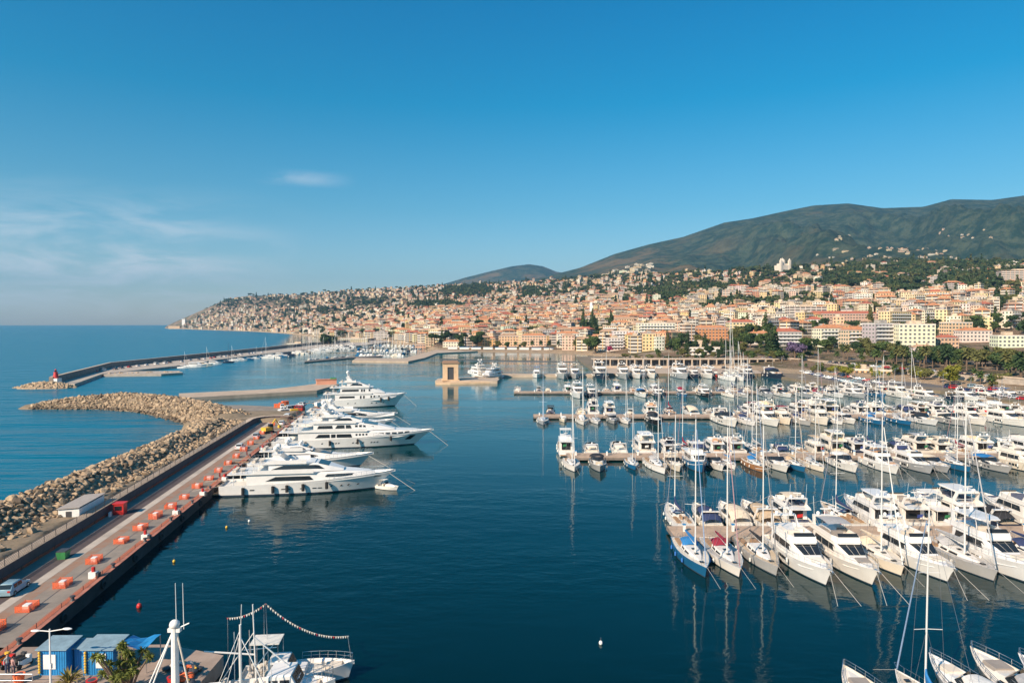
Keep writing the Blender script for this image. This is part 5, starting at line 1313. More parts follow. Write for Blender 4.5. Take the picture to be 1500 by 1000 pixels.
def building(px, Y, w, d, nf, wc, roof, rc, rz=0.0, detail=False, balc=False, label=None, z=None, name=None, place=None, cat=None, fh=3.1):
    X = (px - 750) / 1000 * Y; h = nf * fh + .4
    zz = land(px, Y) if z is None else z
    nm = name or ('apartment_building' if nf >= 4 else 'house')
    r = empty(nm, (X, Y, zz), rz); W, rb = bld_geom(w, d, h, nf, roof)
    wo = bpy.data.objects.new('wall', wall_mesh(W, 'wall', M['stucco'] if detail else M['wallA'])); C.objects.link(wo); wo.parent = r; wo.color = (*[q * random.uniform(.88, 1.08) for q in WCOL[wc]], (1.0 if (nf >= 4 and not detail and not balc and random.random() < .6) else .3))
    ro = rb.build('roof', M['roofA'], r); ro.color = (*RCOL[rc], 1)
    if detail:
        wm = WINM[0] if wc in ('cream', 'ochre') else (WINM[2] if wc in ('white', 'grey') else WINM[1])
        for side, ln, dd in ((0, w, d), (1, d, w), (3, d, w)):
            nb = max(1, round(ln / 3.3)); a = {0: 0, 1: math.pi / 2, 3: -math.pi / 2}[side]
            if side == 1 and X > 60: continue
            if side == 3 and X < -60: continue
            for i in range(nb):
                for k in range(nf):
                    u = -ln / 2 + ln * (i + .5) / nb; o = bpy.data.objects.new('window', wm); C.objects.link(o); o.parent = r
                    o.location = (u * math.cos(a) + dd / 2 * math.sin(a) + .0, u * math.sin(a) - dd / 2 * math.cos(a), .2 + (k + .5) * fh); o.rotation_euler = (0, 0, a)
        if roof == 'hip' or roof == 'gable':
            MB().box(w * .18, w * .18 + .9, -.4, .4, h + .3, h + min(w, d) * .22 + 1.2).build('chimney', M['conc'], ro)
        bb = MB().box(-w / 2 - .12, w / 2 + .12, -d / 2 - .12, d / 2 + .12, h - .55, h - .04); o = bb.build('cornice', M['white'], r)
    if balc:
        for k in range(1, nf):
            b = MB(); b.box(-w * .46, w * .46, -d / 2 - 1.5, -d / 2 - .0, k * fh + .1, k * fh + .28); b.box(-w * .46, w * .46, -d / 2 - 1.5, -d / 2 - 1.42, k * fh + .28, k * fh + 1.15)
            b.build('balcony', M['white'], r)
    BLD.append((r, wc, nf, rc, w)); r['category'] = cat or nm.replace('_', ' ')
    if label: r['label'] = label
    elif place: r['place'] = place
    return r
# landmark buildings of the front
LM = [  # px, Y, w, d, floors, wall, roof, roofcolour, rz, detail, balcony, label
    (1032, 585, 29, 12, 3, 'white', 'flat', 'flat', -.05, True, True, 'white terraced clubhouse with long balconies behind the arcade'),
    (1025, 592, 12, 9, 4, 'white', 'flat', 'flat', -.05, False, False, 'narrow white top storey block behind the terraced clubhouse'),
    (1290, 560, 24, 14, 7, 'grey', 'flat', 'flat grey', .25, True, True, 'grey six storey apartment block with balconies beside the tall white one'),
    (1338, 548, 27, 14, 7, 'white', 'flat', 'flat', -.15, True, False, 'tall white apartment block behind the palms, big windows on the lit side'),
    (1352, 470, 15, 10, 3, 'white', 'hip', 'brown tiled', -.2, True, False, 'small white house with brown hipped roof beneath the tall white block'),
    (1216, 600, 26, 14, 5, 'white', 'hip', 'orange tiled', .12, True, True, 'white balconied block with broad orange roof above the purple tree'),
    (1252, 575, 20, 14, 5, 'cream', 'hip', 'orange tiled', .1, True, True, 'cream balconied block with orange roof, left of the grey block'),
    (1150, 610, 24, 14, 4, 'grey', 'hip', 'red tiled', .05, True, True, 'grey fronted villa block with red roof behind the tall conifer'),
    (1112, 640, 20, 12, 3, 'white', 'hip', 'orange tiled', 0, True, False, 'white house with orange roof left of the tall conifer'),
    (1040, 700, 34, 13, 4, 'terracotta', 'hip', 'orange tiled', 0, True, False, 'long terracotta coloured building above the terraced clubhouse'),
    (1085, 715, 28, 13, 5, 'cream', 'hip', 'red tiled', 0, True, False, 'cream five storey palace with red roof behind the tall masts'),
    (960, 740, 40, 14, 6, 'white', 'flat', 'flat', 0, True, True, 'wide white six storey hotel with green balconies above the beach'),
    (915, 730, 26, 14, 5, 'white', 'flat', 'flat', 0, True, True, 'white stepped hotel with curved balconies behind the beach trees'),
    (900, 705, 16, 10, 4, 'white', 'flat', 'flat', .15, True, True, 'small white balconied block just behind the beach promenade'),
    (832, 800, 26, 13, 5, 'white', 'hip', 'orange tiled', 0, True, True, 'white beach hotel with low orange roof and three rows of balconies'),
    (782, 830, 30, 12, 4, 'cream', 'hip', 'orange tiled', 0, True, False, 'long cream beachfront building left of the white beach hotel'),
    (745, 835, 24, 12, 4, 'peach', 'hip', 'brown tiled', 0, True, False, 'peach beachfront building with brown roof'),
    (715, 845, 18, 11, 3, 'ochre', 'hip', 'orange tiled', 0, True, False, 'ochre beachfront house right of the umbrella pine'),
    (661, 840, 20, 10, 2, 'white', 'hip', 'orange tiled', 0, True, False, 'low white pavilion with orange roof between the umbrella pines'),
    (616, 870, 12, 9, 3, 'peach', 'hip', 'brown tiled', .1, True, False, 'small peach house on the harbour head left of the beach'),
    (436, 1050, 30, 12, 2, 'cream', 'flat', 'flat', 0, True, False, 'low cream customs house where the outer quay meets the shore'),
    (520, 1120, 44, 14, 4, 'sand', 'flat', 'flat', 0, True, False, 'massive sand coloured fortress block behind the old harbour'),
    (1232, 790, 78, 14, 4, 'sand', 'hip', 'red tiled', -.03, True, False, 'very long sand coloured building with bright red roof'),
    (1180, 850, 46, 14, 6, 'white', 'flat', 'flat', 0, False, False, 'white seven bay block with green shutters left of the long red roof'),
    (1345, 905, 30, 14, 6, 'cream', 'flat', 'flat', .3, False, True, 'dark balconied apartment block beneath the orange-roofed one'),
    (1368, 930, 34, 14, 6, 'peach', 'flat', 'red tiled', -.2, False, True, 'orange topped peach apartment block with a wide lit gable'),
    (1455, 930, 36, 14, 5, 'terracotta', 'flat', 'flat', -.1, False, True, 'terracotta five storey block with white balcony bands'),
    (1433, 820, 38, 14, 6, 'white', 'flat', 'flat', -.15, False, True, 'white terraced apartment block with long balconies on the right'),
    (1490, 1180, 60, 20, 6, 'sand', 'flat', 'flat', -.2, False, False, 'huge sand coloured grand hotel on the skyline at the right edge'),
    (1400, 640, 24, 12, 4, 'cream', 'flat', 'flat', .1, True, False, 'cream flat roofed block right of the big dark green tree'),
    (1425, 600, 26, 12, 3, 'white', 'hip', 'orange tiled', .0, True, False, 'white house with orange roof behind the green awning'),
    (1475, 560, 20, 12, 3, 'white', 'flat', 'flat', -.1, True, False, 'white low block near the right edge behind the palms'),
    (1385, 560, 16, 10, 3, 'peach', 'hip', 'red tiled', .1, True, False, 'peach house with red roof behind the big dark green tree'),
    (1262, 415, 16, 6, 1, 'peach', 'flat', 'flat', -.2, True, False, 'low pink harbour building, left one of two on the quay'),
    (1298, 408, 12, 6, 1, 'peach', 'flat', 'flat', -.2, True, False, 'low pink harbour building, right one of two on the quay'),
]
RES = []
for a in LM:
    px, Y, w, d, nf, wc, rf, rc, rz, det, bal, lab = a
    zz = None
    if Y < 430: zz = 1.6
    if lab.startswith('white terraced clubhouse') or lab.startswith('narrow white top'): zz = 2.6
    building(px, Y, w, d, nf, wc, rf, rc, rz, det, bal, lab, z=zz)
    RES.append(((px - 750) / 1000 * Y, Y, max(w, d) * .6))
# arcade
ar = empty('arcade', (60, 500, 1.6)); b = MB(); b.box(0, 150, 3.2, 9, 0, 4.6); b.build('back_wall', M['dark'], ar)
b = MB(); b.box(-1, 151, -.6, 9.2, 4.6, 5.3); b.build('roof', ledge, ar)
for i in range(26):
    o = MB().box(-.45, .45, -.4, .4, 0, 4.6).build('pillar', ledge, ar); o.location = (i * 6, 0, 0)
tag(ar, 'long low quayside arcade with dark openings and a flat pale roof', 'arcade')
b = MB(); b.box(60, 208, 478, 479.2, 1.6, 2.9); tag(b.build('parapet', ledge), 'long pale parapet in front of the arcade', 'wall')
bu = MB(); bu.box(-60, 330, 0, 6, 2.0, 2.2); 
# promenade wall on the right, rising towards us
b = MB(); PW = [(150, 640), (208, 532), (222, 440), (244, 325), (262, 240)]
b.loft([[(x - .4, y, 0), (x - .4, y, 6.2), (x + 5, y, 6.2), (x + 5, y, 0)] for x, y in PW])
pw = b.build('promenade', [M['conc'], sandst]); tag(pw, 'raised seafront promenade', kind='structure')
b = MB(); b.loft([[(x - .7, y, 6.2), (x - .7, y, 7.0), (x - .4, y, 7.0), (x - .4, y, 6.2)] for x, y in PW]); tag(b.build('promenade_parapet', ledge), 'pale parapet of the raised promenade above the car park', 'wall')
# beach huts
for i in range(9):
    X0 = -70 + i * 14; r = empty('beach_pavilion', (X0, 805 - i * 3, 2.2)); MB().box(-5.5, 5.5, -2, 2, 0, 2.6).build('wall', M['white'], r); MB().box(-6, 6, -2.6, 2.6, 2.6, 2.85).build('roof', M['blue'] if i % 3 else M['white'], r)
    tag(r, '%s low beach pavilion on the sand, counted from the left' % ordn(i + 1), 'beach pavilion', 'beach pavilions')
# church with dome
church_m = mat('church_stone', (.66, .58, .48), .85, var=.1, vscale=.1)
cx, cY = 1145, 1800; cz = land(cx, cY) + 4; ch = empty('church', ((cx - 750) / 1000 * cY, cY, cz), R(20)); ch.scale = (1.15, 1.15, 1.15)
b = MB(); b.box(-14, 14, -10, 10, -8, 15); b.box(-10, 10, -7, 7, 15, 19); b.build('nave', church_m, ch)
for sx in (-12, 12):
    q = MB(); q.box(-2.5, 2.5, -2.5, 2.5, 0, 26); q.lathe((0, 0, 26), [(2.4, 0), (2.0, 2), (.2, 4.5)], 8); o = q.build('bell_tower', church_m, ch); o.location = (sx, -9, 0)
q = MB(); q.lathe((0, 0, 19), [(6, 0), (6, 5), (5.2, 8), (3, 10.5), (.6, 11.5), (.5, 14)], 16); q.build('dome', church_m, ch, smooth=True)
tag(ch, 'white domed sanctuary church with two bell towers high above the town', 'church')
RES.append(((cx - 750) / 1000 * cY, cY, 30))
# church bell tower in the old town
ct = empty('bell_tower', ((866 - 750) / 1000 * 1150, 1150, land(866, 1150))); MB().box(-2.6, 2.6, -2.6, 2.6, -3, 26).build('shaft', M['white'], ct); MB().lathe((0, 0, 26), [(2.6, 0), (2.2, 3), (.2, 6)], 8).build('spire', M['white'], ct)
tag(ct, 'slim white bell tower rising from the old town roofs', 'bell tower')
# white tower on the cape
ct = empty('coastal_tower', ((270 - 750) / 1000 * 3900, 3900, land(270, 3900))); MB().box(-9, 9, -9, 9, -6, 26).build('shaft', M['white'], ct); MB().box(-10, 10, -10, 10, 26, 29).build('parapet', M['white'], ct)
tag(ct, 'square white tower at the tip of the far headland', 'tower')
cf = empty('fortified_quay', ((256 - 750) / 1000 * 3880, 3880, 0)); MB().box(-30, 34, -12, 12, -2, 16).build('wall', sandst, cf); tag(cf, 'blocky pale waterfront building at the foot of the far headland', 'building')

# ---- the rest of the town, street by street
GREEN = [(1020, 428, 60, 9), (1075, 455, 55, 9), (985, 440, 25, 7), (1240, 413, 36, 14), (1330, 408, 30, 26), (1305, 425, 22, 16), (1400, 425, 32, 12), (1480, 445, 30, 14), (1420, 390, 55, 10),
         (880, 402, 60, 8), (690, 430, 45, 7), (640, 452, 40, 6), (780, 432, 18, 8), (400, 446, 60, 6), (322, 448, 26, 9), (480, 458, 40, 4), (1180, 455, 34, 7), (1085, 500, 40, 14), (1170, 512, 40, 16), (870, 492, 22, 12), (1130, 400, 60, 5), (540, 445, 40, 6)]
def green(px, py):
    for gx, gy, a, b_ in GREEN:
        if ((px - gx) / a) ** 2 + ((py - gy) / b_) ** 2 < 1: return True
    return False
TOWN = []; TREESPOT = []
random.seed(303)
Y = 560.0
while Y < 3800:
    step = 20 + (Y - 560) * .0075; X = -.52 * Y
    blockrot = 0
    while X < .98 * Y:
        big = random.random()
        w = random.uniform(8, 17) if big < .8 else random.uniform(18, 32)
        if Y > 1700: w = random.uniform(7, 14)
        X += w / 2; YY = Y + random.uniform(-12, 12); px = X / YY * 1000 + 750
        if px < 246 or px > 1745: X += w / 2 + 4; continue
        if (px > 868 and YY < (690 - (px - 868) * .12 if px > 985 else 635)): X += w / 2 + 4; continue
        y0 = lerp_tab([(c[0], c[1]) for c in COLS], px) + 26
        yc = lerp_tab([(c[0], c[2][-1][0]) for c in COLS], px)
        if YY < y0 or YY > yc + 30: X += w / 2 + 3; continue
        z = land(px, YY); py = pix((X, YY, z))[1]
        front = YY < y0 + 350 or (px > 600 and py > 440)
        dens = .93 if front else (.80 if px > 700 else .55)
        if py < 445 and px > 840: dens = .72
        if py < 425 and px > 900: dens = .55
        if py < 415: dens *= .8
        if px < 600: dens = .68
        nn = noise.noise(Vector((X * .004, YY * .004, 7)))
        if green(px, py + 2): dens = .06
        elif nn > .2 and not (front and px < 1000): dens *= .4
        if any(math.hypot(X - a, YY - b_) < c + w * .5 for a, b_, c in RES): X += w / 2 + 2; continue
        if random.random() < dens:
            if py > 455 and 480 < px < 1000: nf = random.choice([3, 4, 4, 5, 5]); wc = random.choices(['cream', 'ochre', 'peach', 'pink', 'pale yellow', 'white', 'sand'], [4, 3, 4, 2, 2, 2, 1])[0]; rf = random.choices(['hip', 'gable', 'flat'], [4, 2, 4])[0]
            elif py > 430 and px >= 1000: nf = random.choice([3, 4, 5, 6, 6]); wc = random.choices(['cream', 'white', 'peach', 'pink', 'pale yellow', 'sand', 'grey', 'terracotta'], [4, 5, 2, 1, 2, 2, 1, 1])[0]; rf = random.choices(['hip', 'flat'], [3, 5])[0]
            else: nf = random.choices([1, 2, 3, 4, 5], [3, 5, 4, 2, 1])[0]; wc = random.choices(['cream', 'white', 'peach', 'pink', 'ochre', 'sand'], [4, 5, 2, 2, 1, 2])[0]; rf = random.choices(['hip', 'gable', 'flat'], [4, 2, 3])[0]
            if px < 600: wc = random.choices(['cream', 'white', 'pink', 'sand'], [3, 4, 2, 2])[0]; nf = min(nf, 3)
            if big >= .75 and nf < 4 and front: nf += 1
            rc = random.choice(['orange tiled', 'orange tiled', 'red tiled', 'brown tiled', 'brown tiled']) if rf != 'flat' else random.choice(['flat', 'flat grey', 'flat'])
            TOWN.append([px, YY, X, z, w, random.uniform(9.5, 14), nf, wc, rf, rc, random.gauss(0, .28) + nn * 1.6, py])
        elif px > 600 or random.random() < .3:
            TREESPOT.append((X + random.uniform(-3, 3), YY + random.uniform(-4, 4)))
            if dens < .2: TREESPOT.append((X + random.uniform(-9, 9), YY + random.uniform(-12, 12))); TREESPOT.append((X + random.uniform(-9, 9), YY + random.uniform(-12, 12)))
        if random.random() < .16: TREESPOT.append((X - w / 2 - 3, YY - 8))
        X += w / 2 + random.uniform(1, 6 if front else 16)
    Y += step
# farms and villas on the spur below the mountain
for i in range(170):
    px = random.gauss(1350, 70); Y = random.uniform(1900, 3050); z = land(px, Y); py = pix(((px - 750) / 1000 * Y, Y, z))[1]
    if 334 < py < 386: TOWN.append([px, Y, (px - 750) / 1000 * Y, z, random.choice([random.uniform(6, 11), random.uniform(9, 24)]), random.uniform(5, 7), 1, random.choice(['white', 'cream', 'pink', 'sand']), random.choice(['hip', 'flat']), random.choice(['flat', 'brown tiled', 'flat grey']), random.gauss(.1, .15), py])
for i in range(60):
    px = random.uniform(830, 960); Y = random.uniform(2500, 3300); z = land(px, Y); py = pix(((px - 750) / 1000 * Y, Y, z))[1]
    if py > 375: TOWN.append([px, Y, (px - 750) / 1000 * Y, z, random.uniform(14, 34), random.uniform(9, 14), random.choice([1, 2]), random.choice(['white', 'cream']), 'flat', 'flat', random.gauss(0, .3), py])
# rank by apparent size, hidden ones last (a coarse skyline test along each column)
colmax = {}
TOWN.sort(key=lambda t: t[1])
for t in TOWN:
    h = t[6] * 3.1; top = pix((t[2], t[1], t[3] + h))[1]; c0, c1 = int((t[0] - t[4] * 480 / t[1])), int((t[0] + t[4] * 480 / t[1]))
    vis_ = [max(0, colmax.get(c, 9999) - top) for c in range(c0, c1 + 1)]
    area = sum(min(v, h * 1000 / t[1]) for v in vis_)
    for c in range(c0, c1 + 1): colmax[c] = min(colmax.get(c, 9999), top + 1)
    if not (-20 < t[0] < 1515): area = 0
    t.append(area)
solo_h = sorted([t for t in TOWN if t[6] < 4], key=lambda t: -t[-1])[:292]; n_lm_a = 40
solo_a = sorted([t for t in TOWN if t[6] >= 4], key=lambda t: -t[-1])[:280]
ids = set(id(t) for t in solo_h + solo_a)
def place_of(px, py):
    band = 'by the shore' if py > 488 else ('on lower slope' if py > 462 else ('halfway up the slope' if py > 432 else ('on upper slope' if py > 398 else 'on mountain spur')))
    if px < 480: land_ = 'of the left headland'
    elif px < 640: land_ = 'behind the old harbour'
    elif px < 800: land_ = 'above the beach\'s left half'
    elif px < 900: land_ = 'above the beach\'s right half'
    elif px < 1000: land_ = 'above the wide white hotel'
    elif px < 1100: land_ = 'above the arcade'
    elif px < 1200: land_ = 'below the domed church'
    elif px < 1290: land_ = 'above the long red roof'
    elif px < 1400: land_ = 'above the tall white block'
    else: land_ = 'at the right edge'
    return band + ' ' + land_
items = []
for t in solo_h + solo_a:
    px, YY, X, z, w, d, nf, wc, rf, rc, rz, py, area = t
    near = YY < 900 and area > 60
    r = building(px, YY, w, d, nf, wc, rf, rc, rz, False, (nf >= 4 and rf == 'flat' and w > 15 and YY < 1100))
    r['group'] = 'apartment buildings of the hillside town' if nf >= 4 else 'houses of the hillside town'
    items.append((r, '%s %s-storey %s %s' % (wc, NUMW[nf], rc if 'tiled' in rc else rc + '-roofed', 'block' if nf >= 4 else 'house'), place_of(px, py)))
bpy.context.view_layer.update()
number_from_left(items)
# everything smaller: one mass of houses
V = []; F = []; UV = []; MI = []; COL = []
for t in TOWN:
    if id(t) in ids: continue
    px, YY, X, z, w, d, nf, wc, rf, rc, rz, py, area = t
    W, rb = bld_geom(w, d, nf * 3.1 + .4, nf, rf); cs, sn = math.cos(rz), math.sin(rz)
    k = random.uniform(.85, 1.12); sty_ = 1.0 if nf >= 4 and random.random() < .55 else .3; wcol = [q * k for q in WCOL[wc]]; rcol = [q * k for q in RCOL[rc]]
    for q, u in W:
        b0 = len(V); V += [(X + x * cs - y * sn, YY + x * sn + y * cs, z + zz) for x, y, zz in q]; F.append((b0, b0 + 1, b0 + 2, b0 + 3)); UV += u; MI.append(0); COL += [(*wcol, sty_)] * 4
    b0 = len(V); V += [(X + x * cs - y * sn, YY + x * sn + y * cs, z + zz) for x, y, zz in rb.v]
    for f in rb.f: F.append(tuple(b0 + i for i in f)); UV += [(0, 0)] * len(f); MI.append(1); COL += [(*rcol, 1)] * len(f)
me = bpy.data.meshes.new('town_houses'); me.from_pydata(V, [], F); me.materials.append(M['wallB']); me.materials.append(M['roofB']); me.polygons.foreach_set('material_index', MI)
ul = me.uv_layers.new(name='UVMap'); ul.data.foreach_set('uv', [c for p in UV for c in p])
ca = me.color_attributes.new('Col', 'FLOAT_COLOR', 'CORNER'); ca.data.foreach_set('color', [c for p in COL for c in p]); me.update()
o = bpy.data.objects.new('town_houses', me); C.objects.link(o); tag(o, 'mass of smaller and farther town houses across the hillside', 'houses', None, 'stuff')
print('town', len(TOWN), 'rest', len(TOWN) - len(ids), 'trees', len(TREESPOT))

# ================================================================ TREES
leafm = mat('foliage', (1, 1, 1), .8, obj=True, var=.35, vscale=.5, spec=.2); barkm = mat('bark', (.16, .11, .075), .95, var=.2)
leafs = mat('foliage_mass', (1, 1, 1), .8, attr='Col', spec=.2)
rng = np.random.default_rng(4)
def leaves(blobs, n, size, flat=1.0):
    """n leaf-clump quads scattered through ellipsoid blobs, denser at their skins"""
    V = []; F = []
    vol = np.array([b[3] * b[4] * b[5] for b in blobs]) ** .67; cnt = (vol / vol.sum() * n).astype(int) + 3
    for (cx, cy, cz, rx, ry, rz), k in zip(blobs, cnt):
        d = rng.normal(size=(k, 3)); d /= np.linalg.norm(d, axis=1)[:, None]; r = rng.uniform(.55, 1.08, k) ** .6
        P = d * r[:, None] * np.array((rx, ry, rz)) + np.array((cx, cy, cz))
        for p, dd in zip(P, d):
            a = rng.normal(size=3) * .9 + dd; a /= np.linalg.norm(a); u = np.cross(a, rng.normal(size=3)); u /= np.linalg.norm(u); v = np.cross(a, u) * flat
            s = size * rng.uniform(.6, 1.3); b0 = len(V)
            V += [tuple(p - u * s - v * s * .5), tuple(p + u * s * .8 - v * s * .8), tuple(p + u * s + v * s * .6), tuple(p - u * s * .6 + v * s)]; F.append((b0, b0 + 1, b0 + 2, b0 + 3))
    return V, F
def crown_blobs(kind, s):
    B = []
    if kind == 'broad':
        for i in range(13): a = random.random() * 6.28; r = random.uniform(.15, 1.0); q_ = random.uniform(.7, 1.15); B.append((math.cos(a) * r * 3.3 * s, math.sin(a) * r * 3.3 * s, (4.7 + random.uniform(-1.6, 2.3) * (1.1 - r * .5)) * s, 1.5 * s * q_, 1.5 * s * q_, 1.1 * s * q_))
    elif kind == 'pine':
        for i in range(9): a = random.random() * 6.28; r = random.uniform(.1, .9); B.append((math.cos(a) * r * 4.0 * s, math.sin(a) * r * 4.0 * s, (7.2 + random.uniform(-.4, .7) - r * .5) * s, 1.8 * s, 1.8 * s, .85 * s))
    elif kind == 'conifer':
        for i in range(9): f = i / 8; B.append((random.uniform(-.3, .3) * s, random.uniform(-.3, .3) * s, (2.2 + 11 * f) * s, 2.7 * (1 - f * .8) * s, 2.7 * (1 - f * .8) * s, 1.0 * s))
    return B
def make_tree(kind, s=1.0, nl=700, col=None):
    root = empty({'broad': 'broadleaf_tree', 'pine': 'umbrella_pine', 'conifer': 'conifer'}[kind]); B = crown_blobs(kind, s)
    V, F = leaves(B, nl, .30 * s); me = bpy.data.meshes.new('crown'); me.from_pydata(V, [], F); me.materials.append(leafm); me.update()
    cr = bpy.data.objects.new('crown', me); C.objects.link(cr); cr.parent = root
    t = MB(); ht = {'broad': 4.2, 'pine': 6.8, 'conifer': 12}[kind] * s; t.tube((0, 0, -1), (.15 * s, 0, ht), .32 * s, .14 * s, 7)
    if kind != 'conifer':
        for b in B[:6]: t.tube((.08 * s, 0, ht * .65), b[:3], .12 * s, .04 * s, 5)
    t.build('trunk', barkm, root); return root
def make_palm(s=1.0, nf=26, h=6.0):
    root = empty('palm_tree'); t = MB(); t.tube((0, 0, -.5), (.1, 0, h * .5), .28 * s, .24 * s, 8).tube((.1, 0, h * .5), (.25, 0, h), .24 * s, .26 * s, 8); t.build('trunk', barkm, root)
    V = []; F = []
    for i in range(nf):
        a = i * 2.399; el = math.radians(75 - 115 * i / nf); L = random.uniform(2.4, 3.1) * s; p = Vector((.25, 0, h)); d = Vector((math.cos(a) * math.cos(el), math.sin(a) * math.cos(el), math.sin(el))); sd = Vector((-math.sin(a), math.cos(a), 0))
        prev = None
        for k in range(6):
            w = (.45, .62, .6, .5, .32, .05)[k] * s; dr = Vector((0, 0, -.22 * w)); c = (p + sd * w + dr * 2, p.copy(), p - sd * w + dr * 2)
            if prev:
                b0 = len(V); V += [tuple(q) for q in prev + c]; F += [(b0, b0 + 1, b0 + 4, b0 + 3), (b0 + 1, b0 + 2, b0 + 5, b0 + 4)]
            prev = c; p = p + d * (L / 5); d = (d + Vector((0, 0, -.26))).normalized()
    me = bpy.data.meshes.new('crown'); me.from_pydata(V, [], F); me.materials.append(leafm); me.update(); cr = bpy.data.objects.new('crown', me); C.objects.link(cr); cr.parent = root
    return root
TP = {}
for k, f in (('broad1', lambda: make_tree('broad', 1, 1500)), ('broad2', lambda: make_tree('broad', 1.2, 1700)), ('pine', lambda: make_tree('pine', 1, 1400)), ('conifer', lambda: make_tree('conifer', 1, 1400)), ('palm', lambda: make_palm())):
    o = f(); TP[k] = (freeze(o), o)
GCOL = {'dark green': (.035, .062, .024), 'olive green': (.12, .12, .04), 'mid green': (.07, .105, .032), 'yellow green': (.20, .20, .03), 'purple flowering': (.13, .095, .17), 'crimson flowering': (.35, .03, .10)}
KN = {'broad1': 'broadleaf tree', 'broad2': 'spreading tree', 'pine': 'umbrella pine', 'conifer': 'tall conifer', 'palm': 'palm'}
titems = []
def tree(k, X, Y, z, s, gc, place, label=None):
    c = copy_tree(TP[k][0]); c.location = (X, Y, z); c.scale = (s * random.uniform(.9, 1.1), s * random.uniform(.9, 1.1), s); c.rotation_euler = (0, 0, random.random() * 6.28)
    for ch in c.children:
        if ch.name.startswith('crown'): ch.color = (*GCOL[gc], 1)
    c['category'] = 'palm tree' if k == 'palm' else 'tree'; c['group'] = 'palms along the seafront' if k == 'palm' else 'trees of the town'
    if label: c['label'] = label
    else: titems.append((c, '%s %s' % (gc, KN[k]), place))
    return c
random.seed(8)
def tp(k, px, Y, s, gc, place='', label=None, z=None): return tree(k, (px - 750) / 1000 * Y, Y, (land(px, Y) if z is None else z), s, gc, place, label)
tp('broad2', 1371, 455, 2.05, 'dark green', label='biggest dark green tree, in front of the tall white apartment block', z=4)
tp('broad2', 1381, 448, 1.5, 'mid green', label='bushy mid green tree just below the biggest dark one', z=3)
tp('broad1', 1393, 338, 1.45, 'yellow green', label='bright yellow-green willow beside the boat park', z=1.6)
tp('broad2', 1165, 505, 1.7, 'purple flowering', label='purple flowering jacaranda below the red-roofed blocks')
tp('conifer', 1129, 520, 1.9, 'dark green', label='tall dark conifer left of the purple flowering tree')
tp('conifer', 1136, 530, 1.7, 'mid green', label='shorter conifer beside the tallest one by the purple tree')
tp('pine', 1178, 520, 1.7, 'mid green', label='flat topped umbrella pine right behind the purple tree')
tp('broad2', 700, 812, 2.4, 'dark green', label='round dark green tree on the beachfront')
tp('pine', 632, 870, 2.0, 'dark green', label='umbrella pine on the harbour head left of the beach')
tp('broad2', 482, 1010, 2.9, 'dark green', label='round dark tree behind the old harbour boats')
tp('broad2', 872, 700, 2.4, 'mid green', label='large green tree left of the white hotels by the beach')
tp('broad1', 893, 690, .9, 'crimson flowering', label='crimson flowering bush in front of the beach hotels')
for px in (640, 652, 668, 680): tp('pine', px, 862, 1.7, 'dark green', 'behind the white pavilion')
for i in range(26): tp('conifer' if i % 4 == 0 else 'broad1', 980 + i * 6.3 + random.uniform(-3, 3), 585 + random.uniform(-35, 60) + (30 if i < 8 else 0), random.uniform(1.0, 1.9) * (.8 if i % 4 == 0 else 1), random.choice(['dark green', 'mid green', 'olive green']), 'in the park behind the arcade')
for i in range(46):
    t = random.random(); px = 1160 + 345 * t; Yp = 530 - 190 * t ** .9 + random.uniform(2, 26)
    tp('palm', px + random.uniform(-3, 3), Yp, random.uniform(.8, 1.6), random.choice(['olive green', 'mid green', 'dark green']), 'along the raised promenade', z=6.2 if random.random() < .6 else 4)
for i in range(52):
    t = random.random(); px = 1175 + 330 * t; Yp = 545 - 190 * t ** .9 + random.uniform(15, 80)
    tp(random.choice(['broad1', 'broad2', 'broad1', 'palm']), px, Yp, random.uniform(.9, 1.6), random.choice(['dark green', 'mid green', 'olive green']), 'in the seafront garden')
for i in range(34): tp(random.choice(['broad1', 'palm', 'broad2']), 1170 + i * 9 + random.uniform(-5, 5), 440 - i * 3.2 + random.uniform(-22, 22), random.uniform(.5, 1.0), random.choice(['mid green', 'olive green', 'yellow green']), 'in the harbour car park', z=1.6)
for i in range(56):
    px_ = 905 + i * 5.2 + random.uniform(-3, 3); tp(random.choice(['broad1', 'broad1', 'palm', 'pine', 'broad2']), px_, random.uniform(530, 600) - max(0, px_ - 1050) * .35, random.uniform(.45, 1.15), random.choice(['mid green', 'olive green', 'dark green', 'olive green']), 'on the bank behind the arcade')
for i in range(22): tp(random.choice(['palm', 'broad1']), 705 + i * 12.5, 815 - i * 5 + random.uniform(-6, 10), random.uniform(.9, 1.5), random.choice(['mid green', 'olive green', 'dark green']), 'along the beach road', z=None)
cntt = len([1 for c in C.objects if c.get('category') in ('tree',)])
spots = []
for X, Y in TREESPOT:
    px = X / Y * 1000 + 750
    if px < 244 or px > 1745: continue
    z = land(px, Y)
    if z < 2: continue
    spots.append((random.uniform(1.0, 2.1) / Y, X, Y, z, px))
spots.sort(key=lambda s: -s[0] if -5 < s[4] < 1505 else 9)
nsolo = max(0, 262 - 0); k_ = 0
V = []; F = []; COL = []; base = 0
LP = []
for q in range(8):
    Bq = crown_blobs(['broad', 'broad', 'pine', 'broad', 'conifer', 'broad', 'pine', 'broad'][q], 1.0); v, f = leaves(Bq, 95, .95); LP.append((np.array(v), np.array(f)))
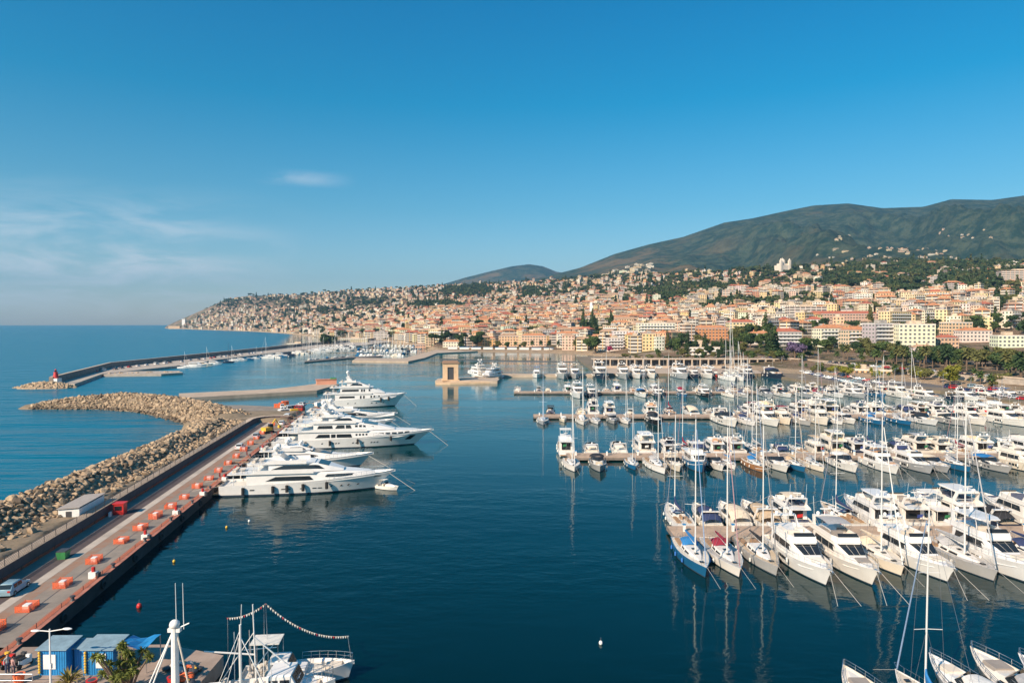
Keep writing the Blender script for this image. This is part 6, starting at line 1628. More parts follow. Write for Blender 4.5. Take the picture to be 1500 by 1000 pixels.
for s_, X, Y, z, px in spots:
    sc = s_ * Y
    if k_ < 150:
        k_ += 1; py = pix((X, Y, z))[1]; tree(random.choice(['broad1', 'broad2', 'pine', 'conifer' if random.random() < .4 else 'broad1']), X, Y, z, sc, random.choice(['dark green', 'mid green', 'olive green', 'dark green']), place_of(px, py)); continue
    v, f = LP[random.randrange(8)]; a = random.random() * 6.28; rm = np.array([[math.cos(a), math.sin(a), 0], [-math.sin(a), math.cos(a), 0], [0, 0, 1]])
    V.append((v * sc) @ rm + np.array((X, Y, z - .5))); F.append(f + base); base += len(v); g = random.choice([(.04, .068, .028), (.065, .09, .032), (.10, .105, .04), (.05, .075, .03)]); COL.append(np.tile((*g, 1), (len(f) * 4, 1)))
# woods and scrub further out on the headland and the town's crest
for i in range(5200):
    px = random.uniform(250, 1740); yc = lerp_tab([(c[0], c[2][-1][0]) for c in COLS], px); y0 = lerp_tab([(c[0], c[1]) for c in COLS], px)
    Y = random.uniform(max(y0 + 120, yc * .45), yc + 250); X = (px - 750) / 1000 * Y; z = land(px, Y); py = pix((X, Y, z))[1]
    if noise.noise(Vector((X * .006, Y * .006, 3))) < (.0 if px > 600 else .27) and not green(px, py): continue
    if z < 5: continue
    sc = random.uniform(.8, 1.7); v, f = LP[random.randrange(8)]
    if Y > 2000: idx = rng.permutation(len(f))[:45]; f = f[idx]
    a = random.random() * 6.28; rm = np.array([[math.cos(a), math.sin(a), 0], [-math.sin(a), math.cos(a), 0], [0, 0, 1]])
    V.append((v * sc) @ rm + np.array((X, Y, z - 1.0))); F.append(f + base); base += len(v); g = random.choice([(.04, .068, .028), (.065, .09, .032), (.09, .10, .042), (.05, .075, .03)]); COL.append(np.tile((*g, 1), (len(f) * 4, 1)))
me = bpy.data.meshes.new('hillside_trees'); VV = np.concatenate(V); FF = np.concatenate(F)
me.vertices.add(len(VV)); me.vertices.foreach_set('co', VV.astype(np.float32).ravel()); me.loops.add(len(FF) * 4); me.loops.foreach_set('vertex_index', FF.astype(np.int32).ravel())
me.polygons.add(len(FF)); me.polygons.foreach_set('loop_start', np.arange(0, len(FF) * 4, 4, dtype=np.int32)); me.update(calc_edges=True); me.validate()
ca = me.color_attributes.new('Col', 'FLOAT_COLOR', 'CORNER')
if len(ca.data) == len(FF) * 4: ca.data.foreach_set('color', np.concatenate(COL).astype(np.float32).ravel())
me.materials.append(leafs); o = bpy.data.objects.new('hillside_trees', me); C.objects.link(o); tag(o, 'smaller trees and scrub scattered among the hillside houses', 'trees', None, 'stuff')
bpy.context.view_layer.update(); number_from_left(titems)
for k in TP: drop(TP[k][1])
print('trees solo', len(titems), 'mass faces', len(FF))
# ================================================================ QUAY THINGS, CARS, FOREGROUND
def lab(items): bpy.context.view_layer.update(); number_from_left(items)
def on_quay(Y, d, z=1.5): e_ = edge(Y, d); return (e_[0], e_[1], z)
QA = -R(8.1)   # the quay's own direction: local +Y runs along it
carp = mat('car_paint', (1, 1, 1), .25, obj=True, spec=.6)
def make_car(van=False):
    root = empty('van' if van else 'parked_car'); L, W = (5.0, 1.9) if van else (4.2, 1.75)
    b = MB(); hb = .95 if van else .82
    b.loft([ring6(x, w, w * .96, .28, z, .1) for x, w, z in ((-L / 2, .78, hb * .9), (-L / 2 + .15, W / 2, hb), (L / 2 - 1.1, W / 2, hb), (L / 2 - .15, W / 2 * .93, hb * .82), (L / 2, .7, hb * .65))])
    ht = 1.95 if van else 1.42
    st = [(-L / 2 + (.1 if van else .25), W / 2 - .08, W / 2 - .14, hb - .05, hb + .02), (-L / 2 + (.2 if van else .7), W / 2 - .06, W / 2 - .2, hb - .05, ht), (L / 2 - (1.7 if van else 1.9), W / 2 - .06, W / 2 - .2, hb - .05, ht), (L / 2 - (.9 if van else 1.0), W / 2 - .08, W / 2 - .14, hb - .05, hb + .03)]
    b.loft([ring6(*s, .08) for s in st]); b.build('body', carp, root, smooth=True, ang=35)
    sidewin(st, [(st[1][0] + .1, (st[1][0] + st[2][0]) / 2 - .05), ((st[1][0] + st[2][0]) / 2 + .05, st[2][0] + .1)], root, .25 if van else .18, .85, 0, name='side_window', eps=.012)
    windscreen(st[2], st[3], root, 1.0, .08, .9)
    q = MB(); a, c = st[0], st[1]; q.add([(a[0] - .02 + (c[0] - a[0]) * f, s * .62, hb + (ht - hb) * f + .03) for f, s in ((.15, -1), (.15, 1), (.85, 1), (.85, -1))], [(0, 1, 2, 3)]); q.build('rear_window', M['glass'], root)
    for x in (-L / 2 + .75, L / 2 - .75):
        for s in (1, -1):
            w = MB(); w.tube((0, -.1, 0), (0, .1, 0), .32, n=12); o = w.build('wheel', M['black'], root); o.location = (x, (W / 2 - .08) * s, .32)
            w2 = MB(); w2.tube((0, -.11, 0), (0, .11, 0), .17, n=8).build('rim', M['steel'], o)
    for s in (1, -1):
        o = MB().box(-.03, .03, -.18, .18, -.07, .07).build('headlight', M['white'], root); o.location = (L / 2 - .1, .55 * s, .6)
        o = MB().box(-.03, .03, -.14, .14, -.1, .1).build('tail_light', M['red'], root); o.location = (-L / 2 - .0, .6 * s, .75)
    return root
CARP = [make_car(False), make_car(True)]; CARF = [freeze(c) for c in CARP]
CCOL = {'white': (.75, .75, .73), 'silver': (.42, .44, .46), 'black': (.02, .02, .022), 'dark blue': (.02, .04, .12), 'red': (.4, .02, .02), 'grey': (.15, .155, .16), 'light blue': (.25, .38, .45)}
cars = []
def car(x, y, z, rz, col, van=False, label=None, place=''):
    c = copy_tree(CARF[1 if van else 0]); c.location = (x, y, z); c.rotation_euler = (0, 0, rz)
    for ch in c.children:
        if ch.name.startswith('body'): ch.color = (*CCOL[col], 1)
    c['category'] = 'van' if van else 'car'; c['group'] = 'parked vehicles'
    if label: c['label'] = label
    else: cars.append((c, '%s %s' % (col, 'van' if van else 'parked car'), place))
QR = math.pi / 2 + R(8.1)
p = G(20, 866, 1.5); car(p.x, p.y, 1.5, QR, 'light blue', label='pale blue hatchback alone on the quay road at the left edge')
p = G(352, 657, 1.5); car(p.x, p.y, 1.5, QR, 'white', label='white car on the quay road beside the nearest superyachts')
p = G(376, 641, 1.5); car(p.x, p.y, 1.5, QR, 'silver', label='silver car farther up the quay road beside the orange barriers')
p = G(413, 622, 1.5); car(p.x, p.y, 1.5, QR, 'white', label='white car near the far end of the quay road')
p = G(421, 614, 1.5); car(p.x, p.y, 1.5, QR, 'white', True, label='white van near the far end of the quay road')
# --- orange-netted blocks in a line down the quay
def netted_block():
    root = empty('barrier_block'); MB().box(-.55, .55, -.55, .55, 0, .95).build('block', M['white'], root)
    b = MB(); n = MB()
    for (x0, y0), (x1, y1) in (((-1.3, -1.3), (1.3, -1.3)), ((1.3, -1.3), (1.3, 1.3)), ((1.3, 1.3), (-1.3, 1.3)), ((-1.3, 1.3), (-1.3, -1.3))):
        for k in range(6): n.tube((x0, y0, .1 + k * .18), (x1, y1, .1 + k * .18), .055, n=4)
    n.build('netting', M['orange'], root)
    for x in (-1.3, 1.3):
        for y in (-1.3, 1.3): o = MB().tube((0, 0, 0), (0, 0, 1.2), .05, n=6).build('post', M['orange'], root); o.location = (x, y, 0)
    return root
nb = netted_block(); nf_ = freeze(nb); it = []
BL = [(-12, 925), (40, 892), (92, 858), (138, 823), (178, 794), (206, 775), (228, 758), (250, 743), (270, 730), (289, 714), (306, 702), (320, 691), (334, 680), (346, 670), (357, 660), (367, 651), (376, 643), (385, 635), (392, 629), (399, 623), (405, 617), (411, 612)]
for px_, py_ in BL:
    c = copy_tree(nf_); p = G(px_, py_, 1.5); c.location = p; c.scale = (random.uniform(.48, .62), random.uniform(.5, .8), random.uniform(.6, .9)); c.rotation_euler = (0, 0, R(8) + random.uniform(-.15, .15)); c['category'] = 'barrier'; c['group'] = 'orange netted blocks down the quay'
    it.append((c, 'white block fenced with orange netting', 'on the quay' + (' before the superyachts' if py_ > 735 else ' beside the superyachts')))
drop(nb); lab(it)
# painted strip under them and along the edge, painted shadow band, pale lane
def flat(name, d0, d1, m, y0=36, y1=232, z=1.504):
    b = MB(); n_ = 30
    vs = []
    for i in range(n_ + 1):
        Yv = y0 + (y1 - y0) * i / n_; a = edge(Yv, d0); c = edge(Yv, d1); vs += [(a[0], a[1], z), (c[0], c[1], z)]
    b.add(vs, [(2 * i, 2 * i + 2, 2 * i + 3, 2 * i + 1) for i in range(n_)]); return tag(b.build(name, m), kind='structure')
flat('rust_strip', 5.2, 6.6, mat('rust_stained_paving', (.30, .15, .085), .9, col2=(.27, .22, .18), vscale=.6), z=1.506)
flat('shadow_band', 8.0, 9.8, mat('painted_shadow_paving', (.085, .065, .065), .9, var=.2, vscale=.4))  # road colour darkened to stand in for the fence's cast shadow
flat('pale_lane', 6.7, 7.9, mat('pale_lane_paving', (.46, .40, .34), .9, var=.2, vscale=.25))
flat('seam', 3.5, 3.62, M['dark'], z=1.506)
flat('edge_strip', .56, 1.5, mat('edge_brick', (.33, .14, .095), .85, col2=(.27, .2, .15), vscale=.9), z=1.506)
# edge net
mesh_fence('edge_net', .8, 1.5, .45, 40, 226, M['orange'], 'low orange netting strung along the quay edge', 'net', 5.0)
# service cabinets with red caps along the edge
it = []
for px_, py_ in ((137, 846), (213, 790), (258, 754), (297, 726), (329, 704), (345, 692), (385, 660)):
    p = G(px_, py_, 1.5); r = empty('service_cabinet', p); MB().box(-.45, .45, -.35, .35, 0, .8).build('cabinet', M['white'], r); MB().box(.45, .75, -.3, .3, 0, .7).build('door', M['dark'], r); MB().lathe((0, 0, .8), [(.22, 0), (.22, .55), (.1, .6)], 8).build('cap', M['red'], r)
    r['category'] = 'cabinet'; r['group'] = 'service cabinets at the quay edge'; it.append((r, 'white service cabinet with red cap', 'at the quay edge'))
lab(it)
it = []
for i in range(16):
    Yq = 66 + i * 10.4; r = empty('mooring_bollard', on_quay(Yq, .3, 1.68)); MB().lathe((0, 0, 0), [(.28, 0), (.2, .12), (.17, .35), (.3, .42), (.28, .55), (.05, .6)], 10).build('post', M['dark'], r, smooth=True)
    r['category'] = 'bollard'; r['group'] = 'mooring bollards on the kerb'; it.append((r, 'dark mooring bollard', 'on the quay kerb'))
lab(it)
it = []
for i in range(15):
    Yq = 64 + i * 9.5; r = empty('tyre_fender', on_quay(Yq, -.18, .9)); b = MB(); n1, n2 = 14, 6
    rg = [[(.12 * math.cos(2 * math.pi * j / n2) * 1.0, (.42 + .13 * math.sin(2 * math.pi * j / n2)) * math.cos(2 * math.pi * i_ / n1), (.42 + .13 * math.sin(2 * math.pi * j / n2)) * math.sin(2 * math.pi * i_ / n1)) for j in range(n2)] for i_ in range(n1 + 1)]
    b.loft(rg, caps=False); b.build('tyre', M['black'], r); r['category'] = 'tyre fender'; r['group'] = 'tyre fenders on the quay wall'; it.append((r, 'black tyre fender', 'hung on the quay wall'))
lab(it)
# shed, booth, skip
sh = empty('shed', on_quay(111, 15.2, 3.0), R(8.1)); sh.scale = (.72, .72, .85); MB().box(-2.1, 2.1, -5, 7, -1.5, 1.3).build('wall', M['white'], sh); MB().add([(-2.3, -5.3, 1.35), (2.3, -5.3, 1.55), (2.3, 7.3, 1.55), (-2.3, 7.3, 1.35), (-2.3, -5.3, 1.5), (2.3, -5.3, 1.7), (2.3, 7.3, 1.7), (-2.3, 7.3, 1.5)], [(3, 2, 1, 0), (4, 5, 6, 7), (0, 1, 5, 4), (1, 2, 6, 5), (2, 3, 7, 6), (3, 0, 4, 7)]).build('roof', mat('grey_sheet_roof', (.36, .32, .29), .8, var=.1), sh)
MB().box(-.6, .6, -5.03, -5.0, -.3, .9).build('door', M['dark'], sh); tag(sh, 'long low white shed with flat grey roof between rocks and sea wall', 'shed')
p = G(176, 752, 1.5); kb = empty('kiosk', (p.x, p.y, 1.5), R(8.1)); kb.scale = (.62, .62, .8); MB().box(-1.3, 1.3, -1.2, 1.2, 0, 2.2).build('wall', M['red'], kb); MB().box(-1.5, 1.5, -1.4, 1.4, 2.2, 2.35).build('roof', M['red'], kb); MB().box(-.9, .9, -1.23, -1.2, .9, 1.8).build('window', M['glass'], kb); MB().box(-1.7, -1.3, -3, -1.8, 0, .9).build('counter', M['white'], kb)
tag(kb, 'bright red kiosk standing on the quay road by the white shed', 'kiosk')
p = G(93, 817, 1.5); sk = empty('skip', (p.x, p.y, 1.5), R(8.1)); sk.scale = (.6, .6, .8); MB().loft([[(x, y, 0) for x, y in ((-.8, -1), (.8, -1), (.8, 1), (-.8, 1))], [(x, y, 1.25) for x, y in ((-1, -1.3), (1, -1.3), (1, 1.3), (-1, 1.3))]]).build('body', M['green'], sk); MB().box(-.95, .95, -1.25, 1.25, 1.25, 1.4).build('lid', M['dark'], sk)
for y in (-.9, .9): o = MB().box(-1.15, -.9, -.08, .08, .3, 1.1).build('lifting_bar', M['dark'], sk); o.location = (0, y, 0)
tag(sk, 'green rubbish skip against the low wall of the quay road', 'skip')
# crowd of stuff at the quay head
it = []
random.seed(12)
for i in range(26):
    px_ = random.uniform(385, 470); py_ = random.uniform(592, 606)
    p = G(px_, py_, 1.45)
    if px_ < 400 + (py_ - 592): continue
    if i % 3 == 0: car(p.x, p.y, 1.45, random.random() * 6, random.choice(['white', 'silver', 'black', 'white', 'red']), i % 4 == 0, place='parked at the quay head')
    elif i % 3 == 1:
        r = empty('site_crate', p, random.random()); cc = random.choice([('yellow', 'yellow'), ('orange', 'orange'), ('white', 'white'), ('dark', 'dark')]); MB().box(-1.2, 1.2, -.8, .8, 0, 1.3).box(-1.25, 1.25, -.85, .85, 1.3, 1.4).build('box', M[cc[0]], r); MB().box(-.1, .1, -.86, -.8, .4, 1.0).build('latch', M['steel'], r); r['category'] = 'crate'; r['group'] = 'site crates at the quay head'; it.append((r, '%s site crate' % cc[1], 'at the quay head'))
    else:
        r = empty('orange_barrier', p, random.random() * 3); MB().box(-1.5, 1.5, -.04, .04, .15, 1.0).build('panel', M['orange'], r); MB().box(-1.5, -1.4, -.3, .3, 0, .1).build('foot', M['dark'], r); MB().box(1.4, 1.5, -.3, .3, 0, .1).build('foot', M['dark'], r); r['category'] = 'barrier'; r['group'] = 'loose barriers at the quay head'; it.append((r, 'loose orange barrier panel', 'at the quay head'))
lab(it)
# digger in yellow
p = G(392, 634, 1.5); dg = empty('excavator', (p.x, p.y, 1.5), R(60)); MB().box(-1.5, 1.5, -1.1, -.7, 0, .7).build('track', M['black'], dg); MB().box(-1.5, 1.5, .7, 1.1, 0, .7).build('track', M['black'], dg); MB().box(-1.5, .9, -1, 1, .75, 1.7).build('body', M['yellow'], dg); MB().box(.2, 1.3, -.9, 0, .8, 2.6).build('cab', M['glass'], dg)
b = MB(); b.tube((1, .4, 1.4), (3.2, .4, 3.6), .18, n=6); b.tube((3.2, .4, 3.6), (4.6, .4, 1.6), .14, n=6); b.box(4.3, 5.0, 0, .8, .9, 1.6); b.build('arm', M['yellow'], dg); tag(dg, 'small yellow excavator on the quay beside the orange barriers', 'excavator')
# hut and boats at the end of the mole behind
p = G(478, 562.5, 1.5); hu = empty('hut', (p.x, p.y, 1.5), R(20)); MB().box(-5, 5, -2, 2, 0, 2.4).build('wall', M['stucco'], hu).color = (.62, .30, .2, 1); MB().box(-5.3, 5.3, -2.3, 2.3, 2.4, 2.6).build('roof', M['roofA'], hu).color = (.55, .22, .14, 1); MB().box(2, 4.8, -1.5, 1.5, 2.6, 3.2).build('roof_tank', M['green'], hu); tag(hu, 'salmon hut with a green tank on its roof at the mole end', 'hut')
# people on the quay
def figure(x, y, z, rz, shirt, trouser, label, pose=0):
    r = empty('person', (x, y, z), rz)
    J = [(0, 0, .95), (0, 0, 1.2), (0, 0, 1.42), (0, 0, 1.55), (0, 0, 1.70), (.0, .20, 1.40), (.06, .27, 1.12), (.16, .25, .90), (.0, -.20, 1.40), (-.02, -.27, 1.12), (.10, -.27, .88), (.02, .10, .90), (.05, .11, .48), (0, .12, .07), (.14, .13, .04), (-.02, -.10, .90), (0, -.11, .48), (-.08, -.12, .07), (.06, -.13, .04)]
    Ed = [(0, 1), (1, 2), (2, 3), (3, 4), (2, 5), (5, 6), (6, 7), (2, 8), (8, 9), (9, 10), (0, 11), (11, 12), (12, 13), (13, 14), (0, 15), (15, 16), (16, 17), (17, 18)]
    Rr = [.15, .14, .15, .06, .10, .06, .045, .035, .06, .045, .035, .09, .06, .045, .04, .09, .06, .045, .04]
    me = bpy.data.meshes.new('body'); me.from_pydata(J, Ed, []); o = bpy.data.objects.new('body', me); C.objects.link(o); o.parent = r
    md = o.modifiers.new('s', 'SKIN'); me.skin_vertices or me.attributes; 
    bpy.context.view_layer.update()
    sv = me.skin_vertices
    if len(sv) == 0:
        bpy.context.view_layer.objects.active = o; o.select_set(True); bpy.ops.mesh.customdata_skin_add(); sv = me.skin_vertices; o.select_set(False)
    for i, q in enumerate(Rr): sv[0].data[i].radius = (q, q * (.75 if i < 3 else 1))
    sv[0].data[0].use_root = True; o.modifiers.new('b', 'SUBSURF').levels = 1
    for nm in ('cloth',): me.materials.append(M['cloth'])
    o.color = (*shirt, 1)
    hd = MB(); hd.ball((0, 0, 1.68), (.10, .08, .125), 10, 7); hd.ball((.1, 0, 1.66), (.025, .018, .02), 5, 4); hd.build('head', M['skin'], r, smooth=True)
    MB().ball((-.02, 0, 1.72), (.105, .088, .1), 10, 6).build('hair', M['hair'], r, smooth=True)
    tr = MB(); tr.loft([[(a * math.cos(t) * w + .01, a * math.sin(t) * 1.15 + 0, z_) for t in [i * math.pi / 4 for i in range(8)]] for z_, a, w in ((1.0, .155, 1), (.86, .17, 1))])
    for s in (1, -1): tr.tube((.02, .1 * s, .9), (0.02, .115 * s, .12), .105, .075, 8)
    o2 = tr.build('trousers', M['cloth'], r); o2.color = (*trouser, 1)
    tag(r, label, 'person'); return r
# --- foreground quay at the bottom left
slab('fore_quay', [(-70, 30), (-70, 61), (-51, 65.5), (-34, 66.2), (-27.4, 64.0), (-27.0, 30)], 1.5, m=mat('brown_quay', (.34, .26, .21), .9, var=.2, vscale=.4))
def cabin(x0, y0, w, d, h, rz, label, col='blue'):
    r = empty('harbour_cabin', (x0, y0, 1.5), rz); b = MB(); b.box(0, w, 0, d, 0, h)
    b.build('wall', M[col], r); b = MB(); 
    for i in range(int(w / .22)): b.box(.05 + i * .22, .15 + i * .22, -.03, -.003, .1, h - .1)
    b.build('ribbing', M[col], r)
    MB().add([(-.15, -.2, h + .02), (w + .15, -.2, h + .02), (w + .15, d + .2, h + .25), (-.15, d + .2, h + .25), (-.15, -.2, h + .1), (w + .15, -.2, h + .1), (w + .15, d + .2, h + .33), (-.15, d + .2, h + .33)], [(3, 2, 1, 0), (4, 5, 6, 7), (0, 1, 5, 4), (1, 2, 6, 5), (2, 3, 7, 6), (3, 0, 4, 7)]).build('roof', mat('faded_blue_roof', (.20, .30, .36), .8, var=.2), r)
    return tag(r, label, 'cabin'), r
_, r1 = cabin(-42.4, 60.3, 2.5, 2.0, 2.3, 0, 'left blue harbour cabin with a white notice board on its front')
MB().box(.5, 1.6, -.09, -.05, .6, 1.9).build('notice_board', M['white'], r1)
_, r2 = cabin(-38.4, 60.3, 2.7, 2.2, 2.3, 0, 'right blue harbour cabin half hidden by the spiky tree')
MB().box(1.2, 2.1, -.09, -.05, .7, 2.0).build('notice_board', M['white'], r2)
_, r3 = cabin(-39.75, 61.2, 1.2, 1.2, 2.0, 0, 'narrow dark blue locker between the two blue cabins')
# float strings hung on the cabins
for xx, nm in ((-42.2, 'left'), (-38.1, 'right')):
    b = MB()
    for k in range(8): b.ball((0, 0, -k * .25), (.12, .12, .13), 7, 5)
    b.tube((0, 0, .1), (0, 0, -2.3), .02); o = b.build('float_string', M['yellow'], None, smooth=True); o.location = (xx, 60.15, 3.6); tag(o, 'string of yellow floats hanging on the %s blue cabin' % nm, 'fishing floats')
# tarpaulin awning right of the cabins
aw = empty('awning', (-35.5, 60.6, 1.5)); b = MB(); rr = [[(x, y, 2.35 + .22 * math.sin(x * 2.2 + y) - .25 * (y / 4)) for y in (0, .9, 1.8, 2.7)] for x in (0, .65, 1.3, 1.95, 2.6)]; b.loft(rr, closed=False, caps=False); b.build('tarpaulin', M['blue'], aw)
for x in (0.05, 2.55):
    for y in (.1, 2.6): o = MB().tube((0, 0, 0), (0, 0, 2.3), .05).build('post', M['steel'], aw); o.location = (x, y, 0)
tag(aw, 'sagging blue tarpaulin on thin posts right of the blue cabins', 'awning')
# spiky multi-stemmed tree in front of the cabins
sp_ = empty('dragon_tree', (-33.0, 57.3, 1.5)); t = MB(); V = []; F = []; random.seed(31)
heads = []
for i in range(22):
    a = random.random() * 6.28; r_ = random.uniform(.3, 2.3); z_ = random.uniform(1.9, 4.1) - r_ * .15; heads.append((math.cos(a) * r_, math.sin(a) * r_ * .8, z_))
for hx_, hy_, hz_ in heads:
    t.tube((hx_ * .2, hy_ * .2, -.1), (hx_ * .55, hy_ * .55, hz_ * .55), .14, .1, 6); t.tube((hx_ * .55, hy_ * .55, hz_ * .55), (hx_, hy_, hz_), .1, .08, 6)
    for k in range(70):
        d = Vector((random.gauss(0, 1), random.gauss(0, 1), random.gauss(.35, .8))).normalized(); s_ = d.orthogonal().normalized() * .045; p0 = Vector((hx_, hy_, hz_)); L_2 = random.uniform(.4, .65); m1 = p0 + d * L_2 * .6; p1 = p0 + d * L_2 - Vector((0, 0, .12)); b0 = len(V)
        V += [tuple(p0 - s_ * .6), tuple(p0 + s_ * .6), tuple(m1 + s_), tuple(p1), tuple(m1 - s_)]; F.append((b0, b0 + 1, b0 + 2, b0 + 3, b0 + 4))
t.build('trunk', barkm, sp_); me = bpy.data.meshes.new('crown'); me.from_pydata(V, [], F); me.materials.append(leafm); me.update(); o = bpy.data.objects.new('crown', me); C.objects.link(o); o.parent = sp_; o.color = (.15, .17, .04, 1)
tag(sp_, 'spiky yellow-green tree with many bare stems before the blue cabins', 'tree')
sp2 = empty('palm_shrub', (-38.3, 58.2, 1.5)); V = []; F = []
for k in range(46):
    a = random.random() * 6.28; el = random.uniform(.3, 1.3); p0 = Vector((0, 0, .3)); d = Vector((math.cos(a) * math.cos(el), math.sin(a) * math.cos(el), math.sin(el))); s_ = Vector((-math.sin(a), math.cos(a), 0)) * .09; q = p0 + d * .9; q2 = q + (d + Vector((0, 0, -.6))).normalized() * .7; b0 = len(V); V += [tuple(p0), tuple(q - s_), tuple(q2), tuple(q + s_)]; F.append((b0, b0 + 1, b0 + 2, b0 + 3))
me = bpy.data.meshes.new('fronds'); me.from_pydata(V, [], F); me.materials.append(leafm); me.update(); o = bpy.data.objects.new('fronds', me); C.objects.link(o); o.parent = sp2; o.color = (.26, .2, .05, 1); MB().tube((0, 0, 0), (0, 0, .4), .2, .15).build('trunk', barkm, sp2)
tag(sp2, 'small dry palm shrub between the blue cabins', 'shrub')
# lamp post with two arms
lp = empty('street_lamp', (-39.2, 57.2, 1.5)); MB().tube((0, 0, 0), (0, 0, 5.6), .09, .06, 8).build('post', M['white'], lp)
b = MB(); b.path([(0, 0, 5.4), (.6, 0, 5.5), (1.2, 0, 5.6)], .045, 6); b.path([(0, 0, 5.4), (-.6, 0, 5.45), (-.95, 0, 5.45)], .045, 6); b.build('arm', M['white'], lp)
for x, z in ((1.5, 5.62), (-1.2, 5.45)): o = MB().ball((0, 0, 0), (.42, .16, .1), 10, 6).build('lamp_head', M['white'], lp, smooth=True); o.location = (x, 0, z)
MB().box(-.12, .12, -.12, .12, 2.2, 2.6).build('camera_box', M['white'], lp); tag(lp, 'white double-armed street lamp in front of the blue cabins', 'street lamp')
# railing at the bottom left, people and gear
ra = empty('railing', (-47, 58.4, 1.5)); b = MB(); b.tube((0, 0, 1.1), (5.4, 0, 1.1), .035); b.tube((0, 0, .55), (5.4, 0, .55), .025); b.build('rail', M['steel'], ra)
for i in range(4): o = MB().tube((0, 0, 0), (0, 0, 1.1), .04).build('post', M['steel'], ra); o.location = (i * 1.8, 0, 0)
tag(ra, 'grey metal railing in front of the parked scooters, bottom left corner', 'railing')
figure(-44.6, 60.2, 1.5, 1.2, (.62, .36, .32), (.12, .12, .15), 'person in a pink shirt standing left of the blue cabins')
figure(-45.4, 60.6, 1.5, -.6, (.6, .6, .58), (.1, .12, .2), 'person in a white shirt beside the one in pink')
it = []
for i in range(7):
    r = empty('scooter', (-49.2 + i * .75, 61.8 + (i % 2) * .4, 1.5), R(80)); b = MB(); b.box(-.5, .3, -.16, .16, .45, .8); b.box(.3, .6, -.2, .2, .3, 1.0); b.box(-.3, .4, -.12, .12, .25, .4); b.build('body', [M['red'], M['dark'], M['white'], M['yellow']][i % 4], r); MB().box(-.55, .1, -.15, .15, .8, .9).build('seat', M['black'], r)
    for x in (-.55, .65): o = MB().tube((0, -.05, 0), (0, .05, 0), .24, n=10).build('wheel', M['black'], r); o.location = (x, 0, .24)
    MB().tube((.5, -.3, 1.05), (.5, .3, 1.05), .025).build('handlebar', M['dark'], r); r['category'] = 'scooter'; r['group'] = 'scooters behind the railing'; it.append((r, '%s scooter' % ['red', 'black', 'white', 'yellow'][i % 4], 'parked behind the railing bottom left'))
lab(it)
for x, y, c, lb in ((-36.2, 58.0, 'red', 'red tarpaulin bundle at the foot of the right blue cabin'), (-43.2, 59.0, 'orange', 'orange float bin beside the left blue cabin'), (-29.5, 58.5, 'red', 'red plastic tub at the far edge of the brown quay')):
    r = empty('tub', (x, y, 1.5)); MB().lathe((0, 0, 0), [(.35, 0), (.45, .8), (.48, .82)], 10).build('tub_body', M[c], r); MB().lathe((0, 0, .8), [(.44, 0), (.1, .06)], 10).build('lid', M['dark'], r); tag(r, lb, 'tub')
it = []
for i in range(16):
    x = random.uniform(-31.5, -27.8); y = random.uniform(53.5, 63); r = empty('net_pile', (x, y, 1.5), random.random() * 6); b = MB(); s_ = random.uniform(.4, .8)
    for k in range(7): b.ball((random.gauss(0, .3) * s_, random.gauss(0, .3) * s_, .15 + random.random() * .2), (s_ * .5, s_ * .45, s_ * .3), 7, 5)
    cc = random.choice(['rope', 'conc', 'dark', 'orange']); b.build('netting', M[cc], r, smooth=True); q = MB(); q.ball((0, 0, .5 * s_ + .1), .12, 6, 5); q.build('float', M['yellow'], r); r['category'] = 'net pile'; r['group'] = 'heaped fishing nets'; it.append((r, 'heap of %s fishing net' % {'rope': 'grey', 'conc': 'tan', 'dark': 'black', 'orange': 'orange'}[cc], 'on the brown quay by the white derrick'))
lab(it)
# white derrick mast
dk = empty('derrick', (-27.6, 55.2, 1.5)); b = MB()
b.tube((0, 0, -.5), (0, 0, 6.6), .34, .28, 10); b.build('mast', M['white'], dk, smooth=True)
b = MB(); b.ball((0, 0, 6.9), (.42, .42, .38), 10, 6); b.box(-.5, .5, -.2, .2, 6.3, 6.6); b.tube((.1, 0, 6.5), (1.2, 0, 7.0), .06); b.build('head', M['white'], dk, smooth=True)
for sx, ex_ in ((-1, -2.9), (-1, -2.4), (1, 2.0)): MB().tube((.15 * sx, 0, 6.3), (ex_, -.8, -.2), .07, .07, 6).build('strut', M['white'] if sx < 0 else M['cushion'], dk)
for x in (.15, .75): MB().tube((x, 0, 6.5), (x - .05, 0, 10.3), .035, .02, 5).build('whip_aerial', M['white'], dk)
tag(dk, 'thick white derrick post with slanting struts and aerials', 'derrick')
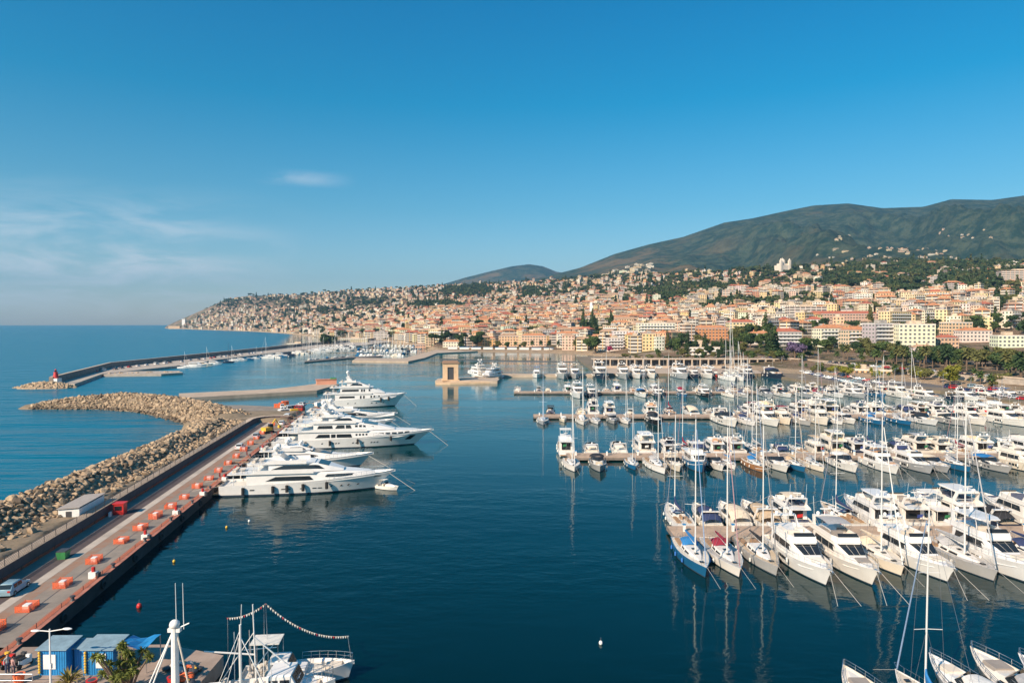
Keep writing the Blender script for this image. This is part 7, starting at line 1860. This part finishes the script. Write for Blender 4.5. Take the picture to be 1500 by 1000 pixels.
# fishing boats
def fishing_boat(L, B, label, house_x, canopy=True, bunting=False):
    root = empty('fishing_boat'); h = Hull(L, B, .95, 1.7, bul=.35, sw=.8, p=2.2, rake=.06, flare=.2, mid=.45); h.make(root, deckm=M['deck'])
    hx_ = house_x; st = [(hx_, 1.0, .95, .6, 2.3), (hx_ + 1.7, 1.0, .9, .6, 2.35), (hx_ + 2.2, .95, .85, .6, 1.5), (hx_ + 3.2, .8, .7, .7, 1.4)]
    house(st, root, name='wheelhouse', r=.08); sidewin(st, [(hx_ + .2, hx_ + .8), (hx_ + .95, hx_ + 1.6)], root, .5, .85); windscreen(st[1], st[2], root, 1, .1, .9, split=2)
    if canopy:
        c = MB(); c.box(hx_ - 1.6, hx_ + 1.0, -1.0, 1.0, 3.9, 3.98); c.build('sun_canopy', M['canvas'], root)
        for x in (hx_ - 1.5, hx_ + .9):
            for s in (1, -1): o = MB().tube((0, 0, 0), (0, 0, 3.0 if x < hx_ else 1.6), .03).build('canopy_post', M['steel'], root); o.location = (x, .95 * s, 3.9 - (3.0 if x < hx_ else 1.6))
    g = MB(); random.seed(int(L * 10))
    for k in range(26): g.ball((random.uniform(.6, hx_ + .0), random.uniform(-B * .3, B * .3), random.uniform(.8, 1.5)), random.uniform(.12, .3), 6, 4)
    g.build('net_pile', M['rope'], root); rail(h, hx_ + 2.5, L * .98, root, .7, 6); MB().box(L - 2.6, L - 1.2, -.55, .55, h.dz(L - 2), h.dz(L - 2) + .3).build('hatch', M['cushion'], root); fenders(h, [L * .35, L * .6], root, .14, .6)
    hd = MB(); hd.tube((L * .72, 0, 1.3), (L * .72, 0, 1.9), .15); hd.tube((L * .72, -.4, 1.8), (L * .72, .4, 1.8), .12); hd.build('winch', M['steel'], root)
    tag(root, label, 'fishing boat'); return root, h
fa, ha = fishing_boat(10.2, 3.4, 'white fishing boat dressed with a string of small flags, raised canopy astern', 2.6)
fa.location = (-24.8, 61.8, 0); fa.rotation_euler = (0, 0, R(5))
for ch in fa.children:
    if ch.name.startswith('sun_canopy'): ch.color = (.8, .78, .72, 1)
b = MB(); b.tube((2.4, 0, 1.5), (2.2, 0, 7.3), .03, .02, 5); b.tube((1.9, .5, 1.5), (1.9, .5, 6.9), .02, n=5); b.tube((9.9, 0, 1.7), (9.6, 0, 4.0), .03, n=5); b.tube((-1.2, 0, 1), (-1.2, 0, 6.1), .02, n=4); b.build('flag_mast', M['steel'], fa)
b = MB(); b.tube((.6, .6, 1.2), (.5, .7, 4.6), .03); b.tube((.9, -.7, 1.2), (.9, -.7, 4.0), .03); b.tube((1.2, 0, 1.4), (3.0, .4, 3.6), .04); b.tube((.3, -.3, 3.2), (3.2, -.2, 3.3), .03); b.build('pole', M['steel'], fa)
b = MB(); fl2 = MB(); pts = []
def cat(p, q, sag, n):
    return [Vector(p).lerp(Vector(q), i / n) - Vector((0, 0, sag * 4 * (i / n) * (1 - i / n))) for i in range(n + 1)]
for p, q, sag, n in (((-1.2, 0, 6.1), (2.2, 0, 7.3), .35, 16), ((2.2, 0, 7.3), (9.6, 0, 4.0), 1.0, 34)):
    pp = cat(p, q, sag, n); b.path(pp, .012, 4)
    for i, c in enumerate(pp): fl2.add([tuple(c + Vector((-.08, 0, 0))), tuple(c + Vector((.08, 0, 0))), tuple(c + Vector((0, 0, -.24)))], [(0, 1, 2)], 2 if i % 7 == 0 else i % 2)
b.build('bunting_line', M['rope'], fa); fl2.build('bunting', [M['white'], M['cushion'], M['red']], fa)
fb, hb_ = fishing_boat(9.5, 3.2, 'white fishing boat at the bottom edge with large wheelhouse windows', 4.9, False); fb.location = (-26.6, 57.6, 0); fb.rotation_euler = (0, 0, R(2)); fb.scale = (1.2, 1.3, 1.45)
b = MB(); b.tube((3.9, 0, 1), (3.7, 0, 6.2), .07, .05, 6); b.tube((3.8, 0, 4.6), (1.2, .6, 1.4), .03); b.tube((3.8, 0, 4.2), (6.6, .3, 2.0), .05); b.tube((3.8, .0, 3.2), (.4, -.4, 3.6), .05); b.tube((2.0, .9, 1.0), (2.0, .9, 4.2), .025); b.tube((3.1, -.9, 1.0), (3.0, -.9, 4.6), .025); b.build('pole', M['mast'], fb)

fc, hc_ = fishing_boat(9.0, 3.0, 'work-worn fishing boat with tall white mast and slanting poles', 4.5, False); fc.location = (-25.6, 54.2, 0); fc.rotation_euler = (0, 0, R(8))
b = MB(); b.tube((3.6, 0, 1), (3.6, 0, 8.6), .12, .09, 8); b.tube((3.62, .1, 8.4), (3.7, .1, 10.2), .03); b.build('mast', M['mast'], fc)
b = MB(); b.tube((3.6, 0, 7.8), (1.6, 1.5, 1.2), .025); b.tube((3.6, 0, 7.6), (6.4, 0, 1.3), .05); b.tube((3.6, 0, 8.2), (.9, -1.2, 1.2), .025); b.tube((3.7, .5, 1.8), (6.0, .5, 3.4), .05); b.tube((1.5, -.8, 3.4), (5.4, -.6, 2.0), .05); b.tube((1.0, .2, 2.6), (5.0, .3, 2.2), .04); b.tube((5.2, .9, 1.2), (5.2, .9, 6.4), .03); b.tube((5.9, .4, 1.2), (5.9, .4, 5.6), .03); b.build('pole', M['white'], fc)
# buoys
for (px_, py_), c, lb in (((204, 889), 'red', 'red mooring buoy left of the fishing boats'), ((255, 823), 'yellow', 'pale yellow buoy in the middle of the dark water by the quay'), ((332, 773), 'yellow', 'yellow buoy below the stern of the nearest superyacht'), ((365, 764), 'white', 'pinkish white buoy under the nearest superyacht'), ((880, 943), 'white', 'tiny white float alone in the open dark water')):
    p = G(px_, py_, 0); s_ = .2 if c != 'red' else .3; r = empty('buoy', p); MB().ball((0, 0, .15), (s_, s_, s_ * 1.2), 10, 7).build('float', M[c], r, smooth=True); MB().tube((0, 0, .3), (0, 0, .3 + s_ * 2), .04).build('ring_post', M['steel'], r); tag(r, lb, 'buoy')

# ---- far boats of the old harbour: one mesh each
def lod_motor(L):
    b = MB(); h = Hull(L, L * .3, L * .09, L * .14, n=5); tmp = empty('t'); h.make(tmp)
    for ch in tmp.children:
        b.add([tuple(v.co) for v in ch.data.vertices], [tuple(p.vertices) for p in ch.data.polygons], 0)
    drop(tmp); b.loft([ring6(x * L, w * L, w * L * .9, L * .07, z * L, .05) for x, w, z in ((.2, .11, .22), (.55, .11, .22), (.75, .06, .13))], 0); b.loft([ring6(x * L, w * L, w * L, L * .15, z * L, .02) for x, w, z in ((.22, .114, .19), (.58, .112, .19))], 1)
    return b.mesh('motorboat', [M['gel'], M['glass']])
def lod_sail(L):
    b = MB(); h = Hull(L, L * .28, L * .09, L * .11, n=6, sw=.75, p=1.9); tmp = empty('t'); h.make(tmp)
    for ch in tmp.children: b.add([tuple(v.co) for v in ch.data.vertices], [tuple(p.vertices) for p in ch.data.polygons], 0)
    drop(tmp); b.box(L * .35, L * .7, -L * .07, L * .07, L * .08, L * .13); b.tube((L * .58, 0, .5), (L * .57, 0, L * 1.35), .10, .07, 5); b.tube((L * .57, 0, L * .2), (L * .2, 0, L * .21), .16, n=5, m=1); b.tube((L * .98, 0, L * .1), (L * .575, 0, L * 1.25), .04, n=4)
    return b.mesh('sailboat', [M['gel'], M['canvas']])
LODM = [lod_motor(9), lod_motor(13)]; LODS = [lod_sail(10), lod_sail(13)]; it = []; random.seed(99)
def far_boat(x, y, rz, sail, place, s=1.0):
    me = random.choice(LODS if sail else LODM); o = bpy.data.objects.new('sailboat' if sail else 'motorboat', me); C.objects.link(o); o.location = (x, y, 0); o.rotation_euler = (0, 0, rz); o.scale = (s,) * 3
    hc = random.choices(['', 'navy hulled', 'blue hulled', 'cream hulled'], [9, 1, 1, 2])[0]; o.color = (*(HULLC[hc] if hc else (1, 1, 1)), 1)
    o['category'] = 'sailboat' if sail else 'motorboat'; o['group'] = ('sailboats ' if sail else 'motorboats ') + place
    it.append((o, ('%s %s' % (hc or 'white', 'sailboat' if sail else 'motorboat')), place))
for k in range(40): t = k / 39; Yb = 500 + 420 * t; far_boat(-250 + 14 * t + random.uniform(-1, 1) + 5, Yb, random.uniform(-.1, .1), random.random() < .28, 'along the outer breakwater', random.uniform(.8, 1.3))
for k in range(34): t = k / 33; Yb = 640 + 300 * t; far_boat(-222 + 10 * t + random.uniform(-3, 3), Yb, math.pi + random.uniform(-.2, .2), random.random() < .4, 'beyond the outer breakwater jetty', random.uniform(.8, 1.4))
for rr_, (p0, p1, n, sf) in enumerate((((450, 528.5), (512, 523), 11, .8), ((520, 521.5), (592, 522.5), 14, .25), ((525, 517), (600, 518.5), 15, .5), ((530, 513), (610, 515.5), 16, .8), ((535, 509), (620, 511.5), 17, .85), ((545, 506.5), (640, 508), 18, .6), ((470, 512), (530, 513), 8, .5), ((440, 509), (520, 508), 13, .4))):
    for k in range(n):
        t = (k + .5) / n; p = G(p0[0] + (p1[0] - p0[0]) * t, p0[1] + (p1[1] - p0[1]) * t, 0); far_boat(p.x, p.y, -math.pi / 2 + random.uniform(-.3, .3) + (math.pi if rr_ % 2 else 0), random.random() < sf, 'in row %s of the old harbour' % NUMW[rr_ + 1], random.uniform(.8, 1.25))
lab(it)
# two very tall masts by the arcade
for px_, top, lb in ((1065, 449, 'tallest mast of all, a big sailing yacht by the arcade'), (1077, 500, 'large sailing yacht with second tallest mast by the arcade')):
    Yb = 400; L_ = 24; c = sailboat(L_, (HZ(top, Yb - 14) - 3) / L_, True); c.location = ((px_ - 750) / 1000 * Yb, Yb + 8, 0); c.rotation_euler = (0, 0, -math.pi / 2); tag(c, lb, 'sailboat', 'sailing yachts by the arcade')
    for ch in c.children:
        if ch.name.split('.')[0] in ('sail_cover', 'sprayhood', 'furled_jib'): ch.color = (.7, .68, .62, 1)
# ---- car parks
random.seed(55)
for i in range(30): car(176 + (i % 15) * .6 + (i // 15) * 14, 348 + (i % 15) * 6.2 + (i // 15) * 2, 1.62, math.pi / 2 + random.uniform(0.9, 1.1), random.choice(list(CCOL)), random.random() < .15, place='in the marina car park')
for i in range(26): car(208 + (i % 13) * .3 + (i // 13) * 12, 268 + (i % 13) * 5.2, 1.62, random.uniform(-.1, .1), random.choice(list(CCOL)), random.random() < .2, place='by the right-hand shore')
for i in range(30): car(-268 + random.uniform(-3, 3), 405 + i * 11, 1.6, math.pi / 2 + random.uniform(-.1, .1), random.choice(['white', 'silver', 'black', 'red', 'white', 'grey']), random.random() < .2, place='on the outer breakwater')
for i in range(22): car(232 + i * 1.2 - 20, 455 - i * 5.5, 6.22, 1.8, random.choice(list(CCOL)), place='on the raised promenade')
for i in range(24): car(80 + i * 5.6 + random.uniform(-1, 1), 518 + random.uniform(-2, 2), land(750 + (80 + i * 5.6) / .518, 518) + .05 if land(750 + (80 + i * 5.6) / .518, 518) > 1.6 else 1.62, random.uniform(-.1, .1), random.choice(list(CCOL)), random.random() < .2, place='on the road behind the arcade')
for i in range(14): car(75 + i * 9, 472 + random.uniform(-1, 1), 1.62, random.uniform(-.1, .1), random.choice(list(CCOL)), random.random() < .2, place='before the arcade parapet')
for c in CARP: drop(c)
lab(cars)
# street lamps along the harbour
def lamp():
    r = empty('street_lamp'); MB().tube((0, 0, 0), (0, 0, 7.5), .12, .08, 6).build('post', M['steel'], r); MB().path([(0, 0, 7.4), (1.4, 0, 7.7)], .06, 5).build('arm', M['steel'], r); o = MB().ball((0, 0, 0), (.4, .2, .1), 8, 5).build('lamp_head', M['white'], r); o.location = (1.6, 0, 7.7); return r
l0 = lamp(); lf = freeze(l0); it = []
for i in range(12): c = copy_tree(lf); c.location = (72 + i * 12, 486, 1.6); c['category'] = 'street lamp'; c['group'] = 'street lamps by the arcade'; it.append((c, 'grey street lamp', 'before the arcade'))
for i in range(9): c = copy_tree(lf); c.location = (190 + i * 2.5, 420 - i * 16, 1.6); c['category'] = 'street lamp'; c['group'] = 'street lamps of the car park'; it.append((c, 'grey street lamp', 'in the marina car park'))
drop(l0); lab(it)
